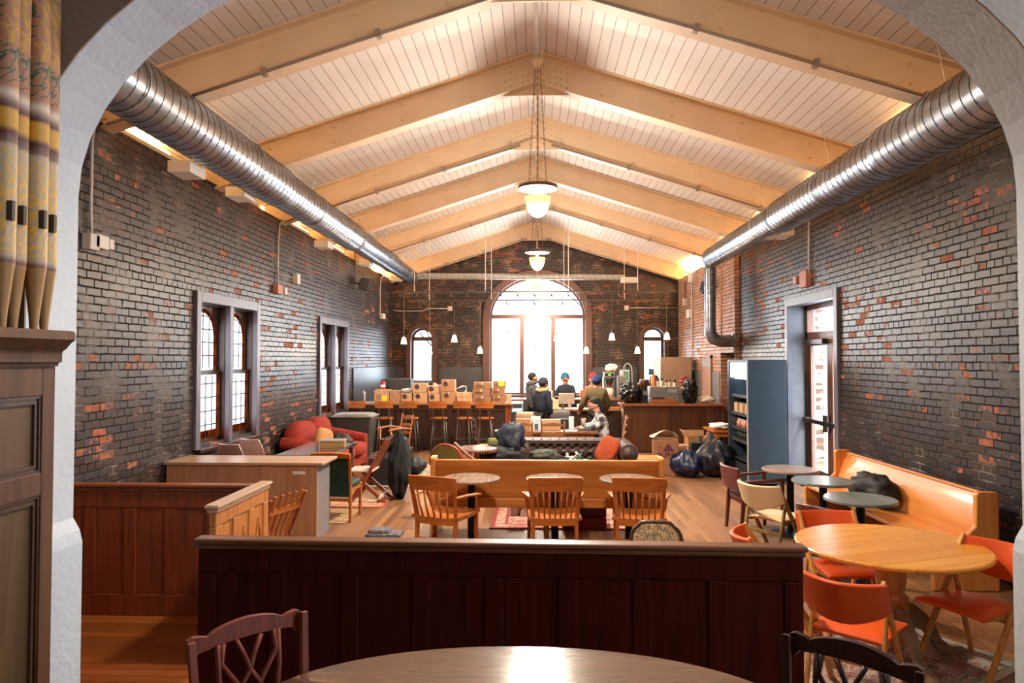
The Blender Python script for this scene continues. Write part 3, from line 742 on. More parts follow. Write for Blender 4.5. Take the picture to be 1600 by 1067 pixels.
# ------------------------------------------------------------------ bowl chandeliers
m_opal = mat('glowing opal glass', (255, 240, 205), .35, emit=(255, 226, 160), estr=.42)
m_opal_in = mat('lit enamel reflector', (255, 236, 210), .4, emit=(255, 214, 160), estr=.35)
m_brass = mat('aged brass', (120, 92, 58), .38, .8)
m_chain = mat('tarnished chain', (110, 92, 78), .45, .7)
def chain(mb, p0, p1, step=.038):
    p0, p1 = Vector(p0), Vector(p1); d = p1 - p0; n = int(d.length / step); a = d.normalized()
    for i in range(n):
        c_ = p0 + d * ((i + .5) / n); sx = Vector((1, 0, 0)) if i % 2 else Vector((0, 1, 0))
        mb.tube([c_ + a * (step * .62 * math.cos(t)) + sx * (.009 * math.sin(t)) for t in [2 * PI * k / 8 for k in range(8)]], .0028, 4, closed=True)
def chandelier(Y, z, label):
    r_ = thing('bowl_chandelier', label, 'chandelier', (0.02, Y, z), 0, 'opal bowl chandeliers under the ridge')
    top = 5.84 - z
    MB().lathe([(.0, .09), (.05, .09), (.245, .04), (.252, .03), (.252, .0), (.24, 0.0), (.1, .03), (0, .035)], n=32, caps=False).build('reflector_disc', m_brown, r_, auto=40)
    MB().lathe([(.238, -.002), (.12, .012), (0, .02)], n=32, caps=False).build('reflector_face', m_opal_in, r_, smooth=True)
    MB().lathe([(.158, -.10), (.165, -.105), (.16, -.14), (.15, -.2), (.13, -.26), (.09, -.32), (.05, -.35), (.0, -.362)], n=28, caps=False).build('glass_bowl', m_opal, r_, smooth=True)
    MB().lathe([(.0, -.16), (.03, -.15), (.035, -.1), (.02, -.05), (.02, .03), (0, .03)], n=12, caps=False).build('bulb', mat('glowing bulb', (255, 230, 180), .5, emit=(255, 214, 140), estr=7), r_, smooth=True)
    for k in range(3):
        a = 2 * PI * k / 3 + .5; MB().cyl((.15 * math.cos(a), .15 * math.sin(a), -.12), (.15 * math.cos(a), .15 * math.sin(a), .03), .005, 6).build('bowl_stay', m_brass, r_)
    MB().cyl((0, 0, .05), (0, 0, top), .014, 8).build('rod', m_cream, r_)
    MB().lathe([(0, top - .12), (.03, top - .12), (.07, top - .04), (.075, top), (0, top)], n=16, caps=False).build('ceiling_canopy', m_cream, r_, smooth=True)
    for k in range(3):
        a = 2 * PI * k / 3 + .5; c_ = MB(); chain(c_, (.13 * math.cos(a), .13 * math.sin(a), .07), (.035 * math.cos(a), .035 * math.sin(a), top - .05), .045)
        c_.build('chain', m_chain, r_)
    l = bpy.data.lights.new('bulb glow', 'POINT'); l.energy = 120 if Y > 6 else 25; l.color = (1, .88, .72); l.shadow_soft_size = .12
    o = bpy.data.objects.new('bulb glow', l); COL.objects.link(o); o.parent = r_; o.location = (0, 0, -.62)
    l = bpy.data.lights.new('bowl downlight', 'SPOT'); l.energy = 240 if Y < 6 else 420 if Y < 9 else 330; l.color = (1, .88, .72); l.spot_size = R(158 if Y > 6 else 140); l.spot_blend = .6; l.shadow_soft_size = .16
    o = bpy.data.objects.new('bowl downlight', l); COL.objects.link(o); o.parent = r_; o.location = (0, 0, -.42)
chandelier(8.75, 4.17, 'opal glass bowl chandelier hung on chains, the nearest and largest in view')
chandelier(4.4, 4.75, 'unseen opal glass bowl chandelier added near the arch, above the frame, to light the foreground')  # added above the frame to throw light on the pew and foreground
chandelier(14.0, 4.17, 'opal glass bowl chandelier just above the top of the big arched window')
chandelier(19.35, 4.2, 'farthest small bowl chandelier seen against the bright arched window')
# ------------------------------------------------------------------ track rails with cone pendants
m_rail = mat('brown steel rail', (84, 72, 64), .4, .6)
m_shade = mat('frosted cone shade', (255, 238, 205), .4, emit=(255, 214, 150), estr=4.5)
for (Y, x0p, x1p, yp_, nh, lab) in ((16.2, 612, 1060, 456.5, 17, 'upper and longer straight track rail above the bar'), (17.4, 640, 1031, 469.5, 9, 'lower and shorter straight track rail above the bar')):
    a, b_ = atY(x0p, yp_, Y), atY(x1p, yp_ - 1, Y)
    r_ = thing('track_rail', lab, 'track light rail', a, 0, 'steel track rails over the bar')
    MB().bar((0, 0, 0), (b_.x - a.x, 0, 0), .03, .04).build('rail', m_rail, r_)
    for fx in (.08, .33, .62, .86):
        x = (b_.x - a.x) * fx; MB().cyl((x, 0, 0), (x, 0, roofz(a.x + x) - a.z), .009, 6).build('drop_rod', m_white, r_)
    for k in range(nh):
        x = (b_.x - a.x) * (k + .5) / nh; rr = MB().cyl((x, 0, -.01), (x, 0, -.07), .012, 6).cyl((x + .0, -.02, -.07), (x + .04, .03, -.11), .02, 8)
        rr.build('spot_head', m_rail, r_)
pend = None
spots_ = [(631, 530, 0), (710, 527, 0), (792, 523, 0), (870, 525, 0), (956, 524, 0), (1042, 523, 0), (671, 546, 1), (750, 545, 1), (835, 546, 1), (916, 545, 1), (996, 545, 1)]
labs = ['left of the small left window', 'between the left and big windows, upper', 'in front of the left pane of the big window', 'in front of the right pane of the big window', 'right of the big window, upper', 'at the upper right of the small right window',
        'in front of the small left window', 'just left of the big window, lower', 'in front of the middle pane of the big window', 'just right of the big window, lower', 'just left of the small right window, lower']
for (px, py, k), lb in zip(spots_, labs):
    Y = (16.2, 17.4)[k]; p = atY(px, py, Y); zt = atY(800, (457, 470)[k], Y).z - p.z - .022
    lab = 'frosted cone pendant lamp ' + lb
    if pend is None:
        pend = thing('pendant_lamp', lab, 'pendant lamp', p, 0, 'frosted cone pendants over the bar')
        MB().lathe([(.075, -.11), (.068, -.09), (.045, .02), (.03, .05), (0, .055)], n=16, caps=False).build('lamp_shade', m_shade, pend, smooth=True)
        MB().lathe([(0, .05), (.022, .05), (.018, .09), (.008, .1), (0, .1)], n=10, caps=False).build('socket', m_brass, pend, smooth=True)
        MB().cyl((0, 0, .09), (0, 0, 1), .004, 5).build('cord', m_brass, pend)
        l = bpy.data.lights.new('pendant glow', 'POINT'); l.energy = 10; l.color = (1, .72, .42); l.shadow_soft_size = .08
        o = bpy.data.objects.new('pendant glow', l); COL.objects.link(o); o.parent = pend; o.location = (0, 0, -.16)
        cur = pend
    else: cur = dup(pend, p, label=lab)
    for c_ in cur.children:
        if c_.name.startswith('cord'): c_.scale = (1, 1, zt); 
# ------------------------------------------------------------------ conduits, junction boxes, speakers on the brick
m_pipe = mat('old painted pipe', (196, 186, 176), .5)
m_box = mat('off white junction box', (214, 204, 196), .5)
m_boxp = mat('pink brown painted junction box', (190, 130, 112), .55)
m_black = mat('matt black plastic', (26, 26, 28), .5)
def wallrun(pts, X, r, name, lab, m=None, boxes=(), cat='conduit'):
    o = atX(*pts[0], X); t = thing(name, lab, cat, o)
    n = .03 if X > 0 else -.03
    q = [atX(a, b_, X) for a, b_ in pts]; q = [Vector((X - n, v.y, v.z)) - o for v in q]
    MB().tube(q, r, 7).build('pipe', m or m_pipe, t, smooth=True)
    for (a, b_, w_, h_, mm) in boxes:
        v = atX(a, b_, X) - o
        MB().box((-n * 1.2, v.y, v.z), (.09, w_, h_)).build('junction_box', mm, t, bevel=.008)
    return t
wallrun([(160, 186), (150, 188), (143, 197), (139, 220), (137, 330), (138, 372)], XL, .014, 'wall_conduit', 'bent white conduit down the left wall nearest the arch, ending at white twin boxes', boxes=[(136, 378, .14, .15, m_box), (148, 378, .2, .13, m_white), (163, 382, .07, .1, m_white)])
wallrun([(441, 343), (434, 350), (432, 380), (431, 448)], XL, .014, 'wall_conduit', 'thin conduit between the two paired windows with a small box at its foot', boxes=[(431, 452, .22, .16, m_boxp), (440, 455, .1, .12, m_white)])
wallrun([(433, 429), (455, 434)], XL, .01, 'wall_conduit', 'short horizontal conduit stub with a little white box beside the middle conduit', boxes=[(460, 436, .16, .18, m_white)])
wallrun([(602, 427), (594, 434), (592, 450), (592, 492)], XL, .018, 'wall_conduit', 'conduit near the left back corner with a white box at its foot', boxes=[(596, 494, .3, .14, m_white)])
wallrun([(1267, 335), (1267, 425)], XR, .016, 'wall_conduit', 'straight conduit above the glazed side door ending in a pinkish box', boxes=[(1262, 436, .26, .26, m_boxp), (1249, 438, .14, .12, m_boxp)])
wallrun([(1071, 424), (1080, 427), (1083, 434), (1083, 560), (1083, 620)], XC, .02, 'wall_conduit', 'grey conduit running down the orange brick breast near the back corner', boxes=[(1082, 434, .3, .25, m_box), (1079, 490, .3, .22, m_white)])
wallrun([(1129, 408), (1129, 524)], XC, .016, 'wall_conduit', 'pinkish conduit on the orange brick breast right of the drop duct', m=m_boxp)
wallrun([(1073, 440), (1072, 470)], XC, .012, 'wall_conduit', 'short dark conduit beside the grey one in the back right corner', m=m_rail, boxes=[(1072, 472, .12, .2, m_box)])
for (pts, bx, lab) in (([(612, 483), (620, 486), (660, 486), (668, 482), (702, 482)], (703, 482), 'thin conduit crossing the gable brick above the small left window'), ([(1060, 481), (984, 481)], (979, 481), 'thin conduit crossing the gable brick above the small right window')):
    o = atY(*pts[0], YB - .02); t = thing('wall_conduit', lab, 'conduit', o)
    MB().tube([atY(a, b_, YB - .02) - o for a, b_ in pts], .014, 6).build('pipe', m_pipe, t, smooth=True)
    MB().box(atY(*bx, YB - .02) - o, (.13, .06, .13)).build('junction_box', m_box, t, bevel=.006)
def speaker(px, py, X, lab, s_=1, drop=None):
    p = atX(px, py, X); sg = 1 if X < 0 else -1
    t = thing('wall_speaker', lab, 'speaker', p)
    MB().bar((0, 0, 0), (sg * .14, 0, 0), .03, .03).build('bracket', m_black, t)
    MB().box((sg * .24, 0, -.02), (.2, .2, .26), (0, .25, .3)).build('cabinet', m_black, t, bevel=.015)
    if drop: MB().cyl((sg * .02, 0, 0), (sg * .02, 0, drop), .01, 6).build('cable', m_black, t)
speaker(553, 443, XL, 'black speaker cube on the left brick wall above the second window', drop=1.0)
speaker(1120, 448, XC, 'black speaker on the orange brick breast beside the drop duct', drop=.55)
# smoke/dome detectors on the boards
# ------------------------------------------------------------------ wood and fabric finishes
w_mahog = wood('dark mahogany panelling', (42, 9, 4), (66, 17, 8), .6, 'Z', .8)
w_mahog.node_tree.nodes['Principled BSDF'].inputs['Specular IOR Level'].default_value = .08
w_mahogcap = wood('worn mahogany cap', (78, 42, 26), (108, 64, 40), .35, 'X', .8)
w_redoak = wood('red brown oak', (96, 36, 10), (136, 60, 20), .42, 'Z', .8)
w_redoakx = wood('red brown oak rail', (96, 42, 20), (132, 66, 34), .42, 'X', .8)
w_oakpan = wood('door lit carved oak', (156, 92, 40), (192, 124, 62), .45, 'Z', .8)  # light from the side door is put into this paler oak colour
w_lam = wood('pale brown laminate', (150, 104, 72), (176, 128, 94), .4, 'Z', .6)
w_lamx = wood('pale brown laminate top', (158, 122, 94), (184, 148, 118), .35, 'X', .6)
w_oak = wood('golden oak chair', (150, 78, 26), (190, 110, 44), .38, 'Z', 1, coat=.2)
w_oakx = wood('golden oak chair rail', (150, 78, 26), (190, 110, 44), .38, 'X', 1, coat=.2)
w_ash = wood('pale ash chair frame', (172, 112, 50), (208, 150, 80), .4, 'Z', 1.2)
w_pine = planks('knotty pine boards', 'YX', .125, (238, 168, 68), (176, 100, 32), seamw=.03, rough=.26, rgb2=(200, 120, 38), grain=.7, coat=.12)
w_pineb = wood('turned pine', (176, 112, 52), (206, 144, 80), .35, 'Z', .6)
w_pew = wood('amber pew wood', (190, 112, 48), (214, 138, 68), .4, 'X', .5, coat=.2)
w_pewz = wood('amber pew end', (190, 114, 50), (214, 142, 74), .4, 'Z', .5, coat=.2)
w_grey = wood('weathered grey table wood', (112, 92, 80), (158, 140, 126), .25, 'Y', .6, coat=.4)
w_cherry = wood('dark cherry chair', (66, 24, 16), (104, 44, 30), .3, 'Z', 1, coat=.3)
w_red = wood('reddish folding chair wood', (108, 48, 28), (146, 74, 46), .4, 'Z', 1)
w_walnut = wood('dark walnut', (46, 26, 18), (80, 48, 32), .35, 'Z', .7)
w_walnutx = wood('dark walnut top', (110, 62, 34), (150, 90, 52), .3, 'X', .7, coat=.3)
l_orange = mat('orange vinyl', (222, 88, 34), .32, var=.06, scale=4, bump=.1, bscale=120)
l_cream = mat('cream vinyl', (222, 192, 152), .38, var=.05, scale=4)
l_burg = mat('burgundy leather', (92, 46, 42), .3, var=.15, scale=6, bump=.12, bscale=80)
l_choc = mat('chocolate tufted leather', (66, 46, 42), .58, var=.2, scale=8, bump=.15, bscale=60)
f_red = mat('red boucle upholstery', (150, 44, 30), .9, var=.45, scale=70, bump=1.0, bscale=60)
f_green = mat('dark green brocade', (26, 52, 40), .6, var=.5, scale=30, bump=.3)
f_olive = mat('olive velvet', (104, 104, 50), .7, var=.15)
f_black = mat('black padded coat', (14, 14, 18), .65, var=.3, scale=14, bump=.6, bscale=18)
f_navy = mat('navy padded coat', (28, 34, 50), .6, var=.3, scale=14, bump=.6, bscale=18)
m_iron = mat('black iron', (20, 22, 28), .4, .6)
m_graym = mat('grey metal stool tube', (104, 98, 92), .4, .5)

def screen(name, label, cat, p0, p1, H, np_, wst, wpan, wcap, th=.05, cap=True, faces=(-1, 1), arches=False, rail=.16):
    p0, p1 = Vector((p0[0], p0[1], 0)), Vector((p1[0], p1[1], 0)); L = (p1 - p0).length
    t = thing(name, label, cat, p0, math.atan2((p1 - p0).y, (p1 - p0).x))
    MB().bb(0.02, L - .02, -.012, .012, .1, H - .06).build('panel', wpan, t)
    f = MB().bb(0, L, -th / 2, th / 2, H - rail, H).bb(0, L, -th / 2, th / 2, 0, .17)
    for i in range(np_ + 1):
        x = (L - .1) * i / np_; f.bb(x, x + .1, -th / 2, th / 2, .17, H - rail)
    f.build('frame', wst, t, bevel=.008)
    if cap:
        MB().bb(-.02, L + .02, -.05, .05, H, H + .028).bb(-.01, L + .01, -.036, .036, H - .03, H).build('cap_rail', wcap, t, bevel=.01)
    if arches:
        for i in range(np_):
            x0 = (L - .1) * i / np_ + .1; x1 = (L - .1) * (i + 1) / np_; c = (x0 + x1) / 2; hw = (x1 - x0) / 2 - .02
            g = [(c - hw, .2), (c - hw, H * .5), (c - hw * .8, H * .62), (c - hw * .4, H * .72), (c, H * .79), (c + hw * .4, H * .72), (c + hw * .8, H * .62), (c + hw, H * .5), (c + hw, .2)]
            g2 = [(c + (a - c) * .86, b_ - (.03 if b_ > .3 else -.03)) for a, b_ in g]
            for yy in (-.024, .012): MB().prism([g, g2], (0, yy + .012, 0), (1, 0, 0), (0, 0, 1), .012).build('tracery', wst, t)
    return t
a, b_ = atZ(313, 838, 1.03), atZ(1253, 851, 1.03)
screen('panelled_screen', 'long dark mahogany panelled screen directly behind the foreground table', 'partition', a, b_, 1.0, 8, w_mahog, w_mahog, w_mahogcap, .044)
c = atZ(413, 756, 1.03); nn = atZ(338, 793, 1.03)
screen('panelled_screen', 'red brown panelled screen across the left side, below the brick wall', 'partition', (XL + .0, c.y), (c.x - .04, c.y), 1.0, 6, w_redoak, w_redoak, w_redoakx, .045)
screen('carved_screen', 'short oak screen, door light painted into its pale colour, with carved pointed arches, at right angles to the left screen', 'partition', (c.x, nn.y), (c.x, c.y + .03), 1.02, 3, w_oakpan, w_oakpan, w_lamx, .05, arches=True, rail=.12)
# ------------------------------------------------------------------ laminate desk
t = thing('counter_desk', 'pale brown laminate counter desk standing against the left wall behind the screens', 'desk', (0, 7.65, 0))
MB().bb(XL + .04, -2.45, .02, .05, 0, .82).build('front_panel', w_lam, t)
MB().bb(-2.49, -2.45, .05, .5, 0, .82).build('side_panel', mat('grey laminate edge', (120, 116, 118), .4), t)
MB().bb(XL + .03, XL + .07, .05, .5, 0, .82).build('side_panel', w_lam, t)
MB().bb(XL + .01, -2.38, 0, .58, .82, .85).build('top', w_lamx, t, bevel=.004)
MB().bb(-2.72, -2.58, .016, .02, .72, .755).build('sticker', m_white, t, label='small white sticker on the desk front')
# ------------------------------------------------------------------ foreground oval table and pierced-back chairs
w_fg = wood('grey brown varnished table top', (80, 54, 42), (104, 74, 58), .17, 'X', .5, coat=.4)
t = thing('oval_table', 'grey brown oval table in the very foreground, cut by the picture bottom', 'table', (-.05, 2.46, 0))
MB().lathe([(0, .715), (.98, .715), (1.0, .725), (1.0, .742), (.985, .75), (0, .75)], n=64, caps=False, sx=1.03, sy=.6).build('tabletop', w_fg, t, auto=30)
MB().lathe([(.0, .715), (.3, .715), (.09, .66), (.07, .4), (.1, .2), (.09, .12), (0, .12)], n=20, caps=False).build('pedestal', w_mahog, t, smooth=True)
for k in range(4):
    a_ = PI / 4 + k * PI / 2; d = Vector((math.cos(a_), math.sin(a_), 0))
    MB().tube([d * .05 + Vector((0, 0, .2)), d * .25 + Vector((0, 0, .16)), d * .42 + Vector((0, 0, .05)), d * .5 + Vector((0, 0, .025))], [.04, .035, .028, .025], 8).build('leg', w_mahog, t, smooth=True)
w_pier = wood('reddish mahogany dining chair', (96, 34, 18), (126, 54, 30), .55, 'Z', 1)
w_pier2 = wood('near black mahogany chair', (34, 10, 9), (56, 20, 17), .35, 'Z', 1, coat=.1)
t = thing('pendant_lamp', 'unseen opal globe lamp added behind the viewpoint to brighten the foreground', 'pendant lamp', (1.5, .1, 3.9))  # extra lamp out of view, added to brighten the right foreground
MB().ell((0, 0, 0), (.16, .16, .16), 20).build('globe', m_opal, t, smooth=True)
MB().cyl((0, 0, .15), (0, 0, 2.7), .01, 8).build('rod', m_brass, t)
l = bpy.data.lights.new('added fill glow', 'POINT'); l.energy = 18; l.color = (1, .86, .7); l.shadow_soft_size = .18
o = bpy.data.objects.new('added fill glow', l); COL.objects.link(o); o.parent = t; o.location = (0, 0, -.2)
def pierced_chair(label, loc, rz, m):
    t = thing('dining_chair', label, 'chair', loc, rz)
    for s_ in (-1, 1):
        MB().bar((s_ * .2, -.2, 0), (s_ * .2, -.2, .45), (.03, .035), (.03, .035)).bar((s_ * .2, -.2, .45), (s_ * .225, -.26, .965), (.035, .028), (.03, .022)).build('leg', m, t, bevel=.004)
        MB().bar((s_ * .21, .2, 0), (s_ * .21, .2, .43), (.028, .038), (.028, .038)).build('leg', m, t, bevel=.004)
    MB().bb(-.23, .23, -.22, .22, .38, .44).build('seat_frame', m, t, bevel=.004)
    MB().ell((0, .0, .455), (.23, .22, .035), 20, .4).build('seat', mat('brown seat fabric', (86, 60, 44), .8), t, smooth=True)
    k = 24; top = []; bot = []
    for i in range(k + 1):
        u = -1 + 2 * i / k; x = u * .225
        zt = .955 + .035 * (abs(math.cos(u * PI * .75)) ** .7) * (1 if abs(u) < .66 else .55)
        if abs(u) > .97: zt = .96
        top.append((x, zt)); bot.append((x, .90 + .02 * math.cos(u * PI / 2) - .0 * u - (.02 if abs(u) > .85 else 0)))
    poly = top + bot[::-1]
    MB().prism(poly, (0, -.25, 0), (1, 0, 0), (0, -.04, 1), .028).build('top_rail', m, t)
    sp = MB(); yb = lambda z: -.2 - (z - .45) * .117
    def strand(pts): sp.tube([(x, yb(z) - .02, z) for x, z in pts], [.010] * len(pts), 6)
    strand([(-.1, .92), (-.11, .85), (-.05, .76), (.0, .68), (.03, .58), (.02, .47)])
    strand([(.1, .92), (.11, .85), (.05, .76), (.0, .68), (-.03, .58), (-.02, .47)])
    strand([(-.05, .92), (-.02, .86), (0, .8), (.04, .74), (.07, .66), (.05, .56), (.03, .47)])
    strand([(.05, .92), (.02, .86), (0, .8), (-.04, .74), (-.07, .66), (-.05, .56), (-.03, .47)])
    strand([(-.12, .92), (-.12, .8), (-.1, .65), (-.05, .47)]); strand([(.12, .92), (.12, .8), (.1, .65), (.05, .47)])
    sp.build('splat', m, t, smooth=True)
    return t
pierced_chair('reddish dining chair with pierced splat, left of the foreground table', (-1.08 + .16, 2.7 - .2, 0), R(-133), w_pier)
pierced_chair('near black dining chair with pierced splat, right of the foreground table', (.93, 2.33, 0), R(137), w_pier2)
# ------------------------------------------------------------------ three oak armchairs before the pew
def oak_armchair(label, loc, rz, nsl):
    t = thing('oak_armchair', label, 'chair', loc, rz, None)
    for s_ in (-1, 1):
        MB().bar((s_ * .21, -.22, 0), (s_ * .21, -.2, .45), .035, .04).bar((s_ * .21, -.2, .45), (s_ * .245, -.30, .875), (.035, .03), (.04, .026)).build('leg', w_oak, t, bevel=.005)
        MB().bar((s_ * .24, .22, 0), (s_ * .24, .2, .44), .036, .036).bar((s_ * .245, .2, .44), (s_ * .28, .12, .64), .028, .03).build('leg', w_oak, t, bevel=.005)
        MB().bar((s_ * .235, -.25, .67), (s_ * .27, -.05, .665), (.035, .055), .022).bar((s_ * .27, -.05, .665), (s_ * .285, .16, .645), (.055, .075), .022).build('armrest', w_oak, t, bevel=.006)
        MB().bar((s_ * .235, -.2, .17), (s_ * .24, .2, .17), .02, .026).build('stretcher', w_oak, t, bevel=.003)
    MB().bar((-.24, 0, .17), (.24, 0, .17), .02, .026).build('stretcher', w_oakx, t, bevel=.003)
    MB().bar((-.21, -.21, .25), (.21, -.21, .25), .02, .03).build('stretcher', w_oakx, t, bevel=.003)
    MB().surf(lambda u, v: ((u - .5) * .52, -.23 + v * .48, .455 + .018 * (1 - math.sin(PI * u)) + .012 * abs(2 * v - 1)), 12, 10, -.035).build('seat', w_oakx, t, auto=40, bevel=.004)
    MB().surf(lambda u, v: ((u - .5) * .49, -.285 - v * .035 - .03 * math.sin(PI * u) + .01, .745 + v * .135 + .008 * math.sin(PI * u) * v), 12, 3, .022).build('top_rail', w_oakx, t, auto=40, bevel=.003)
    MB().surf(lambda u, v: ((u - .5) * .42, -.205 - .02 * math.sin(PI * u), .4 + v * .07), 8, 1, .022).build('lower_rail', w_oakx, t, auto=40)
    for k in range(nsl):
        u = (k + .8) / (nsl + .6); x0 = (u - .5) * .38; x1 = (u - .5) * .46; c_ = .025 * math.sin(PI * u)
        MB().tube([(x0, -.205 - c_, .46), (x0 * .5 + x1 * .5, -.26 - c_, .6), (x1, -.285 - c_, .76)], [.019, .017, .019], 8, flat=.45).build('slat', w_oak, t, smooth=True)
    return t
for (px, nsl, rz, lab) in ((692, 5, -20, 'left oak armchair of three seen from behind, turned slightly right'), (866, 7, 2, 'middle oak armchair of three seen from behind, seven slats and bright arm tips'), (1004, 6, -8, 'right oak armchair of three seen from behind, near the tapestry chair')):
    p = atY(px, 790, 6.72)
    oak_armchair(lab, (p.x, 6.95, 0), R(rz), nsl)
# ------------------------------------------------------------------ round pedestal tables
def round_table(label, x, y, r=.31, z=.745, m=None, col=m_iron, name='round_table'):
    t = thing(name, label, 'table', (x, y, 0))
    MB().lathe([(0, z - .03), (r - .01, z - .03), (r, z - .024), (r, z - .006), (r - .008, z), (0, z)], n=40, caps=False).build('tabletop', m or w_grey, t, auto=30)
    MB().lathe([(0, .02), (.04, .02), (.04, z - .06), (.1, z - .04), (.1, z - .03), (0, z - .03)], n=16, caps=False).build('column', col, t, auto=40)
    MB().lathe([(0, 0), (.22, 0), (.22, .012), (.06, .035), (0, .035)], n=32, caps=False).build('base_plate', col, t, auto=30)
    return t
for px, lab in ((736, 'round grey wood pedestal table behind the left oak armchair'), (867, 'round grey wood pedestal table behind the middle oak armchair'), (983, 'round grey wood pedestal table behind the right oak armchair')):
    p = atY(px, 748, 7.36); round_table(lab, p.x, 7.4)
w_t1 = wood('tan table wood', (128, 104, 88), (160, 138, 122), .3, 'X', .6, coat=.3)
w_t2 = wood('greenish worn table wood', (62, 66, 64), (126, 134, 130), .3, 'Y', .5, coat=.3)
for (px, py, m, lab) in ((1234.5, 732, w_t1, 'tan round table farthest of the three beside the side door'), (1286, 750, w_t2, 'grey green round table, middle one before the wall pew'), (1344, 778, w_t2, 'nearest brown grey round table before the wall pew')):
    p = atZ(px, py, .745); round_table(lab, p.x, p.y, m=m)
# ------------------------------------------------------------------ pews
def pew_end(mb, x, back, thick=.06):
    prof = [(-.06, 0), (.5, 0), (.52, .38), (.50, .44), (.34, .48), (.2, .53), (.135, .6), (.13, .88), (.115, .91), (-.05, .91), (-.065, .89)]
    return mb.prism([(a, b_) for a, b_ in prof], (x, 0, 0), (0, 1, 0), (0, 0, 1), thick)
def pew(label, loc, rz, L):
    t = thing('church_pew', label, 'pew', loc, rz)
    for x in (-L / 2, L / 2 - .06): pew_end(MB(), x, 0).build('pew_end', w_pewz, t, bevel=.015)
    back = lambda u, v: (-L / 2 + .05 + u * (L - .1), .12 - .15 * v + .03 * math.sin(PI * v), .40 + v * .47)
    MB().surf(back, 2, 10, .025).build('backrest', w_pew, t, auto=40)
    MB().bar((-L / 2 + .03, -.03, .868), (L / 2 - .03, -.03, .868), .045, .025).build('top_rail', w_pew, t, bevel=.006)
    MB().bb(-L / 2 + .04, L / 2 - .04, .05, .49, .40, .44).build('seat', w_pew, t, bevel=.008)
    MB().bb(-L / 2 + .04, L / 2 - .04, .03, .09, .33, .44).build('seat_rail', w_pewz if 0 else w_pew, t, bevel=.012)
    MB().bb(-.03, .03, .08, .46, 0, .4).build('leg', w_pewz, t)
    return t
pl, pr = atY(673, 722, 7.78), atY(1037, 724, 7.78)
pew('long amber church pew seen from behind, in the middle of the room', ((pl.x + pr.x) / 2, 7.8, 0), 0, pr.x - pl.x)
pf, pn = atX(1318, 706, 3.9), atX(1523, 765, 3.92)
pew('amber church pew standing along the right brick wall', (3.93, (pf.y + 6.2) / 2, 0), R(90), pf.y - 6.2 + .12).scale = (1, 1, .94)
# ------------------------------------------------------------------ pine table and folding chairs
t = thing('pine_table', 'round knotty pine table on a turned pedestal, right foreground', 'table', (2.4, 4.82, 0), R(20))
MB().lathe([(0, .718), (.585, .718), (.6, .728), (.6, .742), (.59, .75), (0, .75)], n=64, caps=False, sx=1.02, sy=.98).build('tabletop', w_pine, t, auto=30)
MB().lathe([(0, .718), (.12, .718), (.12, .69), (.085, .68), (.095, .66), (.085, .64), (.09, .60), (.1, .54), (.09, .48), (.08, .44), (.095, .42), (.095, .40), (0, .40)], n=28, caps=False).box((0, 0, .25), (.15, .15, .32)).build('pedestal', w_pineb, t, auto=50)
w_leg = wood('grey brown scroll leg', (116, 92, 68), (150, 124, 96), .45, 'X', .6)
for k in range(4):
    a_ = k * PI / 2 - R(18); d = Vector((math.cos(a_), math.sin(a_), 0))
    top = [(.06, .36), (.14, .355), (.22, .30), (.29, .21), (.33, .12), (.38, .075), (.47, .07), (.5, .05)]
    botm = [(.5, .0), (.4, .0), (.31, .03), (.26, .11), (.2, .18), (.12, .2), (.06, .19)]
    MB().prism(top + botm, Vector((-d.y, d.x, 0)) * .025, d, (0, 0, 1), .05).build('leg', w_leg, t, bevel=.008)
def folding_chair(label, loc, rz, fr, pad, group=None, btn=False):
    t = thing('folding_chair', label, 'chair', loc, rz)
    for s_ in (-1, 1):
        x = s_ * .215
        MB().bar((x, -.27, .81), (x, .26, 0), .024, .042, up=(1, 0, 0) if 0 else (0, 0, 1)).build('leg', fr, t, bevel=.006)
        MB().bar((x * .9, -.12, .6), (x * .9, -.30, 0), .022, .036).build('leg', fr, t, bevel=.006)
        MB().bar((x * .86, -.14, .425), (x * .86, .22, .44), .02, .04).build('seat_rail', fr, t, bevel=.004)
    MB().bar((-.2, -.2, .33), (.2, -.2, .33), .02, .035).build('stretcher', fr, t, bevel=.004)
    bk_ = lambda u, v: ((u - .5) * .45, -.25 + .02 - .10 * math.sin(PI * u) ** .8 - .02 * v + .05 * (1 - v), .645 + v * .165 - .07 * math.sin(PI * u) ** .8 * (1 - v) - .01 * math.sin(PI * u))
    bp = MB().surf(bk_, 16, 4, .03).build('backrest', pad, t, auto=60, bevel=.008)
    MB().surf(lambda u, v: ((u - .5) * (.38 + .06 * v), -.17 + v * .42, .455 + .03 * (math.sin(PI * u) * math.sin(PI * min(1, v * 1.02))) ** .35), 14, 14, -.025).build('seat', pad, t, auto=70, bevel=.006)
    if btn:
        for u in (.38, .5, .62):
            q = bk_(u, .5); MB().ell((q[0], q[1] + .034, q[2]), (.009, .005, .009), 8).build('button', l_burg, bp, smooth=True)
    return t
folding_chair('orange vinyl folding chair with its back to the camera, nearest of the pine table chairs', (1.85, 4.12, 0), R(-40), w_ash, l_orange)
folding_chair('orange vinyl folding chair at the right end of the pine table, beside the wall pew', (2.78, 4.55, 0), R(117), w_ash, l_orange)
folding_chair('orange vinyl folding chair facing the camera behind the pine table, buttoned back', (2.29, 5.30, 0), R(183), w_ash, l_orange, btn=True)
folding_chair('orange vinyl folding chair half hidden behind the right end of the mahogany screen', (1.72, 4.85, 0), R(-103), w_ash, l_orange, btn=True)
folding_chair('cream folding chair with olive wood frame, between the burgundy armchair and round tables', (2.36, 6.98, 0), R(-52), wood('olive wood', (120, 96, 54), (150, 122, 76), .4, 'Z', 1.2), l_cream)
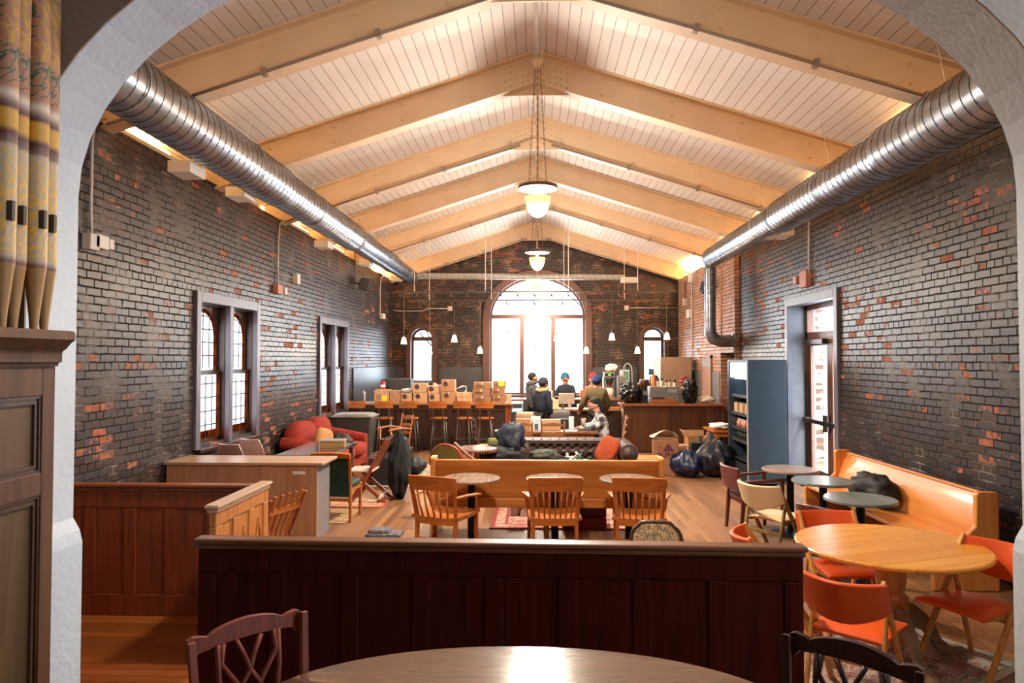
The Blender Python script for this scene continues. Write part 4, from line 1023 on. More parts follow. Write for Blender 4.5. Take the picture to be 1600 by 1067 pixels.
# ------------------------------------------------------------------ burgundy chairs
def burg_armchair(label, loc, rz):
    t = thing('leather_armchair', label, 'chair', loc, rz)
    for s_ in (-1, 1):
        MB().bar((s_ * .22, -.26, 0), (s_ * .22, -.22, .45), (.035, .045), (.035, .045)).bar((s_ * .22, -.22, .45), (s_ * .23, -.27, .6), .035, .035).build('leg', w_cherry, t, bevel=.005)
        MB().bar((s_ * .24, .22, 0), (s_ * .24, .22, .62), .036, .036).build('leg', w_cherry, t, bevel=.005)
        MB().bar((s_ * .24, -.25, .6), (s_ * .27, .26, .635), .05, .03).build('armrest', w_cherry, t, bevel=.008)
    MB().bb(-.25, .25, -.22, .24, .34, .41).build('seat_frame', w_cherry, t, bevel=.005)
    MB().ell((0, .0, .43), (.26, .25, .06), 22, .45).build('seat', l_burg, t, smooth=True)
    MB().surf(lambda u, v: ((u - .5) * .52, -.25 - .03 * v - .06 * math.sin(PI * u), .52 + v * .25), 12, 4, .04).build('backrest', l_burg, t, auto=60, bevel=.012)
    return t
burg_armchair('low burgundy leather armchair with dark wood arms, in the open floor near the rubbish bags', (2.56, 8.25, 0), R(-84))
t = thing('leather_armchair', 'burgundy leather tub chair back between the cream folding chair and the nearest round table', 'chair', (2.55, 6.12, 0), R(-60))
for s_ in (-1, 1):
    for y in (-.2, .2): MB().bar((s_ * .2, y, 0), (s_ * .2, y, .42), .035, .035).build('leg', w_cherry, t, bevel=.004)
MB().ell((0, .02, .42), (.24, .24, .06), 20, .45).build('seat', l_burg, t, smooth=True)
MB().surf(lambda u, v: (.25 * math.sin((u - .5) * 2.5) / math.sin(1.25), .04 - .26 * math.cos((u - .5) * 2.6) - .03 * v, .44 + v * (.33 - .05 * abs(2 * u - 1) ** 2)), 18, 4, .035).build('backrest', l_burg, t, auto=60, bevel=.01)
# ------------------------------------------------------------------ tapestry chair and other framed upholstered chairs
def tapestry():
    m, nt, N, L, b = base('floral tapestry'); tc = N.new('ShaderNodeTexCoord')
    nz = N.new('ShaderNodeTexNoise'); nz.inputs['Scale'].default_value = 11; nz.inputs['Detail'].default_value = 3; nz.inputs['Distortion'].default_value = 2.5
    L.new(tc.outputs['Object'], nz.inputs['Vector'])
    r = ramp(N, [(.42, srgb(206, 180, 138)), (.5, srgb(96, 74, 56)), (.56, srgb(214, 190, 148)), (.62, srgb(176, 140, 108))]); L.new(nz.outputs['Fac'], r.inputs['Fac']); L.new(r.outputs['Color'], b.inputs['Base Color']); b.inputs['Roughness'].default_value = .85
    return m
m_tap = tapestry()
def oval_chair(label, loc, rz, fabric, frame, w_=.42, zt=.79, oval=False, name='upholstered_chair'):
    t = thing(name, label, 'chair', loc, rz)
    for s_ in (-1, 1):
        MB().tube([(s_ * .19, -.22, 0), (s_ * .19, -.2, .2), (s_ * .19, -.19, .42)], [.014, .018, .022], 8).build('leg', frame, t, smooth=True)
        MB().tube([(s_ * .22, .24, 0), (s_ * .2, .21, .12), (s_ * .21, .22, .3), (s_ * .2, .2, .42)], [.014, .014, .022, .026], 8).build('leg', frame, t, smooth=True)
    MB().bb(-.23, .23, -.2, .22, .36, .42).build('seat_frame', frame, t, bevel=.008)
    MB().ell((0, .01, .43), (.235, .22, .055), 20, .45).build('seat', fabric, t, smooth=True)
    hw = w_ / 2; zc_ = (.44 + zt) / 2; hz = (zt - .44) / 2
    pts = []
    for i in range(32):
        th = 2 * PI * i / 32; e_ = .95 if oval else .55
        c_, s2 = math.cos(th), math.sin(th); x = hw * math.copysign(abs(c_) ** e_, c_); z = hz * math.copysign(abs(s2) ** e_, s2)
        if s2 > .9 and not oval: z += .018
        pts.append(Vector((x * (1 - .1 * (z < 0)), -.2 - (z + hz) * .16, zc_ + z)))
    MB().tube(pts, .018, 8, closed=True, flat=1).build('back_frame', frame, t, smooth=True)
    c_ = Vector((0, -.2 - hz * .16, zc_)); q = [c_ + (p - c_) * .96 for p in pts]
    m_ = MB(); n_ = len(q)
    vs = [p + Vector((0, dy, 0)) for dy in (-.014, .014) for p in q] + [c_ + Vector((0, -.03, 0)), c_ + Vector((0, .04, 0))]
    fs = []
    for i in range(n_):
        j = (i + 1) % n_; fs += [(i, j, 2 * n_), (n_ + j, n_ + i, 2 * n_ + 1), (i, n_ + i, n_ + j, j)]
    m_.add(vs, fs).build('back_panel', fabric, t, smooth=False)
    return t
oval_chair('carved walnut chair with beige floral tapestry back, just beyond the mahogany screen', (.86, 4.95, 0), R(174), m_tap, wood('carved dark walnut', (52, 32, 22), (84, 56, 40), .35, 'Z', 1), .36, .775)
p = atY(705, 700, 8.75)
oval_chair('oval backed chair with olive green velvet, left of the wicker chair behind the pew', (p.x, 8.98, 0), R(-14), f_olive, w_red, .44, .93, True)
# green brocade rail-back chair
t = thing('upholstered_chair', 'oak framed chair with dark green brocade back, behind the laminate desk corner', 'chair', (-2.5, 8.72, 0), R(-4))
for s_ in (-1, 1):
    MB().bar((s_ * .22, -.2, 0), (s_ * .22, -.2, .45), .035, .04).bar((s_ * .22, -.2, .45), (s_ * .235, -.29, .85), .035, .035).build('leg', w_oak, t, bevel=.005)
    MB().bar((s_ * .21, .2, 0), (s_ * .21, .2, .42), .035, .035).build('leg', w_oak, t, bevel=.005)
MB().bb(-.22, .22, -.21, .22, .36, .43).build('seat_frame', w_oakx, t, bevel=.005)
MB().ell((0, .01, .44), (.23, .22, .05), 20, .4).build('seat', f_green, t, smooth=True)
MB().surf(lambda u, v: ((u - .5) * .5, -.285 - v * .015, .80 + v * (.055 + .012 * math.sin(PI * u))), 10, 1, .03).build('top_rail', w_oakx, t, auto=40)
MB().bar((-.22, -.215, .27), (.22, -.215, .27), .03, .035).build('lower_rail', w_oakx, t, bevel=.004)
MB().surf(lambda u, v: ((u - .5) * .42, -.225 - max(0, v - .3) * .08 + (.012 if 0 < u < 1 and 0 < v < 1 else 0), .31 + v * .50), 6, 6, -.03).build('back_panel', f_green, t, auto=60)
# wicker barrel chair
p = atY(733, 705, 9.25)
t = thing('barrel_chair', 'curved spindle barrel chair with reddish rail, left of the beaded round table', 'chair', (p.x + .02, 9.5, 0), R(-75))
ar = [(.27 * math.sin(a_), -.24 * math.cos(a_), .62 + .24 * (math.cos(a_ * .75)) ** 2) for a_ in [(-1.7 + 3.4 * i / 20) for i in range(21)]]
MB().tube(ar, .018, 8).build('top_rail', w_red, t, smooth=True)
sp = MB()
for i, q in enumerate(ar):
    MB().tube([q, (q[0] * .85, q[1] * .85, .44)], .007, 5).build('spindle', w_oak, t, smooth=True)
MB().lathe([(0, .40), (.24, .40), (.25, .42), (.24, .44), (0, .44)], n=24, caps=False).build('seat', w_oakx, t, auto=40)
MB().ell((0, .02, .46), (.22, .22, .035), 18, .6).build('cushion', mat('pale green cushion', (150, 152, 108), .8), t, smooth=True)
for k in range(4):
    a_ = PI / 4 + k * PI / 2; MB().bar((.15 * math.cos(a_), .15 * math.sin(a_), .4), (.22 * math.cos(a_), .22 * math.sin(a_), 0), .03, .03).build('leg', w_red, t)
p = atZ(745, 699, .74)
t = round_table('small round table with beaded edge beside the spindle chair', p.x, p.y, .30, .74, m=wood('rosy polished table', (120, 92, 88), (156, 128, 124), .2, 'X', .6, coat=.5), col=w_red)
bd = MB()
for k in range(44): a_ = 2 * PI * k / 44; bd.ell((.292 * math.cos(a_), .292 * math.sin(a_), .695), (.012, .012, .018), 6)
bd.build('beaded_skirt', w_red, t, smooth=True)
# ------------------------------------------------------------------ ladder-back chairs
def ladder_chair(label, loc, rz, m, arms=False, H=.96, n=4, wd=.4, name='ladder_back_chair'):
    t = thing(name, label, 'chair', loc, rz)
    for s_ in (-1, 1):
        MB().tube([(s_ * wd / 2, -.2, 0), (s_ * wd / 2, -.19, .45), (s_ * wd / 2, -.27, H - .04), (s_ * wd / 2, -.275, H)], [.016, .018, .016, .012], 8).build('leg', m, t, smooth=True)
        MB().tube([(s_ * (wd / 2 + .02), .2, 0), (s_ * (wd / 2 + .02), .2, .66 if arms else .45)], .018, 8).build('leg', m, t, smooth=True)
        if arms: MB().tube([(s_ * wd / 2, -.24, .66), (s_ * (wd / 2 + .03), 0, .69), (s_ * (wd / 2 + .04), .24, .66), (s_ * (wd / 2 + .04), .26, .64)], [.018, .02, .024, .016], 8).build('armrest', m, t, smooth=True)
        MB().cyl((s_ * wd / 2, -.2, .2), (s_ * (wd / 2 + .02), .2, .2), .01, 6).build('stretcher', m, t, smooth=True)
    MB().cyl((-wd / 2, .2, .22), (wd / 2, .2, .22), .01, 6).build('stretcher', m, t, smooth=True)
    for k in range(n):
        z = .56 + (H - .62) * k / (n - 1)
        MB().surf(lambda u, v: ((u - .5) * wd, -.2 - (z - .45) * .15 - .03 * math.sin(PI * u), z - .02 + v * (.03 + .03 * math.sin(PI * u))), 8, 1, .012).build('slat', m, t, auto=60)
    MB().bb(-wd / 2 - .01, wd / 2 + .01, -.2, .22, .43, .46).build('seat', mat('woven rush seat', (176, 138, 84), .85, var=.3, scale=40, bump=.4), t, bevel=.012)
    return t
p = atZ(624, 719, 0)
ladder_chair('honey wood ladder back armchair with rush seat in front of the bar', (p.x - .02, 13.4, 0), R(128), wood('honey chair wood', (170, 96, 48), (200, 128, 74), .35, 'Z', 1, coat=.3), arms=True, H=.93, n=3, wd=.44)
w_ladder = wood('brown ladder chair wood', (112, 66, 36), (146, 92, 56), .4, 'Z', 1)
p = atZ(766, 693, 0.0)
ladder_chair('narrow dark ladder back chair seen edge on, left of the small square table', (-.86, 12.5, 0), R(-80), w_walnut)
ladder_chair('left brown ladder back chair at the communal table, seen from behind', (atY(814, 670, 11.75).x, 11.98, 0), R(0), w_ladder, n=3, wd=.38)
ladder_chair('right brown ladder back chair at the communal table, seen from behind', (atY(864, 670, 11.75).x, 11.98, 0), R(0), w_ladder, n=3, wd=.38)
ladder_chair('light ladder back chair holding the seated woman', (atY(955, 670, 12.4).x, 12.5, 0), R(82), wood('pale chair wood', (150, 104, 76), (186, 138, 106), .4, 'Z', 1), H=1.0)
# ------------------------------------------------------------------ slatted chair, shell chairs and crossed-leg chair
t = thing('slat_back_chair', 'brown chair with fanned slats peeping out beside the carved oak screen', 'chair', (-2.44, 5.98, 0), R(72))
for s_ in (-1, 1):
    MB().bar((s_ * .19, -.19, 0), (s_ * .19, -.19, .43), .035, .035).bar((s_ * .19, -.19, .43), (s_ * .23, -.34, .84), .035, .028).build('leg', w_red, t, bevel=.004)
    MB().bar((s_ * .2, .2, 0), (s_ * .2, .2, .43), .035, .035).build('leg', w_red, t, bevel=.004)
MB().bb(-.22, .22, -.21, .22, .42, .46).build('seat', w_redoakx, t, bevel=.008)
MB().bar((-.21, -.295, .72), (.21, -.295, .72), .02, .05).build('back_rail', w_oakx, t, bevel=.004)
for k in range(5):
    u = (k - 2) / 2; MB().bar((u * .13, -.19, .44), (u * .18, -.35, .86), .028, .014).build('slat', w_oak, t)
def shell_chair(label, loc, rz, m, leg):
    t = thing('shell_chair', label, 'chair', loc, rz)
    MB().surf(lambda u, v: ((u - .5) * .44 * (1 - .25 * max(0, v - .7) / .3), -.2 - .12 * v - .05 * math.sin(PI * u), .46 + v * .48), 12, 8, .02).build('backrest', m, t, auto=60, bevel=.006)
    MB().ell((0, .02, .45), (.22, .22, .03), 18, .5).build('seat', m, t, smooth=True)
    for s_ in (-1, 1):
        for y in (-.16, .17): MB().bar((s_ * .15, y * .8, .44), (s_ * .2, y * 1.2, 0), .03, .03).build('leg', leg, t)
    return t
m_shell = mat('glossy pinkish white chair back', (176, 140, 124), .18, var=.06, coat=.5)
shell_chair('glossy curved back chair under the first left window, left of a pair', (-3.78, 8.95, 0), R(-20), m_shell, w_red)
shell_chair('glossy curved back chair under the first left window, right of a pair', (-3.75, 9.5, 0), R(-20), m_shell, w_red)
0 and shell_chair('dark brown round backed chair in the corner beneath the first left window', (-3.85, 8.62, 0), R(-150), mat('dark brown lacquer', (60, 36, 28), .25, coat=.4), w_walnut)
t = thing('folding_wood_chair', 'reddish wooden chair with crossed legs and pink seat, facing left on the cream rug', 'chair', (-2.38, 9.82, 0), R(90))
for s_ in (-1, 1):
    x = s_ * .24
    MB().bar((x, .22, 0), (x, -.05, .42), (.03, .03), (.05, .05)).bar((x, -.05, .42), (x, -.30, .9), .03, (.05, .035)).build('leg', w_red, t, bevel=.006)
    MB().bar((x * .85, -.28, 0), (x * .85, .0, .25), .03, .05).bar((x * .85, .0, .25), (x * .85, .24, .45), .03, .05).build('leg', w_red, t, bevel=.006)
    MB().bar((x, -.2, .64), (x, .05, .62), .035, .02).build('armrest', w_red, t, bevel=.004)
MB().bar((-.24, -.2, .08), (.24, -.2, .08), .03, .04).build('stretcher', m_white, t)
for k in range(6): MB().bar((-.24 + .08 * k + .04, -.08, .46), (-.24 + .08 * k + .04, -.29, .88), .05, .012).build('slat', w_red, t)
MB().bb(-.22, .22, -.1, .26, .43, .455).build('seat', mat('pale pink seat cloth', (216, 186, 170), .8), t, bevel=.01)
# ------------------------------------------------------------------ dark table with a basket
t = thing('side_table', 'dark polished rectangular table between the desk and the red sofa', 'table', (-3.1, 9.78, 0))
MB().bb(-.36, .36, -.72, .72, .70, .74).build('tabletop', wood('dark glossy table top', (52, 44, 46), (78, 66, 66), .15, 'Y', .5, coat=.6), t, bevel=.004)
for a, c_ in ((-.3, -.62), (.3, -.62), (-.3, .62), (.3, .62)): MB().bar((a, c_, 0), (a, c_, .7), .05, .05).build('leg', w_walnut, t)
p = atZ(517, 700, .74)
t = thing('storage_box', 'gold brown patterned box with grey lid lying on the dark table', 'box', (p.x, p.y + .12, .74), R(8))
MB().bb(-.17, .17, -.12, .12, 0, .085).build('box_body', mat('gold brown pattern', (150, 112, 58), .6, var=.4, scale=50), t, bevel=.004)
MB().bb(-.175, .175, -.125, .125, .085, .11).build('lid', mat('grey card lid', (140, 128, 112), .6), t, bevel=.004)
tag(MB().prism([(-.06, 0), (.06, 0), (.02, .04)], (0, 0, 0), (1, 0, 0), (0, 1, 0), .002).build('paper_scrap', mat('red paper', (196, 60, 40), .7), loc=atZ(506, 703, .742)), 'little red paper scrap on the dark table in front of the gold box', 'paper')
# ------------------------------------------------------------------ red sofa
t = thing('red_sofa', 'red boucle sofa with a two humped back against the left brick wall', 'sofa', (-3.6, 11.95, 0), R(-90))
MB().bb(-.92, .92, -.42, .42, .08, .34).build('base', f_red, t, bevel=.03)
for k in (-1, 1):
    MB().ell((k * .4, .08, .40), (.42, .44, .12), 24, .5).build('seat_cushion', f_red, t, smooth=True)
    MB().ell((k * .43, -.36, .66), (.50, .2, .32), 24, .75).build('back_cushion', f_red, t, smooth=True)
    MB().tube([(k * .93, -.5, .66), (k * .95, -.2, .62), (k * .95, .2, .56), (k * .94, .42, .53)], [.1, .11, .1, .085], 14).bb(k * .95 - .08, k * .95 + .08, -.44, .42, .06, .52).build('arm', f_red, t, auto=50, bevel=.02)
for a in (-.85, .85):
    for c_ in (-.36, .36): MB().cyl((a, c_, 0), (a, c_, .09), .03, 8).build('foot', w_walnut, t)
tag(MB().ell((0, 0, 0), (.2, .08, .18), 18, .6, (0, .3, 1.2)).build('cushion', mat('tan cushion', (196, 142, 88), .8), loc=(-3.55, 11.45, .68), smooth=True), 'tan cushion leaning in the near corner of the red sofa', 'cushion')
def heap(name, label, cat, loc, r, m, seed, n=18, amp=.25, rz=0, fine=.35):
    """crumpled cloth or bag: an ellipsoid pushed about by smooth noise, flattened below"""
    from mathutils import noise
    mb = MB().ell((0, 0, 0), (1, 1, 1), n * 2)
    vs = []
    for v in mb.v:
        q = Vector(v); d_ = 1 + amp * noise.fractal(q * 1.9 + Vector((seed, seed * 2, 0)), 1, 2, 4) + amp * fine * noise.noise(q * 6 + Vector((seed, 0, 0))) + amp * fine * .6 * abs(noise.noise(q * 11 + Vector((seed, 5, 0))))
        q = q * d_; z = q.z * r[2] + r[2]
        vs.append((q.x * r[0], q.y * r[1], max(0, z)))
    mb.v = vs; o = mb.build(name, m, loc=loc, smooth=True); o.rotation_euler = (0, 0, rz)
    return tag(o, label, cat)
heap('folded_coat', 'dark coat lying crumpled on the red sofa seat', 'coat', (-3.42, 11.95, .49), (.2, .3, .11), f_black, 3)
# ------------------------------------------------------------------ wheeled bin
t = thing('rubbish_bin', 'large grey wheeled rubbish bin between the red sofa and the bar', 'bin', (-3.62, 13.75, 0))
m_bin = mat('grey plastic', (66, 67, 66), .5)
MB().add([(a * w_, b_ * d_, z) for (w_, d_, z) in ((.3, .24, .06), (.38, .3, .86)) for a, b_ in ((-1, -1), (1, -1), (1, 1), (-1, 1))], [(3, 2, 1, 0), (4, 5, 6, 7), (0, 1, 5, 4), (1, 2, 6, 5), (2, 3, 7, 6), (3, 0, 4, 7)]).build('bin_body', m_bin, t, bevel=.03)
MB().bb(-.4, .4, -.33, .33, .86, .9).ell((0, 0, .9), (.38, .3, .04), 20, .4).build('lid', mat('light grey lid', (140, 138, 132), .5), t, bevel=.012)
for s_ in (-1, 1): MB().cyl((s_ * .26, .22, .08), (s_ * .3, .22, .08), .08, 16).build('wheel', m_black, t)
# ------------------------------------------------------------------ ottoman chest, coats and bags near the rugs
t = thing('bench_chest', 'long black leather chest bench behind the crossed leg chair', 'trunk', (-2.42, 11.55, 0))
MB().bb(-.24, .24, -.62, .62, .0, .40).build('trunk_body', mat('black leather', (34, 34, 38), .3, var=.2), t, bevel=.012)
MB().bb(-.25, .25, -.63, .63, .40, .47).build('lid', mat('dark leather lid', (58, 60, 64), .25, var=.2), t, bevel=.012)
def cloth(name, label, cat, m, fn, nu=20, nv=16, th=.02, amp=.03, seed=1):
    from mathutils import noise
    def g(u, v):
        p = Vector(fn(u, v)); q = p * 5 + Vector((seed * 3.1, seed, 0))
        return p + Vector((noise.noise(q), noise.noise(q + Vector((7, 3, 1))), noise.noise(q + Vector((1, 9, 4))) * .5)) * amp
    return tag(MB().surf(g, nu, nv, th).build(name, m, auto=180), label, cat)
def drape(x0, x1, y, ztop, zb, dx=.0, half=.16, axis='y'):
    """cloth folded over a horizontal edge at y"""
    def f(u, v):
        s_ = v * 2 - 1; w_ = (u - .5) * (1 + .25 * abs(s_))
        z = ztop - (abs(s_) ** 1.4) * (ztop - zb); o_ = math.copysign(min(1, abs(s_) * 6) ** .6, s_) * half * (.4 + .6 * abs(s_))
        return (x0 + (x1 - x0) * (.5 + w_), y + o_, z) if axis == 'y' else (y + o_, x0 + (x1 - x0) * (.5 + w_), z)
    return f
heap('hanging_coat', 'long black coat hung over the back of the crossed leg chair, touching the floor', 'coat', (-1.98, 9.98, 0), (.15, .27, .46), mat('black wool', (10, 10, 12), .9, var=.3, scale=14, bump=.6, bscale=18), 2, 22, .22)
heap('duffel_bag', 'black duffel bag slumped on the patterned rug in front of the trunk', 'bag', (-2.12, 12.1, .01), (.17, .26, .14), f_black, 8)
heap('clothes_pile', 'pile of dark clothes on top of the leather chest', 'clothes', (-2.42, 11.75, .47), (.2, .32, .12), f_black, 5)
tag(MB().bb(-.2, .2, -.12, .12, 0, .04).ell((-.05, 0, .05), (.13, .1, .035), 14, .5).build('striped_bag', mat('black and white striped cloth', (96, 92, 100), .8, var=.8, scale=24), loc=(atZ(596, 842, 0).x, atZ(596, 842, 0).y + .15, 0), bevel=.03), 'flat black and white striped bag lying on the bare floor left of the oak armchairs', 'bag')
# ------------------------------------------------------------------ rugs
def rugmat(name, base_, c2, c3, border, sc=9):
    m, nt, N, L, b = base(name); tc = N.new('ShaderNodeTexCoord')
    vo = N.new('ShaderNodeTexVoronoi'); vo.inputs['Scale'].default_value = sc; vo.feature = 'F1'; L.new(tc.outputs['Object'], vo.inputs['Vector'])
    nz = N.new('ShaderNodeTexNoise'); nz.inputs['Scale'].default_value = sc * 2.2; nz.inputs['Detail'].default_value = 4; nz.inputs['Distortion'].default_value = 1.5; L.new(tc.outputs['Object'], nz.inputs['Vector'])
    r = ramp(N, [(.18, srgb(*c2)), (.3, srgb(*base_)), (.42, srgb(*c3)), (.5, srgb(*base_))]); L.new(vo.outputs['Distance'], r.inputs['Fac'])
    r2 = ramp(N, [(.42, srgb(*base_)), (.5, srgb(*c2)), (.58, srgb(*c3)), (.64, srgb(*base_))]); L.new(nz.outputs['Fac'], r2.inputs['Fac'])
    mx = N.new('ShaderNodeMix'); mx.data_type = 'RGBA'; mx.inputs[0].default_value = .55; L.new(r.outputs['Color'], mx.inputs[6]); L.new(r2.outputs['Color'], mx.inputs[7])
    # border bands from generated coordinates
    sp = N.new('ShaderNodeSeparateXYZ'); L.new(tc.outputs['Generated'], sp.inputs[0]); d = None
    for ax in 'XY':
        q = math_(N, L, 'ABSOLUTE', math_(N, L, 'SUBTRACT', sp.outputs[ax], .5)); d = q if d is None else math_(N, L, 'MAXIMUM', d, q)
    bd = ramp(N, [(0, (0, 0, 0, 1)), (.77, (1, 1, 1, 1)), (.81, (0, 0, 0, 1)), (.93, (1, 1, 1, 1))]); bd.color_ramp.interpolation = 'CONSTANT'
    L.new(math_(N, L, 'MULTIPLY', d, 2), bd.inputs['Fac'])
    m2 = N.new('ShaderNodeMix'); m2.data_type = 'RGBA'; L.new(bd.outputs['Color'], m2.inputs[0]); L.new(mx.outputs[2], m2.inputs[6]); m2.inputs[7].default_value = srgb(*border)
    L.new(m2.outputs[2], b.inputs['Base Color']); b.inputs['Roughness'].default_value = .95
    bp = N.new('ShaderNodeBump'); bp.inputs['Strength'].default_value = .6; bp.inputs['Distance'].default_value = .004; L.new(nz.outputs['Fac'], bp.inputs['Height']); L.new(bp.outputs['Normal'], b.inputs['Normal'])
    return m
def rug(label, x0, x1, y0, y1, m, rz=0, fringe=None, z=.004):
    t = thing('rug', label, 'rug', ((x0 + x1) / 2, (y0 + y1) / 2, z), rz); w_, d_ = (x1 - x0) / 2, (y1 - y0) / 2
    MB().bb(-w_, w_, -d_, d_, 0, .008).build('pile', m, t)
    if fringe:
        f = MB(); n_ = int(d_ * 2 / .012)
        if fringe == 'x':
            for k in range(n_): f.bar((w_, -d_ + k * .012 + .006, .004), (w_ + .05, -d_ + k * .012 + random.uniform(0, .012), .002), .006, .003)
        else:
            n_ = int(w_ * 2 / .012)
            for k in range(n_): f.bar((-w_ + k * .012 + .006, -d_, .004), (-w_ + k * .012 + random.uniform(0, .012), -d_ - .05, .002), .006, .003)
        f_ = f.build('fringe', mat('cream fringe', (220, 212, 196), .9), t); f_['kind'] = 'stuff'
r_pers = rugmat('faded red persian rug', (196, 176, 160), (150, 62, 62), (70, 60, 66), (150, 160, 142), 8)
r_red = rugmat('red persian rug', (196, 150, 130), (150, 44, 36), (60, 36, 34), (124, 48, 40), 7)
r_cream = rugmat('cream flatweave rug', (206, 176, 140), (176, 120, 84), (150, 96, 66), (190, 90, 66), 5)
r_blk = rugmat('black and cream rug', (212, 186, 158), (40, 36, 38), (46, 40, 42), (190, 160, 130), 5)
r_gold = rugmat('gold brown rug', (190, 160, 116), (110, 76, 50), (140, 70, 50), (176, 140, 100), 9)
rug('faded red and cream persian rug under the pine table, with fringe', 2.17 - .9, 2.17 + .9, 4.59 - .45, 4.59 + .45, r_pers, R(34), 'y')
rug('red persian rug between the middle pew and the tufted sofa', -.56, 1.3, 8.2, 10.2, r_red)
rug('cream rug with orange edge under the crossed leg chair', -3.2, -2.08, 9.32, 10.5, r_cream)
rug('black and cream patterned rug in front of the leather trunk', -2.75, -1.72, 10.82, 13.1, r_blk, R(0), z=.003)
rug('gold brown patterned rug showing beside the laminate desk corner', -3.1, -2.34, 8.4, 9.2, r_gold)
# ------------------------------------------------------------------ tufted sofa
t = thing('tufted_sofa', 'brown tufted leather chesterfield sofa facing the camera beyond the pew', 'sofa', (.56, 10.6, 0))
MB().bb(-.84, .84, -.36, .3, .06, .34).build('base', l_choc, t, bevel=.02)
for k in (-1, 1): MB().ell((k * .34, -.08, .40), (.35, .34, .08), 22, .45).build('seat_cushion', l_choc, t, smooth=True)
def tuft(u, v):
    gx, gz = u * 11, v * 3.2; row = math.floor(gz); off = .5 if int(row) % 2 else 0
    dx = abs(((gx + off) % 1) - .5) * 2; dz = abs((gz % 1) - .5) * 2
    dd = max(0, 1 - math.hypot((1 - dx) * 1.0, (1 - dz) * 1.0) / .9) if 1 else 0
    bulge = .045 * (1 - dd ** .8) * min(1, v * 6)
    if v > .86: a_ = (v - .86) / .14; return ((u - .5) * 1.5, .22 + .1 * a_ - .05 * (1 - a_), .745 + .035 * math.sin(a_ * PI / 2))
    return ((u - .5) * 1.5, .26 - bulge - .04 * v, .36 + v * .45)
MB().surf(tuft, 132, 44, -.03).bb(-.78, .78, .24, .36, .06, .75).build('backrest', l_choc, t, auto=60)
bt = None
for j in range(3):
    for i in range(11):
        u = (i + (0 if j % 2 == 0 else .5)) / 11
        if not .03 < u < .97: continue
        MB().ell(((u - .5) * 1.5, .222 - .0 * j, .36 + (j + 0.0 + .99) / 3.2 * .45 * .98 - .0), (.011, .008, .011), 8).build('button', l_burg, t.children[-1] if False else t, smooth=True)
for k in (-1, 1):
    n_ = 15; pts = [(k * .80, .34 - .70 * i / (n_ * 4), .62) for i in range(n_ * 4 + 1)]
    rs = [.13 + .012 * abs(math.sin(PI * i / 4)) for i in range(n_ * 4 + 1)]
    MB().tube(pts, rs, 20).bb(k * .80 - .07, k * .80 + .07, -.35, .34, .06, .6).build('arm', l_choc, t, auto=50)
    MB().lathe([(0, 0), (.04, 0), (.045, .015), (.09, .0), (.1, .012), (.0, .02)], c=(k * .80, -.362, .62), n=20, caps=False, m=Matrix.Rotation(PI / 2, 3, 'X')).build('arm_rosette', l_choc, t, smooth=True)
for a in (-.75, .75):
    for c_ in (-.3, .28): MB().cyl((a, c_, 0), (a, c_, .07), .03, 8).build('foot', w_walnut, t)
tag(MB().ell((0, 0, 0), (.16, .075, .21), 24, .62, (R(-14), R(24), R(-32))).build('cushion', mat('rust velvet', (146, 56, 18), .8, var=.25, scale=20), loc=(atY(949, 710, 10.35).x, 10.33, .66), smooth=True), 'rust orange velvet cushion against the right arm of the tufted sofa', 'cushion')
heap('camouflage_cloth', 'dark green mottled cloth dropped on the left seat of the tufted sofa', 'cloth', (.12, 10.3, .47), (.22, .2, .1), mat('dark mottled green', (52, 56, 44), .8, var=.6, scale=22), 11)
# coffee table and flowers
t = thing('coffee_table', 'dark carved low coffee table hidden behind the pew, its curved legs on the red rug', 'table', (.25, 9.1, .016))
MB().bb(-.55, .55, -.3, .3, .40, .44).build('tabletop', w_cherry, t, bevel=.01)
for a in (-.48, .48):
    for c_ in (-.24, .24): MB().tube([(a, c_, 0.0), (a * .95, c_ * .95, .1), (a * 1.03, c_ * 1.03, .3), (a, c_, .4)], [.018, .016, .03, .035], 8).build('leg', w_cherry, t, smooth=True)
p = atY(904, 712, 9.15)
t = thing('flower_arrangement', 'low bunch of white and green flowers in front of the tufted sofa', 'flowers', (p.x, 9.15, .456))
MB().lathe([(0, 0), (.09, 0), (.11, .12), (.1, .14), (0, .14)], n=20, caps=False).build('vase', m_white, t, auto=40)
m_leaf = mat('green leaves', (44, 104, 62), .5, var=.4, scale=20); m_pet = mat('white petals', (222, 226, 222), .6, var=.1); m_pet2 = mat('peach petals', (216, 170, 140), .6)
lf = MB(); pt = MB(); pt2 = MB()
for k in range(60):
    a_ = random.uniform(0, 2 * PI); rr = random.uniform(.02, .15); z = .16 + random.uniform(0, .16) - rr * .3
    c_ = Vector((rr * math.cos(a_) * 1.1, rr * math.sin(a_), z))
    if k % 2: lf.ell(c_, (.035, .012, .022), 6, 1, (random.uniform(-1, 1), random.uniform(-1, 1), a_))
    else: (pt if k % 6 else pt2).ell(c_ + Vector((0, 0, .02)), (.022, .022, .015), 6, 1, (random.uniform(-1, 1), 0, a_))
for nme, q, m_ in (('foliage', lf, m_leaf), ('blossom', pt, m_pet), ('blossom', pt2, m_pet2)):
    o = q.build(nme, m_, t, smooth=True); o['kind'] = 'stuff'
t = thing('red_crate', 'dark red storage crate on the floor under the middle pew', 'crate', (atZ(913, 827, 0).x, 8.36, .013))
MB().bb(-.26, .26, -.14, .14, .0, .13).build('lower_case', mat('dark red lacquer', (120, 26, 32), .4), t, bevel=.008)
MB().bb(-.26, .26, -.14, .14, .14, .28).build('upper_case', mat('deep red lacquer', (88, 24, 28), .4), t, bevel=.008)
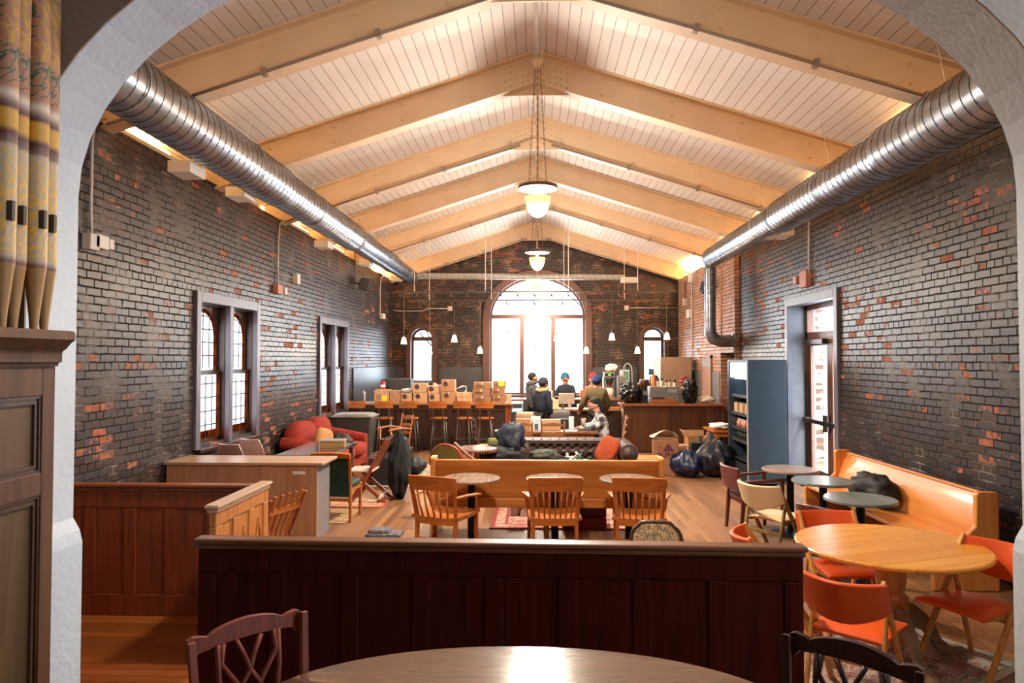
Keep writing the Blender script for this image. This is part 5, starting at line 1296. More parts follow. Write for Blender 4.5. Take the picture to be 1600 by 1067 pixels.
# bench right of the sofa
t = thing('low_bench', 'low wooden bench right of the tufted sofa, in front of the panelled counter', 'bench', (1.72, 11.2, 0))
MB().bb(-.28, .28, -.25, .25, .38, .44).build('bench_top', w_pew, t, bevel=.006)
for a in (-.22, .22): MB().bb(a - .03, a + .03, -.2, .2, 0, .38).build('leg', w_pewz, t)
# black coats heap on a chair
t = thing('upholstered_armchair', 'armchair buried under the dark padded coats left of the tufted sofa', 'chair', (-.45, 10.35, 0))
MB().bb(-.3, .3, -.3, .3, .1, .42).build('seat', f_olive, t, bevel=.04)
MB().bb(-.3, .3, .2, .32, .42, .8).build('backrest', f_olive, t, bevel=.04)
for a in (-.25, .25):
    for c_ in (-.25, .25): MB().cyl((a, c_, 0), (a, c_, .1), .025, 8).build('leg', w_walnut, t)
heap('padded_coat', 'navy padded coat with raised hood heaped left of the tufted sofa', 'coat', (-.38, 10.22, .62), (.2, .17, .23), f_navy, 4, amp=.3)
heap('padded_coat', 'black coat with fur edge slumped below the navy coat beside the sofa arm', 'coat', (-.48, 10.12, .42), (.34, .2, .16), f_black, 6, amp=.35)
# coat and bag on the wall pew
heap('black_bag', 'black rucksack and jacket lying on the seat of the wall pew', 'bag', (3.66, 7.7, .44), (.2, .34, .16), f_black, 9)
# ------------------------------------------------------------------ left bar, stools
def px2(x0, x1, y0, y1, Y):
    """width/height span of a picture rectangle standing at distance Y: x0, x1, z0, z1"""
    a = atY(x0, y1, Y); b_ = atY(x1, y0, Y); return a.x, b_.x, a.z, b_.z
BY = 15.25; bx1 = atY(799, 660, BY).x
w_bar = wood('dark bar front', (34, 18, 12), (62, 36, 24), .4, 'Z', .6)
w_bartop = wood('worn bar top', (130, 84, 48), (168, 116, 72), .3, 'X', .5, coat=.3)
t = thing('bar_counter', 'long dark wooden bar counter with worn top, stacked with cartons, left half of the room', 'bar', (0, BY, 0))
L0 = XL + .06
MB().bb(L0, bx1 - .02, .0, .55, 0.02, 1.0).build('body', w_bar, t)
f = MB()
for k in range(9): x = L0 + (bx1 - .1 - L0) * k / 8; f.bb(x, x + .1, -.025, 0, .02, 1.0)
f.bb(L0, bx1, -.02, 0, .88, 1.0).bb(L0, bx1, -.02, 0, .02, .18).build('front_frame', w_bar, t, bevel=.004)
MB().bb(L0, bx1 + .03, -.06, .6, 1.0, 1.045).build('worktop', w_bartop, t, bevel=.008)
MB().bb(bx1 - .14, bx1, -.03, .05, 0.02, 1.0).build('end_post', w_redoak, t, bevel=.006)
stool0 = None
names_ = ['leftmost bar stool, half behind the grey bin', 'second bar stool from the left, behind the armrest chair', 'third bar stool from the left, behind the ladder back armchair', 'fourth bar stool from the left', 'fifth bar stool from the left', 'rightmost bar stool, nearest the end of the bar']
for px, lb in zip((561.4, 602, 641.7, 687, 726, 759), names_):
    p = atY(px, 650, 14.95); lab = 'wood and grey metal ' + lb
    if stool0 is None:
        t = stool0 = thing('bar_stool', lab, 'stool', (p.x, 14.93, 0), 0, 'bar stools along the left bar')
        MB().lathe([(0, .72), (.17, .72), (.18, .735), (.17, .755), (.1, .75), (0, .75)], n=24, caps=False).build('seat', w_oakx, t, auto=40)
        MB().surf(lambda u, v: ((u - .5) * .38, -.23 - .03 * math.sin(PI * u), .97 + v * .15), 10, 2, .015).build('backrest', w_oakx, t, auto=60)
        for s_ in (-1, 1):
            MB().tube([(s_ * .1, -.12, .72), (s_ * .1, -.18, .8), (s_ * .1, -.225, .95), (s_ * .1, -.245, 1.08)], .014, 8).build('back_post', m_graym, t, smooth=True)
            for y in (-1, 1): MB().tube([(s_ * .11, y * .11, .72), (s_ * .17, y * .17, 0)], .015, 8).build('leg', m_graym, t, smooth=True)
        MB().tube([(.15, .15, .3), (-.15, .15, .3), (-.15, -.15, .3), (.15, -.15, .3)], .011, 6, closed=True).build('foot_ring', m_graym, t)
    else: dup(stool0, (p.x, 14.93, 0), random.uniform(-.12, .12), lab)
# cartons
def kraft(nm, c1, c2):
    return mat(nm, c1, .75, var=.1, scale=6)
k1 = mat('kraft card', (172, 124, 84), .75, var=.08); k2 = mat('pale kraft card', (192, 148, 106), .75, var=.08); k3 = mat('brown kraft card', (148, 102, 70), .75, var=.08)
m_tape = mat('packing tape', (206, 178, 140), .4); m_yel = mat('yellow sticker', (238, 214, 40), .6, var=.05); m_ink = mat('printed ink', (70, 46, 44), .7); m_paper = mat('white paper', (232, 230, 226), .7, var=.04)
def carton(label, x0, x1, z0, z1, Y, m, dep=.3, sticker=None, mark='dots', grp=None, rz=0):
    t = thing('cardboard_box', label, 'box', ((x0 + x1) / 2, Y + dep / 2, z0), rz, grp); w_ = (x1 - x0) / 2; h_ = z1 - z0; d_ = dep / 2
    MB().bb(-w_, w_, -d_, d_, 0, h_ - .004).build('carton', m, t, bevel=.003)
    MB().bb(-w_, w_, -.025, .025, h_ - .004, h_ + .001).bb(-w_ * .1, w_ * .1, -d_ - .002, -d_, h_ - .07, h_ - .004).build('tape', m_tape, t)
    if mark == 'round':
        MB().lathe([(0, 0), (.055, 0), (.055, .003), (0, .003)], c=(-w_ * .35, -d_, h_ * .62), n=20, caps=False, m=Matrix.Rotation(PI / 2, 3, 'X')).build('printed_emblem', m_ink, t)
    if mark == 'lines':
        q = MB()
        for k in range(3): q.bb(-w_ * .75, w_ * (.1 + .2 * (k % 2)), -d_ - .002, -d_, h_ * (.25 + .14 * k), h_ * (.25 + .14 * k) + .012)
        q.build('printed_lines', m_ink, t)
    if sticker: MB().bb(w_ * sticker[0], w_ * sticker[1], -d_ - .003, -d_ - .001, h_ * sticker[2], h_ * sticker[3]).build('sticker', m_yel, t)
    return t
CY = 15.42
def stack(x0, x1, ys, m, lab, Y=CY, dep=.32, grp=None, mark='round', sticker=None):
    order = {1: [''], 2: ['lower of two', 'upper of two'], 3: ['bottom of three', 'middle of three', 'topmost of three']}[len(ys) - 1]
    zb0 = 1.045
    tot = atY(700, ys[-1], Y).z - zb0
    hs = [(ys[0] - ys[-1])] ; z = zb0
    for k in range(len(ys) - 1):
        h_ = tot * (ys[k] - ys[k + 1]) / (ys[0] - ys[-1])
        a, b_, _, _ = px2(x0, x1, 600, 630, Y); off = .01 * (-1) ** k
        carton((lab + (', ' + order[k] if order[k] else '')), a + off, b_ + off, z, z + h_ - .001, Y, m, dep, sticker if k == len(ys) - 2 else None, mark, 'cartons stacked on the bar')
        z += h_
    return z
ztop = stack(584, 607, [630, 609], k2, 'kraft carton with yellow sticker, leftmost on the bar', sticker=(.0, .75, .1, .55), mark='lines')
stack(608, 625, [630, 610], k1, 'plain kraft carton right of the yellow stickered one', mark='')
zC = stack(626, 643, [630, 614], k2, 'small carton with plastic bag on top, left of the first double stack')
stack(645, 667, [630, 614, 599], k2, 'carton with round emblem in the first double stack on the bar')
stack(669, 686, [630, 616, 603], k2, 'small carton with round emblem in the second double stack on the bar')
stack(690, 711, [630, 612, 593], k1, 'tan carton with round emblem in the tallest double stack on the bar')
zG = stack(713, 738, [630, 621, 613], k2, 'flat shallow carton with folded paper above, middle of the bar', mark='')
stack(739, 766, [630, 619, 608, 597], k3, 'brown carton in the left triple stack on the bar', mark='lines')
stack(769, 789, [630, 618, 607, 595], k3, 'brown carton in the right triple stack on the bar', mark='lines', sticker=(-.1, .85, .35, .9))
stack(790.5, 798, [630, 616], k2, 'small pale carton at the right end of the bar', mark='', dep=.2)
heap('plastic_bag', 'crumpled clear plastic bag on the small carton', 'bag', (atY(634, 612, CY).x, CY + .16, zC), (.12, .1, .05), mat('clear plastic film', (220, 216, 210), .3), 21, amp=.4)
heap('plastic_bag', 'red and white plastic bag behind the second double carton stack', 'bag', (atY(683, 610, CY + .4).x, CY + .42, 1.045), (.15, .08, .2), mat('pinkish plastic bag', (220, 170, 168), .4), 22, amp=.3)
t = tag(MB().prism([(-.17, .06), (0, .12), (.08, .13), (.07, .03), (.05, .03), (.05, 0), (.09, 0), (.09, .14), (-.02, .15)], (0, 0, 0), (1, 0, 0), (0, 0, 1), .01).build('folded_paper', m_paper, loc=(atY(722, 610, CY).x, CY + .1, zG)), 'folded white paper standing on the flat carton', 'paper')
t = thing('fire_extinguisher', 'red fire extinguisher standing on the yellow stickered carton', 'extinguisher', (atY(595, 605, CY).x, CY + .2, ztop))
MB().lathe([(0, 0), (.055, 0), (.06, .01), (.06, .15), (.04, .18), (.018, .19), (0, .19)], n=16, caps=False).build('cylinder', mat('signal red', (200, 34, 44), .35), t, smooth=True)
MB().bb(-.03, .02, -.01, .01, .19, .22).build('valve', m_black, t)
MB().lathe([(.061, .05), (.061, .11)], n=16, caps=False).build('label_band', m_paper, t)
x0, x1, z0, z1 = px2(600, 642, 592, 630, 16.1)
t = thing('grey_cabinet', 'dark grey cabinet with a round port standing behind the bar cartons', 'cabinet', ((x0 + x1) / 2, 16.3, 0))
MB().bb(-(x1 - x0) / 2, (x1 - x0) / 2, -.2, .2, 0, z1).build('cabinet_body', mat('dark grey cabinet', (66, 66, 70), .45), t, bevel=.01)
MB().lathe([(0, 0), (.05, 0), (.05, .01), (0, .01)], c=(-(x1 - x0) / 2 + .09, -.2, z1 - .2), n=20, caps=False, m=Matrix.Rotation(PI / 2, 3, 'X')).build('port', m_black, t)
t = thing('beer_tap', 'small white tap tower on the left end of the bar', 'tap', (atY(568, 620, CY).x, CY + .1, 1.045))
MB().cyl((0, 0, 0), (0, 0, .2), .02, 10).bar((0, -.06, .2), (0, .05, .2), .04, .04).bar((0, -.06, .2), (0, -.06, .26), .03, .03).build('tap_body', m_white, t, auto=40)
# pastry case beyond the bar end
x0, x1, z0, z1 = px2(800, 806, 622, 650, 15.9)
t = thing('display_case', 'small pale blue edged counter case just right of the bar end', 'case', (x0 + .12, 15.9, 0))
MB().bb(-.12, .12, -.3, .3, 0, .82).build('cabinet', m_char, t, bevel=.008)
MB().bb(-.13, .13, -.31, .31, .82, .86).bb(-.13, -.11, -.31, .31, .86, 1.0).bb(.11, .13, -.31, .31, .86, 1.0).bb(-.13, .13, -.31, .31, 1.0, 1.03).build('case_frame', mat('pale blue enamel', (170, 206, 222), .4), t, bevel=.004)
# ------------------------------------------------------------------ low service counter with the till
Y1 = 15.35; a = atY(857, 660, Y1).x; b_ = atY(973, 660, Y1).x - .06
t = thing('service_counter', 'lower dark service counter with a light top between the two bars', 'counter', (0, Y1, 0))
MB().bb(a, b_, 0, .5, 0.02, .87).build('body', w_bar, t)
MB().bb(a - .03, b_, -.05, .55, .87, .91).build('worktop', w_bartop, t, bevel=.006)
t = thing('desktop_computer', 'silver desktop computer seen from behind on the service counter', 'computer', (atY(886, 632, Y1).x, Y1 + .22, .91))
MB().bb(-.18, .18, -.012, .012, .1, .34).build('screen', mat('silver aluminium', (196, 178, 162), .35, .6), t, bevel=.008)
MB().bar((0.04, -.012, .16), (.08, -.05, .01), .1, .012).bb(-.06, .14, -.07, .08, 0, .01).build('stand', mat('silver aluminium', (196, 178, 162), .35, .6), t)
def cyl_thing(name, label, cat, px, py, Y, r, h, m, z, grp=None, prof=None):
    p = atY(px, py, Y); return tag(MB().lathe(prof or [(0, 0), (r * .85, 0), (r, h), (r * .93, h), (r * .8, .01), (0, .01)], n=16, caps=False).build(name, m, loc=(p.x, Y, z), auto=40), label, cat, grp)
x0, x1, _, _ = px2(864, 873, 620, 637, Y1 + .15)
tag(MB().bb(-(x1 - x0) / 2, (x1 - x0) / 2, -.06, .06, 0, .2).build('paper_bag', mat('pale tan card', (226, 190, 140), .7), loc=((x0 + x1) / 2, Y1 + .2, .91), bevel=.004), 'small tan paper box left of the silver computer', 'box')
cyl_thing('jar', 'small brown jar in front of the silver computer', 'jar', 880, 634, Y1 + .05, .032, .1, mat('amber jar', (120, 84, 40), .3), .91)
cyl_thing('plastic_cup', 'clear plastic cup right of the silver computer', 'cup', 904, 634, Y1 + .2, .04, .1, mat('cloudy plastic', (200, 204, 208), .25), .91)
tag(MB().bb(-.35, .35, -.12, .12, 0, .004).build('paper_sheet', m_paper, loc=(atY(905, 638, Y1).x, Y1 + .12, .911)), 'white sheets spread on the service counter beside the computer', 'paper')
tag(MB().bb(-.2, .2, -.1, .1, 0, .03).build('wooden_tray', w_oakx, loc=(atY(968, 636, Y1).x - .1, Y1 + .2, .91), bevel=.004), 'thin wooden tray at the right end of the service counter', 'tray')
# back counter
Y2 = 17.7; a = atY(795, 650, Y2).x; b_ = atY(1030, 650, Y2).x
t = thing('back_counter', 'back counter with a wooden top under the big window and brewing machines', 'counter', (0, Y2, 0))
MB().bb(a, b_, 0, .6, 0.02, .96).build('body', m_char, t)
MB().bb(a - .02, b_ + .02, -.04, .62, .96, 1.0).build('worktop', w_walnutx, t, bevel=.006)
t = thing('stacked_cups', 'stack of white paper cups on the back counter left of the beanie man', 'cups', (atY(861, 620, Y2).x, Y2 + .2, 1.0))
MB().lathe([(0, 0), (.04, 0), (.045, .12), (.04, .12), (.048, .2), (.042, .2), (0, .2)], n=14, caps=False).build('cup_stack', m_paper, t, auto=40)
x0, x1, z0, z1 = px2(907, 920, 607, 622, Y2 + .1)
t = thing('wooden_crate', 'small slatted wooden box on the back counter behind the olive jacket', 'crate', ((x0 + x1) / 2, Y2 + .2, 1.0))
q = MB().bb(-.1, .1, -.08, .08, 0, .02)
for k in range(5): q.bb(-.1 + .042 * k, -.068 + .042 * k, -.1, -.085, 0, .22)
q.bb(-.11, -.1, -.1, .1, 0, .22).bb(.1, .11, -.1, .1, 0, .22).bb(-.1, .1, .085, .1, 0, .22).build('slatted_body', w_oak, t)
m_sst = mat('stainless steel', (176, 172, 168), .28, .85, var=.08); m_clear = mat('pale coffee glass', (170, 140, 110), .2)
def brewer(label, px0, px1, pyt, Y, hop=False):
    x0, x1, _, z1 = px2(px0, px1, pyt, 622, Y); w_ = (x1 - x0) / 2; h_ = z1 - 1.0
    t = thing('coffee_brewer', label, 'coffee machine', ((x0 + x1) / 2, Y + .2, 1.0))
    MB().bb(-w_, w_, -.02, .18, 0, h_).bb(-w_, w_, -.2, .18, h_ * .78, h_).bb(-w_, w_, -.2, 0, 0, h_ * .06).build('machine_body', m_sst, t, bevel=.008)
    MB().lathe([(0, h_ * .06), (w_ * .7, h_ * .06), (w_ * .75, h_ * .35), (w_ * .4, h_ * .4), (0, h_ * .4)], c=(0, -.11, 0), n=16, caps=False).build('server', mat('white carafe', (226, 216, 200), .3), t, smooth=True)
    MB().lathe([(0, h_ * .5), (w_ * .35, h_ * .5), (w_ * .75, h_ * .72), (w_ * .75, h_ * .78), (0, h_ * .78)], c=(0, -.11, 0), n=16, caps=False).build('brew_basket', m_black, t, smooth=True)
    MB().bb(-w_ * .8, w_ * .8, -.205, -.2, h_ * .84, h_ * .94).build('control_panel', m_black, t)
    MB().bb(-w_ * .25, w_ * .25, -.208, -.205, h_ * .87, h_ * .91).build('green_display', mat('green display', (80, 230, 60), .5, emit=(80, 230, 60), estr=2), t)
    MB().bb(-w_ * .3, w_ * .3, -.13, -.1, h_ * .42, h_ * .5).build('brown_tag', mat('brown tag', (140, 60, 30), .5), t)
    return t
brewer('tall steel coffee brewer with green display and a white cloth on top', 944, 961, 581, Y2)
zt_ = atY(952, 581, Y2).z
heap('white_cloth', 'white cloth bundled on top of the tall coffee brewer', 'cloth', (atY(955, 575, Y2 + .2).x, Y2 + .2, zt_), (.15, .12, .1), mat('cream cotton', (232, 222, 206), .85), 31, amp=.25)
x0, x1, _, z1 = px2(966, 978, 587, 622, Y2)
t = thing('coffee_grinder', 'squat steel grinder with a round dial, right of the tall brewer', 'grinder', ((x0 + x1) / 2, Y2 + .18, 1.0))
MB().bb(-.1, .1, -.12, .12, 0, z1 - 1.0).build('grinder_body', m_sst, t, bevel=.02)
MB().lathe([(0, 0), (.045, 0), (.045, .02), (0, .02)], c=(0, -.12, (z1 - 1) * .6), n=20, caps=False, m=Matrix.Rotation(PI / 2, 3, 'X')).build('dial', m_black, t)
t = thing('hose_tap', 'tall arched steel rinse tap rising behind the grinder', 'tap', (atY(988, 600, Y2 + .3).x, Y2 + .35, 1.0))
q = [(0, 0, 0), (0, 0, .7), (-.02, 0, .82), (-.08, 0, .9), (-.15, 0, .9), (-.2, 0, .82), (-.21, 0, .6)]
MB().tube(q, .016, 8).build('spout', m_sst, t, smooth=True)
x0, x1, z0, z1 = px2(982, 997, 577, 600, Y2 + .5)
t = thing('menu_board', 'white framed board with a green chart behind the grinders', 'board', ((x0 + x1) / 2, YB - .05, z0 - .1))
w_ = (x1 - x0) / 2 * 1.12; h_ = (z1 - z0) * 1.15
MB().bb(-w_, w_, 0, .02, 0, h_).build('board', mat('pale board', (206, 214, 208), .5), t)
MB().bb(-w_ * .1, w_ * .85, -.004, 0, h_ * .3, h_ * .9).build('green_chart', mat('green print', (40, 140, 96), .6), t)
q = MB()
for k in range(5): q.bb(-w_ * .05, w_ * .8, -.006, -.004, h_ * (.38 + .1 * k), h_ * (.38 + .1 * k) + .006)
q.build('chart_lines', m_paper, t)
# ------------------------------------------------------------------ panelled right counter
Y3 = 15.0; a = atY(974, 660, Y3).x; b_ = XC - .06
w_cp = wood('brown counter panel', (48, 24, 12), (92, 52, 26), .4, 'Z', .5)
t = thing('panelled_counter', 'tall counter fronted with wide dark boards and light gaps, right of the service counter', 'counter', (0, Y3, 0))
MB().bb(a, b_, .03, .6, 0.02, 1.0).build('body', mat('pale batten gap', (176, 156, 140), .5), t)
eds = [a] + [atY(px, 660, Y3).x for px in (1000.5, 1029, 1051.5, 1080, 1103, 1128)] + [b_]
for i in range(7):
    if eds[i + 1] - eds[i] > .03: MB().bb(eds[i] + .006, eds[i + 1] - .008, 0, .03, .04, .985).build('board', w_cp, t, bevel=.003)
MB().bb(a - .05, b_, -.05, .62, 1.0, 1.05).build('worktop', w_walnutx, t, bevel=.008)
MB().bb(a - .02, b_, -.02, .03, .0, .04).build('plinth', w_bar, t)
ZT = 1.05
m_bag = mat('glossy black bin liner', (20, 20, 22), .18, var=.3, scale=12, bump=.7, bscale=22)
p = atY(985, 615, Y3 + .3); heap('covered_machine', 'machine wrapped in a glossy black bin liner, left end of the panelled counter', 'covered machine', (p.x, Y3 + .3, ZT), (.2, .17, .22), m_bag, 41, n=30, amp=.3, fine=1.1)
p = atY(1078, 615, Y3 + .3); heap('covered_machine', 'machine wrapped in a black bin liner beside the red capped barista', 'covered machine', (p.x, Y3 + .28, ZT), (.15, .15, .25), m_bag, 42, n=30, amp=.3, fine=1.1)
p = atY(1104, 622, Y3 + .3); heap('folded_cloth', 'cream cloth bundle on the right end of the panelled counter', 'cloth', (p.x, Y3 + .3, ZT), (.19, .15, .08), mat('cream towel', (224, 208, 188), .9), 43, amp=.2)
p = atY(1007, 610, Y3 + .25)
t = thing('espresso_grinder', 'black espresso grinder with a bean hopper on the panelled counter', 'grinder', (p.x, Y3 + .28, ZT))
MB().bb(-.08, .08, -.12, .12, 0, .04).bb(-.065, .065, -.06, .1, .04, .32).build('grinder_body', m_black, t, bevel=.012)
MB().lathe([(.0, .32), (.05, .32), (.1, .45), (.1, .5), (.09, .52), (0, .52)], n=18, caps=False).build('hopper', mat('bean filled hopper', (84, 50, 38), .15, coat=.5), t, smooth=True)
MB().bb(-.04, .04, -.14, -.06, .18, .26).build('dosing_head', m_sst, t, bevel=.006)
p = atY(998, 605, Y3 + .4)
t = thing('hot_water_urn', 'tan and steel urn just left of the black espresso grinder', 'urn', (p.x, Y3 + .45, ZT))
MB().lathe([(0, 0), (.1, 0), (.1, .38), (.105, .4), (.06, .43), (0, .43)], n=20, caps=False).build('urn_body', mat('tan enamel', (196, 160, 120), .35), t, smooth=True)
MB().bb(-.02, .02, -.16, -.1, .06, .1).build('spigot', m_black, t)
x0, x1, z0, z1 = px2(1016, 1061, 604, 630, Y3 + .15)
t = thing('espresso_machine', 'wide stainless espresso machine with wooden tray, topped with cans', 'espresso machine', ((x0 + x1) / 2, Y3 + .32, ZT)); w_ = (x1 - x0) / 2
h_ = z1 - ZT
MB().bb(-w_, w_, -.16, .2, h_ * .35, h_).bb(-w_, -w_ + .05, -.16, .2, 0, h_ * .35).bb(w_ - .05, w_, -.16, .2, 0, h_ * .35).build('machine_body', m_sst, t, bevel=.015)
MB().bb(-w_ + .03, w_ - .03, -.18, .18, 0, .09).build('drip_tray', w_walnutx, t, bevel=.01)
MB().bb(w_ * .2, w_ * .85, -.166, -.16, h_ * .62, h_ * .85).build('name_panel', mat('grey badge plate', (150, 142, 146), .4), t, bevel=.01)
cm = [mat('orange can', (226, 140, 84), .5), mat('cream can', (222, 206, 176), .5), mat('dark lidded can', (70, 60, 52), .5)]
can0 = None
for k, (px, w2, hh, mi) in enumerate(((1021, .055, .2, 0), (1028, .035, .12, 1), (1034, .035, .13, 1), (1041, .03, .09, 1), (1046, .03, .1, 1), (1054, .035, .09, 1))):
    pp = atY(px, 600, Y3 + .3)
    t = thing('lidded_can', '%s on the espresso machine, %s of six from the left' % ('orange canister' if mi == 0 else 'cream can with a dark lid', ['first', 'second', 'third', 'fourth', 'fifth', 'last'][k]), 'can', (pp.x, Y3 + .3, z1), 0, 'cans on the espresso machine')
    MB().lathe([(0, 0), (w2, 0), (w2, hh), (0, hh)], n=14, caps=False).build('can', cm[mi], t, auto=40)
    MB().lathe([(0, hh), (w2 * .85, hh), (w2 * .85, hh + .05), (0, hh + .05)], n=14, caps=False).build('lid', cm[2] if mi else cm[0], t, auto=40)
# tall steel fridge, narrow doors
x0, x1, _, z1 = px2(1035, 1083, 558, 630, 17.75)
t = thing('steel_refrigerator', 'tall plain stainless refrigerator in the back right corner', 'refrigerator', ((x0 + x1) / 2 - .03, 18.1, 0)); w_ = (x1 - x0) / 2
MB().bb(-w_, w_, -.33, .6, .08, z1).build('cabinet', mat('warm stainless sheet', (178, 150, 130), .4, .6, var=.05), t, bevel=.01)
MB().bb(-w_ - .02, -w_, -.35, .6, .08, z1).build('door_edge', mat('pale door edge', (206, 200, 196), .4), t)
MB().bb(-w_ + .04, w_ - .04, -.3, .55, 0, .08).build('plinth', m_black, t)
x0, x1, z0, z1 = px2(1019, 1033, 558, 600, 19.2)
t = thing('wire_shelf', 'dark shelf unit with blue grey crates left of the steel refrigerator', 'shelf', ((x0 + x1) / 2 - .02, 19.55, 0))
q = MB()
for z in (.3, .8, 1.25, 1.6, z1): q.bb(-.14, .12, -.2, .2, z - .02, z)
for x in (-.14, .1):
    for y in (-.2, .18): q.bb(x, x + .02, y, y + .02, 0, z1)
q.build('shelf_frame', m_rail, t)
MB().bb(-.12, .1, -.18, .18, 1.6, 1.75).build('storage_tub', mat('blue grey tub', (96, 124, 140), .5), t, bevel=.01)
q1 = atX(1113.5, 555, XC); q0 = atX(1098, 555, XC)
rt = bpy.data.objects.new('door_2', None); COL.objects.link(rt); rt.location = (XC, (q1.y + q0.y) / 2, 0); struct(rt)
hh = abs(q0.y - q1.y) / 2; zt_ = q1.z
m_pdoor = mat('pinkish painted door', (150, 112, 96), .45, var=.12)
MB().bb(-.05, .0, -hh, hh, 0, .06).bb(-.05, 0, -hh, -hh + .06, 0, zt_).bb(-.05, 0, hh - .06, hh, 0, zt_).bb(-.05, 0, -hh, hh, zt_ - .06, zt_).build('door_frame', m_pdoor, rt)
for s_ in (-1, 1):
    lo = MB().bb(-.035, -.005, min(0, s_ * (hh - .06)) + .004, max(0, s_ * (hh - .06)) - .004, .06, zt_ - .06).build('door_leaf', m_pdoor, rt, bevel=.003)
MB().bb(-.04, -.035, -hh + .08, hh - .08, zt_ - .28, zt_ - .08).build('vent_plate', mat('bluish steel plate', (190, 200, 214), .25, .6), rt)
# ------------------------------------------------------------------ open display fridge
t = thing('display_fridge', 'tall blue grey open display fridge stocked with drinks, beside the side door', 'fridge', (3.34, 11.1, 0))
m_fr = mat('blue grey fridge side', (54, 68, 78), .25, .1, var=.06, coat=.4); FD, FH, FW = 1.1, 2.0, .62
MB().bb(0, FW, 0, .04, .04, FH).build('side_panel', m_fr, t, bevel=.004)
MB().bb(0, FW, FD - .04, FD, .04, FH).build('side_panel', m_fr, t, bevel=.004)
MB().bb(FW - .05, FW, .04, FD - .04, .04, FH).bb(0, FW, .04, FD - .04, FH - .04, FH).build('back_panel', m_black, t)
MB().bb(.02, .1, .04, FD - .04, FH - .3, FH - .04).build('header', mat('pale header panel', (196, 200, 206), .3), t)
MB().bb(-.01, .01, -.012, .0, .04, FH).build('edge_trim', m_galv, t); MB().bb(.0, .02, FD - .015, FD, .04, FH).build('edge_trim', m_galv, t)
for k, z in enumerate((.36, .66, .86, 1.1, 1.4)):
    MB().bb(.06 if z > .4 else .0, FW - .06, .05, FD - .05, z - .02, z).bb(.04 if z > .4 else .0, .06 if z > .4 else .02, .05, FD - .05, z - .03, z + .02).build('shelf', mat('dark shelf', (50, 52, 56), .35), t)
MB().bb(0.0, .05, .05, FD - .05, .04, .34).build('kick_panel', mat('dark louvre', (40, 44, 50), .4), t)
l = bpy.data.lights.new('fridge glow', 'AREA'); l.shape = 'RECTANGLE'; l.size = .06; l.size_y = .9; l.energy = 2.5; l.color = (.9, .95, 1)
o = bpy.data.objects.new('fridge glow', l); COL.objects.link(o); o.parent = t; o.location = (.2, FD / 2, FH - .08)
MB().bb(.1, .16, .08, FD - .08, FH - .325, FH - .305).build('light_strip', mat('fridge strip light', (240, 246, 255), .4, emit=(230, 240, 255), estr=4), t)
cols = [('red', (186, 50, 60)), ('amber', (190, 140, 90)), ('pink', (214, 120, 120)), ('tan', (196, 160, 120))]
bot = {}
for i, z in enumerate((.66, .86, 1.1)):
    nb = (7, 12, 3)[i]
    for k in range(nb):
        y = .1 + (FD - .2) * (k + .5) / nb
        cn, cc = cols[(k * 3 + i) % 4] if i != 2 else ('tan', (176, 130, 90))
        if i == 0: cn, cc = 'dark green', (56, 60, 44)
        r_, h_ = ((.035, .15), (.033, .12), (.1, .17))[i]
        key = (cn, i)
        lab = '%s %s on the %s fridge shelf, %s' % (cn, ('bottle', 'drink bottle', 'carton pack')[i], ('lower', 'middle', 'upper')[i], ['nearest the camera', 'second', 'third', 'fourth', 'fifth', 'sixth', 'seventh', 'eighth', 'ninth', 'tenth', 'eleventh', 'farthest from the camera'][k if k < nb - 1 else 11] + (' from the near side' if 0 < k < nb - 1 else ''))
        loc = (3.34 + .14, 11.1 + y, z)
        if key not in bot:
            b0 = thing(('bottle', 'bottle', 'carton_pack')[i], lab, ('bottle', 'bottle', 'carton')[i], loc, 0, 'drinks in the display fridge')
            mm = mat(cn + ' drink', cc, .3)
            if i < 2:
                MB().lathe([(0, 0), (r_, 0), (r_, h_ * .7), (r_ * .45, h_ * .88), (r_ * .45, h_), (0, h_)], n=12, caps=False).build('bottle_body', mm, b0, smooth=True)
                MB().lathe([(0, h_), (r_ * .5, h_), (r_ * .5, h_ + .018), (0, h_ + .018)], n=10, caps=False).build('cap', m_white, b0)
            else: MB().bb(-.08, .08, -.09, .09, 0, h_).build('pack', mm, b0, bevel=.004)
            bot[key] = b0
        else: dup(bot[key], loc, label=lab)
# ------------------------------------------------------------------ cartons and bags on the floor by the counter
x0, x1, z0, z1 = px2(1023, 1062, 687, 745, 12.1)
t = thing('cardboard_box', 'tall kraft carton printed ALPHA with a purple triangle, loose newspaper on top', 'box', ((x0 + x1) / 2, 12.3, 0), R(-5)); w_ = (x1 - x0) / 2
MB().bb(-w_, w_, -.18, .18, 0, z1).build('carton', k3, t, bevel=.004)
m_purp = mat('purple print', (84, 22, 50), .7)
q = MB()
for k in range(5):
    a_ = .105 * (k / 5); b2 = .105 * ((k + .8) / 5); zz = z1 - .06 - .15 * k / 5
    q.prism([(-a_, zz), (-b2, zz - .024), (b2, zz - .024), (a_ + .001, zz)], (.04, -.181, 0), (1, 0, 0), (0, 0, 1), .002)
q.build('printed_triangle', m_purp, t)
text('ALPHA', .115, (.02, -.183, z1 - .265), (PI / 2, 0, 0), m_purp, 'printed_word', t)
MB().tube([(-.13 + .03, -.182, z1 - .19), (-.15, -.182, z1 - .16), (-.13, -.182, z1 - .13), (-.08, -.182, z1 - .14), (.02, -.182, z1 - .19), (.1, -.182, z1 - .18)], .004, 5).build('printed_swoosh', m_purp, t)
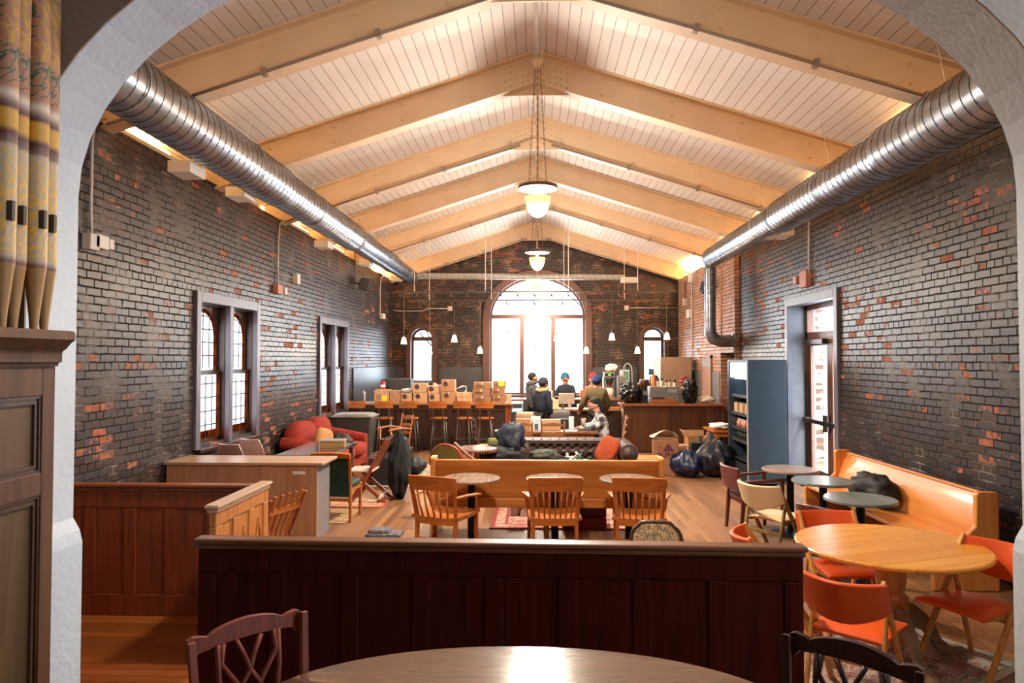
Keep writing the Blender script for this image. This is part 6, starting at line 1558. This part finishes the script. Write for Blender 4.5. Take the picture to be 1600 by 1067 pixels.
t = cloth('newspaper', 'crumpled newspaper sheets lying open over the ALPHA carton', 'newspaper', mat('newsprint', (200, 186, 168), .8, var=.15, scale=30), lambda u, v: ((x0 + x1) / 2 - .24 + u * .42, 12.14 + v * .3, z1 + .03 + .12 * math.sin(PI * u) * (1 - v * .5)), seed=12, amp=.05, th=.004)
x0, x1, z0, z1 = px2(1062, 1090, 698, 740, 12.7)
carton('open brown carton between the ALPHA carton and the blue bag', x0, x1, 0, z1, 12.8, k3, .4, mark='')
x0, x1, z0, z1 = px2(1063, 1082, 683, 698, 13.1)
x0, x1, z0, z1b = px2(1078, 1110, 676, 712, 13.2)
t = thing('cardboard_box', 'open topped carton with raised flaps behind the black bags', 'box', ((x0 + x1) / 2, 13.5, 0)); w_ = (x1 - x0) / 2
hb = z1b
q = MB().bb(-w_, w_, -.2, .2, 0, .02).bb(-w_, -w_ + .01, -.2, .2, .02, hb - .12).bb(w_ - .01, w_, -.2, .2, .02, hb - .12).bb(-w_, w_, -.2, -.19, .02, hb - .12).bb(-w_, w_, .19, .2, .02, hb - .12)
q.build('carton', k1, t)
MB().bar((-w_, 0, hb - .12), (-w_ - .09, 0, hb + .02), .4, .01).build('flap', k2, t); MB().bar((w_, 0, hb - .12), (w_ + .12, 0, hb - .07), .4, .01).build('flap', k2, t)
MB().bar((0, .2, hb - .12), (0, .22, hb), .38, .01, up=(0, 1, 0)).build('flap', k2, t)
cyl_thing('steel_canister', 'little steel canister on the low black shelf by the cartons', 'canister', 1093, 688, 12.75, .05, .12, m_sst, .50)
tag(MB().bb(-.16, .16, -.12, .12, 0, .5).build('black_stand', m_black, loc=(atY(1092, 700, 12.75).x, 12.75, 0), bevel=.01), 'small black stand holding the steel canister', 'stand')
x0, x1, z0, z1 = px2(1108, 1122, 676, 700, 12.9)
tag(MB().bb(-.13, .13, -.1, .1, 0, z1).build('black_and_white_box', mat('black and white box', (90, 84, 84), .6, var=.9, scale=7), loc=(x0 + .14, 13.02, 0), bevel=.004), 'black and white carton under the wooden side table', 'box')
for (px, rx, rz_, m, sd, lab) in ((1073, .25, .26, mat('navy blue bin liner', (14, 26, 62), .4, var=.4, scale=5, bump=.8, bscale=9), 51, 'navy blue full rubbish bag on the floor, the left of two'), (1119, .33, .36, mat('charcoal bin liner', (20, 23, 32), .4, var=.3, scale=5, bump=.8, bscale=9), 52, 'large charcoal full rubbish bag on the floor, the right of two')):
    p = atY(px, 720, 12.0); b0 = heap('rubbish_bag', lab, 'rubbish bag', (p.x, 12.0, 0), (rx, .27, rz_ * .88), m, sd, 26, amp=.14)
    for v in b0.data.vertices:
        a_ = math.atan2(v.co.y, v.co.x); f_ = 1 + .05 * math.sin(a_ * 9 + v.co.z * 6) + .03 * math.sin(a_ * 17)
        k_ = v.co.z / (rz_ * 1.75); f_ *= 1.08 - .55 * max(0, k_ - .55) ** 1.0
        v.co.x *= f_; v.co.y *= f_
t = thing('wooden_side_table', 'wooden side table end left of the display fridge, with white packets on it', 'table', (3.62, 13.05, 0))
MB().bb(-.42, .42, -.4, .4, .68, .72).bb(-.36, .36, -.36, .36, .6, .68).build('tabletop', w_oakx, t, bevel=.004)
for a_ in (-.34, .34):
    for c_ in (-.34, .34): MB().bb(a_ - .03, a_ + .03, c_ - .03, c_ + .03, 0, .6).build('leg', w_oak, t)
heap('white_packets', 'heap of white paper packets on the wooden side table', 'packets', (3.42, 12.95, .72), (.2, .25, .06), m_paper, 61, amp=.3)
# ------------------------------------------------------------------ communal table
t = thing('communal_table', 'long brown communal table with laptop and cartons in front of the service counter', 'table', (.29, 12.45, 0))
MB().bb(-.78, .78, -.38, .38, .71, .75).bb(-.72, .72, -.33, .33, .58, .71).build('tabletop', w_ladder, t, bevel=.004)
for a_ in (-.7, .7):
    for c_ in (-.32, .32): MB().bb(a_ - .035, a_ + .035, c_ - .035, c_ + .035, 0, .58).build('leg', w_ladder, t)
p = atY(784, 671, 12.1)
t = thing('square_table', 'small square table with a printed white sheet left of the communal table', 'table', (p.x, 12.25, 0))
MB().bb(-.13, .13, -.13, .13, .72, .75).build('tabletop', w_walnut, t); MB().bb(-.05, .05, -.05, .05, 0, .72).build('column', w_walnut, t)
MB().bb(-.15, .15, -.15, .15, 0, .02).build('base_plate', w_walnut, t)
t = thing('printed_sheet', 'white printed sheet on the small square table', 'paper', (p.x, 12.25, .75)); MB().bb(-.12, .12, -.12, .12, 0, .004).build('sheet', m_paper, t); MB().bb(-.08, .06, -.07, .06, .004, .005).build('print', mat('grey print', (120, 140, 150), .7), t)
def item(name, label, cat, x0, x1, y0, y1, Y, dep, m, z=.75):
    a, b2, _, zz = px2(x0, x1, y0, y1, Y); return tag(MB().bb(-(b2 - a) / 2, (b2 - a) / 2, 0, dep, 0, max(.02, zz - z)).build(name, m, loc=((a + b2) / 2, Y, z), bevel=.003), label, cat)
item('cardboard_box', 'tan low carton behind the left ladder back chair on the communal table', 'box', 806, 829, 655, 674, 12.2, .2, k1)
t = thing('white_box', 'white box with a curved arrow and blue panel on the communal table', 'box', (atY(837, 660, 12.25).x, 12.35, .75))
MB().bb(-.085, .085, -.08, .08, 0, .24).build('box_body', m_paper, t, bevel=.003); MB().bb(-.02, .045, -.083, -.08, 0.01, .12).build('blue_panel', mat('slate blue', (60, 96, 120), .6), t)
MB().tube([(0, -.083, .17), (.03, -.083, .155), (.06, -.083, .17)], .004, 5).build('printed_arrow', m_ink, t)
item('cardboard_box', 'tan carton with a blue spot behind the right ladder back chair', 'box', 846, 876, 656, 674, 12.3, .2, k2)
item('white_box', 'narrow upright white box beside the dark coat on the communal table', 'box', 889, 897, 651, 672, 12.45, .06, m_paper)
item('black_case', 'black case lying on the communal table under the grey coat', 'case', 873, 889, 655, 674, 12.55, .15, m_black)
cloth('beige_coat', 'beige coat hung over a chair at the far side of the communal table', 'coat', mat('beige wool', (176, 146, 118), .9), drape(atY(800, 650, 13.1).x + .1, atY(842, 650, 13.1).x - .1, 13.15, .99, .55, half=.09), seed=13, amp=.03)
cloth('grey_coat', 'grey quilted coat hung over a chair behind the laptop', 'coat', mat('grey quilted nylon', (84, 80, 84), .7), drape(atY(856, 650, 13.1).x + .1, atY(899, 650, 13.1).x - .1, 13.15, 1.02, .55, half=.09), seed=14, amp=.03)
for (px, lab) in ((821, 'far ladder back chair under the beige coat'), (877, 'far ladder back chair under the grey coat')):
    ladder_chair(lab, (atY(px, 650, 13.15).x, 12.93, 0), PI, w_ladder, n=3, wd=.36, H=.955)
t = thing('laptop', 'open dark laptop in front of the seated woman', 'laptop', (atY(908, 672, 12.3).x, 12.32, .75), 0)
MB().bb(-.02, .24, -.15, .15, 0, .015).build('keyboard', mat('dark laptop case', (54, 54, 60), .4), t, bevel=.003)
MB().bar((-.02, 0, .01), (-.13, 0, .21), .3, .008).build('screen', mat('dark laptop case', (54, 54, 60), .4), t)
tag(MB().bb(-.2, .1, -.12, .12, 0, .006).build('papers', m_paper, loc=(atY(893, 673, 12.3).x, 12.25, .75)), 'loose white papers behind the laptop', 'paper')
t = thing('takeaway_cup', 'tall metallic tumbler between laptop and woman', 'cup', (atY(912, 662, 12.55).x, 12.58, .75))
MB().lathe([(0, 0), (.032, 0), (.045, .19), (.038, .19), (.03, .01), (0, .01)], n=18, caps=False).build('cup_body', mat('beige metal', (178, 158, 142), .4, .4), t, smooth=True)
# ------------------------------------------------------------------ people
skin = mat('light skin', (206, 150, 122), .55, var=.05); skin2 = mat('tan skin', (176, 118, 88), .55, var=.05)
m_eye = mat('dark eye', (30, 22, 20), .3); m_lip = mat('lips', (168, 92, 84), .5)
def skinmesh(name, verts, edges, m, parent, root=0, sub=1):
    me = bpy.data.meshes.new(name); me.from_pydata([v[0] for v in verts], edges, []); me.materials.append(m)
    b_ = bmesh.new(); b_.from_mesh(me); ly = b_.verts.layers.skin.verify(); b_.verts.ensure_lookup_table()
    for i, v in enumerate(verts):
        r_ = v[1]; b_.verts[i][ly].radius = r_ if isinstance(r_, tuple) else (r_, r_); b_.verts[i][ly].use_root = (i == root)
    b_.to_mesh(me); b_.free()
    o = bpy.data.objects.new(name, me); COL.objects.link(o); o.parent = parent
    md = o.modifiers.new('skin', 'SKIN'); md.use_smooth_shade = True
    md = o.modifiers.new('sub', 'SUBSURF'); md.levels = sub; md.render_levels = sub
    return o
def chainmesh(chains):
    verts, edges, key = [], [], {}
    for ch in chains:
        prev = None
        for p, r_ in ch:
            k = tuple(round(c, 4) for c in p)
            if k not in key: key[k] = len(verts); verts.append((p, r_))
            i = key[k]
            if prev is not None and prev != i: edges.append((prev, i))
            prev = i
    return verts, edges
def person(label, loc, rz, H=1.75, sit=False, arms=None, turn=0, tilt=0, top=None, legs=None, hair=None, hat=None, longhair=False, hood=None, sk=None, plaid=None, beard=False, short=False, bulk=1.0, pom=None, visor=False):
    s = H / 1.75; t = thing('person', label, 'person', loc, rz); sk = sk or skin
    if sit: pel, wai, che, nk, hd = Vector((0, 0, .52)), Vector((0, .02, .68)), Vector((0, .06, .9)), Vector((0, .11, 1.07)), Vector((0, .15, 1.185))
    else: pel, wai, che, nk, hd = [Vector(v) * s for v in ((0, 0, .93), (0, 0, 1.1), (0, .0, 1.32), (0, .01, 1.45), (0, .03, 1.565))]
    if sit: hips = [(Vector((x, .02, .5)), Vector((x * 1.2, .44, .52)), Vector((x * 1.2, .40, .10)), Vector((x * 1.2, .5, .05))) for x in (-.09, .09)]
    else: hips = [(Vector((x, 0, .86)) * s, Vector((x * 1.05, .02, .48)) * s, Vector((x * 1.1, -.02, .08)) * s, Vector((x * 1.2, .1, .04)) * s) for x in (-.09, .09)]
    rot = Matrix.Rotation(turn, 3, 'Z') @ Matrix.Rotation(tilt, 3, 'X')
    H_ = lambda x, y, z: hd + rot @ Vector((x, y, z))
    body = [[(pel, (.13, .1)), (wai, (.11, .09)), (che, (.13, .1)), (nk, .055), (H_(0, -.0, -.065), (.066, .07)), (H_(0, .005, 0), (.092, .1)), (H_(0, -.005, .06), (.098, .108)), (H_(0, -.015, .1), (.07, .075))], [(H_(0, .005, 0), (.092, .1)), (H_(0, .1, -.005), .02), (H_(0, .118, -.02), .012)]]
    body.append([(H_(0, -.0, -.065), (.066, .07)), (H_(0, .06, -.078), .03)])
    for sg in (-1, 1): body.append([(H_(0, .005, 0), (.092, .1)), (H_(sg * .092, -.01, 0), .018)])
    sh = [che + Vector((sg * .165 * s, -.01, .045)) for sg in (-1, 1)]
    arms = arms or [((-.23, -.02, 1.08), (-.24, .08, .84)), ((.23, -.02, 1.08), (.24, .08, .84))]
    sleeve = []
    for k, (el, wr) in enumerate(arms):
        sg = -1 if k == 0 else 1; el, wr = Vector(el), Vector(wr)
        if not sit: el, wr = el * s, wr * s
        body.append([(che, (.13, .1)), (sh[k], .055), (el, .042), (wr, .026)])
        d = (wr - el).normalized(); palm = wr + d * .05; sd = d.cross(Vector((0, 0, 1)))
        sd = sd.normalized() if sd.length > .1 else Vector((1, 0, 0)); dn = sd.cross(d).normalized()
        if dn.z > 0: dn = -dn
        body.append([(wr, .026), (palm, (.03, .018))])
        for q, ln in ((-.026, .07), (-.009, .082), (.009, .078), (.026, .062)):
            b0 = palm + d * .022 + sd * q; body.append([(palm, (.03, .018)), (b0, .009), (b0 + d * ln * .55 + dn * .008, .0085), (b0 + d * ln * .85 + dn * .028, .0075)])
        th = palm - d * .03 + sd * (.034 * -sg); body.append([(palm, (.03, .018)), (th + dn * .008, .010), (th + d * .045 + dn * .016 + sd * (.014 * -sg), .009)])
        end = el.lerp(wr, .93) if not short else sh[k].lerp(el, .85)
        sl_ = [(che, (.15 * bulk, .115 * bulk)), (sh[k], .085 * bulk), (sh[k].lerp(el, .5), .062 * bulk)] + ([(el, .055 * bulk), (el.lerp(wr, .5), .05 * bulk), (end, .04 * bulk)] if not short else [(end, .058)])
        sleeve.append(sl_)
    for hp, kn, an, toe in hips: body.append([(pel, (.13, .1)), (hp, .08), (kn, .055), (an, .036), (toe, .03)])
    v_, e_ = chainmesh(body); skinmesh('body', v_, e_, sk, t)
    low = pel + Vector((0, 0, -.02 if sit else -.1 * s))
    v_, e_ = chainmesh([[(low, (.165 * bulk, .125 * bulk)), (wai, (.15 * bulk, .12 * bulk)), (che, (.15 * bulk, .115 * bulk)), (che.lerp(nk, .6), (.115, .09)), (nk + Vector((0, 0, .015)), (.08, .075))]] + sleeve)
    skinmesh('jacket' if not short else 'shirt', v_, e_, top, t)
    tr = []
    for hp, kn, an, toe in hips: tr.append([(pel, (.145, .115)), (hp, .095), (hp.lerp(kn, .5), .085), (kn, .07), (an + (kn - an) * .12, .055)])
    v_, e_ = chainmesh(tr); skinmesh('trousers', v_, e_, legs or f_navy, t)
    for hp, kn, an, toe in hips:
        v_, e_ = chainmesh([[(an, .045), (an + Vector((0, -.03, -.03)), .045), (toe, (.045, .03)), (toe + Vector((0, .06, -.01)), (.035, .022))]]); skinmesh('shoe', v_, e_, m_black, t)
    for sg in (-1, 1): MB().ell(H_(sg * .033, .096, .015), (.012, .006, .007), 8).build('eye', m_eye, t, smooth=True)
    MB().ell(H_(0, .088, -.05), (.022, .008, .007), 8).build('mouth', m_lip, t, smooth=True)
    if hair:
        q = MB().ell(H_(0, -.022, .045), (.098, .108, .1), 16, 1, (tilt, 0, turn))
        q.build('hair', hair, t, smooth=True)
        if longhair:
            ch = [[(H_(0, -.05, .08), .06), (H_(0, -.08, -.02), (.085, .05)), (H_(.0, -.09, -.14), (.085, .045)), (H_(.03, -.08, -.26), (.07, .035)), (H_(.05, -.06, -.36), (.04, .02))], [(H_(.0, -.03, .09), .06), (H_(.075, .0, 0), .03), (H_(.085, .01, -.15), .035), (H_(.085, .02, -.28), .028), (H_(.08, .03, -.36), .015)]]
            for c_ in ch:
                v_, e_ = chainmesh([c_]); skinmesh('long_hair', v_, e_, hair, t)
    if hat:
        if visor:
            MB().ell(H_(0, -.01, .07), (.092, .1, .075), 16, 1, (tilt, 0, turn)).build('cap', hat, t, smooth=True)
            v0 = rot @ Vector((0, 1, 0)); MB().ell(H_(0, .12, .055), (.07, .07, .01), 12, 1, (tilt, 0, turn)).build('cap_peak', hat, t, smooth=True)
        else:
            MB().lathe([(.0, .15), (.055, .14), (.09, .105), (.106, .06), (.112, .02), (.114, .0), (.1, .0)], c=H_(0, -.012, .03), n=20, caps=False, m=rot, sy=1.06).build('beanie', hat, t, smooth=True)
        if pom: MB().ell(H_(0, -.02, .18), (.04, .04, .035), 10).build('bobble', pom, t, smooth=True)
    if hood:
        MB().tube([nk + rot @ Vector((.13 * math.sin(a_), .0 - .1 * math.cos(a_), .02 - .03 * math.cos(a_))) for a_ in [2 * PI * k / 16 for k in range(16)]], .045, 10, closed=True).build('hood', hood, t, smooth=True)
    if beard: MB().ell(H_(0, .05, -.065), (.055, .045, .045), 12).build('beard', hair or m_black, t, smooth=True)
    return t
c_ = lambda n_, rgb, **k: mat(n_, rgb, k.pop('rough', .85), var=k.pop('var', .12), scale=12)
hairb = mat('dark brown hair', (22, 14, 12), .75, var=.3, scale=40)
jeans = c_('blue denim', (44, 84, 130)); dkp = c_('dark trousers', (34, 32, 36))
greyj = c_('charcoal fleece', (74, 70, 74)); navyj = c_('navy parka', (24, 32, 48)); fur = mat('tan fur trim', (190, 156, 116), .95, var=.3, scale=60, bump=1, bscale=120)
def at_h(px, Y): return atY(px, 600, Y).x
person('man in charcoal hooded fleece with short dark hair beside the bar end, looking right', (at_h(831, 15.75), 15.75, 0), R(-70), 1.76, top=greyj, legs=dkp, hair=hairb, hood=greyj, beard=True, bulk=1.12, arms=[((-.24, .0, 1.1), (-.16, .22, .98)), ((.24, 0, 1.1), (.16, .22, .98))])
person('woman in navy parka with tan fur hood and dark beanie beside the charcoal fleece man', (at_h(848, 15.1) - .0, 15.1, 0), R(-45), 1.62, top=navyj, legs=dkp, hair=hairb, hat=mat('dark grey beanie', (40, 40, 50), .9), hood=fur, bulk=1.2)
person('man in navy zip jacket and teal beanie with folded arms behind the service counter', (at_h(884, 16.9), 16.9, 0), R(160), 1.70, turn=R(60), top=navyj, legs=dkp, hair=hairb, hat=mat('teal beanie', (30, 92, 122), .9), sk=skin2, bulk=1.15, arms=[((-.26, .1, 1.12), (.1, .24, 1.14)), ((.26, .1, 1.12), (-.08, .27, 1.1))])
olive = c_('olive wool jacket', (92, 78, 44))
person('person in olive jacket and navy beanie seen from behind, leaning at the service counter', (at_h(932, 14.85), 14.85, 0), R(0), 1.68, top=olive, legs=dkp, hair=hairb, hat=mat('navy blue beanie', (34, 58, 96), .9), bulk=1.25, arms=[((-.32, .06, 1.06), (-.36, .28, .93)), ((.26, .0, 1.1), (.22, .24, .93))])
person('person with red bobble beanie and coral jacket facing the camera behind the olive jacket', (at_h(927, 16.6), 16.6, 0), R(170), 1.68, top=c_('coral fleece', (214, 100, 76)), legs=dkp, hair=mat('light brown hair', (120, 78, 52), .5), hat=mat('red knit beanie', (178, 36, 46), .9), pom=mat('red bobble', (200, 44, 54), .95))
person('barista in a black beanie half hidden behind the espresso machine', (at_h(1022, 16.4), 16.4, 0), R(180), 1.64, turn=R(20), top=c_('black shirt', (32, 32, 34)), legs=dkp, hair=hairb, hat=mat('black beanie', (26, 26, 28), .9))
person('barista in dark tee shirt and dark red cap looking down beside the espresso machine', (at_h(1071, 15.95), 15.95, 0), R(125), 1.66, tilt=R(-18), top=c_('charcoal tee shirt', (52, 48, 46)), legs=dkp, hair=hairb, longhair=True, hat=mat('dark red cap', (112, 28, 38), .9), short=True, visor=True, arms=[((-.22, .06, 1.16), (-.14, .26, 1.07)), ((.22, .06, 1.16), (.14, .28, 1.07))])
def plaidmat():
    m, nt, N, L, b = base('grey and white plaid flannel'); tc = N.new('ShaderNodeTexCoord'); sp = N.new('ShaderNodeSeparateXYZ'); L.new(tc.outputs['Object'], sp.inputs[0]); tot = None
    for ax, sc in (('X', 11), ('Z', 11), ('Y', 11)):
        q = math_(N, L, 'GREATER_THAN', math_(N, L, 'FRACT', math_(N, L, 'ADD', math_(N, L, 'MULTIPLY', sp.outputs[ax], sc / 1.6), 100.2)), .5)
        tot = q if tot is None else math_(N, L, 'ADD', tot, q)
    r = ramp(N, [(0, srgb(196, 194, 192)), (.34, srgb(110, 106, 104)), (.67, srgb(52, 50, 54)), (1, srgb(40, 38, 42))]); r.color_ramp.interpolation = 'CONSTANT'
    L.new(math_(N, L, 'DIVIDE', tot, 3.01), r.inputs['Fac']); L.new(r.outputs['Color'], b.inputs['Base Color']); b.inputs['Roughness'].default_value = .9; return m
person('seated woman with long dark hair and grey plaid jacket typing on the laptop', (at_h(944, 12.3), 12.42, 0), R(96), 1.68, sit=True, tilt=R(-22), top=plaidmat(), legs=jeans, hair=hairb, longhair=True, bulk=1.15, arms=[((-.2, .16, .82), (-.1, .40, .79)), ((.2, .16, .82), (.12, .40, .79))])
# ------------------------------------------------------------------ organ case and pipes at the near left
w_case = wood('grey brown organ case oak', (62, 36, 20), (96, 62, 38), .6, 'Z', .35)
w_casep = wood('figured case panel', (54, 38, 20), (92, 68, 42), .5, 'Z', .2)
XO = -2.195; Y0o, Y1o = 2.05, 3.085
t = thing('organ_case', 'tall panelled wooden organ case with a moulded cornice at the left edge', 'organ', (XO, Y0o, 0)); Lo = Y1o - Y0o
zc_ = 2.07
MB().bb(-.6, -.03, 0, Lo, 0, zc_).build('case_body', w_case, t)
f = MB(); stz = [0, .16, .62, .72, 1.38, 1.50, 1.83, 1.93]
rails = [(0, .16), (1.40, 1.50), (1.84, zc_ - .03)]
for a_, b2 in rails:
    for ya, yb2 in ((.1, .42), (.5, Lo - .08)): f.bb(-.03, 0, ya, yb2, a_, b2)
for a_, b2 in ((0, .1), (.42, .5), (Lo - .08, Lo)): f.bb(-.03, 0, a_, b2, 0, zc_ - .03)
f.build('case_frame', w_case, t, bevel=.004)
q = MB()
for (ya, yb2) in ((.1, .42), (.5, Lo - .08)):
    for (za, zb2) in ((.16, 1.40), (1.50, 1.84)):
        for k, (g, d_) in enumerate(((0, -.006), (.012, -.014), (.024, -.008))):
            g2 = g + .012
            q.prism([[(ya + g, za + g), (ya + g, zb2 - g), (yb2 - g, zb2 - g), (yb2 - g, za + g)], [(ya + g2, za + g2), (ya + g2, zb2 - g2), (yb2 - g2, zb2 - g2), (yb2 - g2, za + g2)]], (-.03, 0, 0), (0, 1, 0), (0, 0, 1), .03 + d_)
        MB().bb(-.03, -.02, ya + .03, yb2 - .03, za + .03, zb2 - .03).build('panel', w_casep, t)
q.build('panel_moulding', wood('dark moulding', (52, 34, 24), (84, 58, 42), .35, 'Z', .5), t)
co = MB(); prof = [(-.1, 1.97), (.012, 1.97), (.014, 1.985), (.03, 1.99), (.03, 2.03), (.035, 2.04), (.05, 2.05), (.07, 2.075), (.085, 2.085), (.09, 2.09), (.09, 2.12), (.08, 2.13), (-.1, 2.13)]
co.prism(prof, (0, 0, 0), (1, 0, 0), (0, 0, 1), -Lo - .0)
co.build('cornice', w_case, t, auto=30)
def pipemat():
    m, nt, N, L, b = base('stencilled organ pipe'); tc = N.new('ShaderNodeTexCoord'); sp = N.new('ShaderNodeSeparateXYZ'); L.new(tc.outputs['Object'], sp.inputs[0])
    z = math_(N, L, 'DIVIDE', sp.outputs['Z'], 2.25)
    r = ramp(N, [(0, srgb(150, 112, 66)), (.118, srgb(150, 112, 66)), (.122, srgb(84, 48, 44)), (.132, srgb(170, 148, 118)), (.335, srgb(176, 156, 128)), (.34, srgb(120, 92, 78)), (.36, srgb(90, 36, 40)), (.37, srgb(196, 146, 52)), (.40, srgb(200, 150, 60)), (.405, srgb(90, 36, 40)), (.415, srgb(130, 100, 84)), (.43, srgb(214, 196, 176)), (.445, srgb(170, 118, 90)), (1, srgb(176, 124, 96))]); r.color_ramp.interpolation = 'LINEAR'
    L.new(z, r.inputs['Fac'])
    mp = N.new('ShaderNodeMapping'); mp.inputs['Scale'].default_value = (1, 9, 5.5); L.new(tc.outputs['Object'], mp.inputs['Vector'])
    nz = N.new('ShaderNodeTexNoise'); nz.inputs['Scale'].default_value = 1.0; nz.inputs['Detail'].default_value = 1; nz.inputs['Distortion'].default_value = 3.5; L.new(mp.outputs['Vector'], nz.inputs['Vector'])
    v = ramp(N, [(.44, (0, 0, 0, 1)), (.46, (1, 1, 1, 1)), (.53, (1, 1, 1, 1)), (.55, (0, 0, 0, 1))]); L.new(nz.outputs['Fac'], v.inputs['Fac'])
    up = math_(N, L, 'GREATER_THAN', z, .45)
    n2 = N.new('ShaderNodeTexNoise'); n2.inputs['Scale'].default_value = 7; L.new(tc.outputs['Object'], n2.inputs['Vector'])
    vc = ramp(N, [(.48, srgb(70, 92, 74)), (.56, srgb(196, 146, 60))]); L.new(n2.outputs['Fac'], vc.inputs['Fac'])
    dn = N.new('ShaderNodeMix'); dn.data_type = 'RGBA'; L.new(up, dn.inputs[0]); dn.inputs[6].default_value = srgb(206, 160, 74); L.new(vc.outputs['Color'], dn.inputs[7])
    band = math_(N, L, 'MAXIMUM', up, math_(N, L, 'MULTIPLY', math_(N, L, 'GREATER_THAN', z, .14), math_(N, L, 'LESS_THAN', z, .33)))
    mx = N.new('ShaderNodeMix'); mx.data_type = 'RGBA'; L.new(math_(N, L, 'MULTIPLY', v.outputs['Color'], band), mx.inputs[0]); L.new(r.outputs['Color'], mx.inputs[6]); L.new(dn.outputs[2], mx.inputs[7])
    L.new(mx.outputs[2], b.inputs['Base Color']); b.inputs['Roughness'].default_value = .5; return m
m_pipe_ = pipemat(); pipe0 = None
ordn = ['farthest from the camera', 'second from the arch', 'third from the arch', 'fourth from the arch', 'fifth from the arch', 'nearest the camera']
for k in range(6):
    y = Y1o - .05 - k * .092; lab = 'stencilled organ pipe with gold and maroon bands, ' + ordn[k]
    if pipe0 is None:
        pipe0 = thing('organ_pipe', lab, 'organ pipe', (XO - .022, y, 2.13), 0, 'painted organ pipes on the case')
        MB().lathe([(0, 0), (.016, 0), (.02, .06), (.041, .25), (.043, .255), (.045, .3), (.045, 3.2), (0, 3.2)], n=28, caps=False).build('pipe_body', m_pipe_, pipe0, auto=40)
        MB().bb(.035, .06, -.03, -.012, .44, .52).build('clamp', mat('dark oak clamp', (52, 36, 26), .5), pipe0)
        MB().bar((-.1, -.06, .42), (.0, .06, .42), .02, .02).build('rack_rail', m_black, pipe0)
    else: dup(pipe0, (XO - .022 + (.022 if k % 2 else 0), y, 2.13), label=lab)
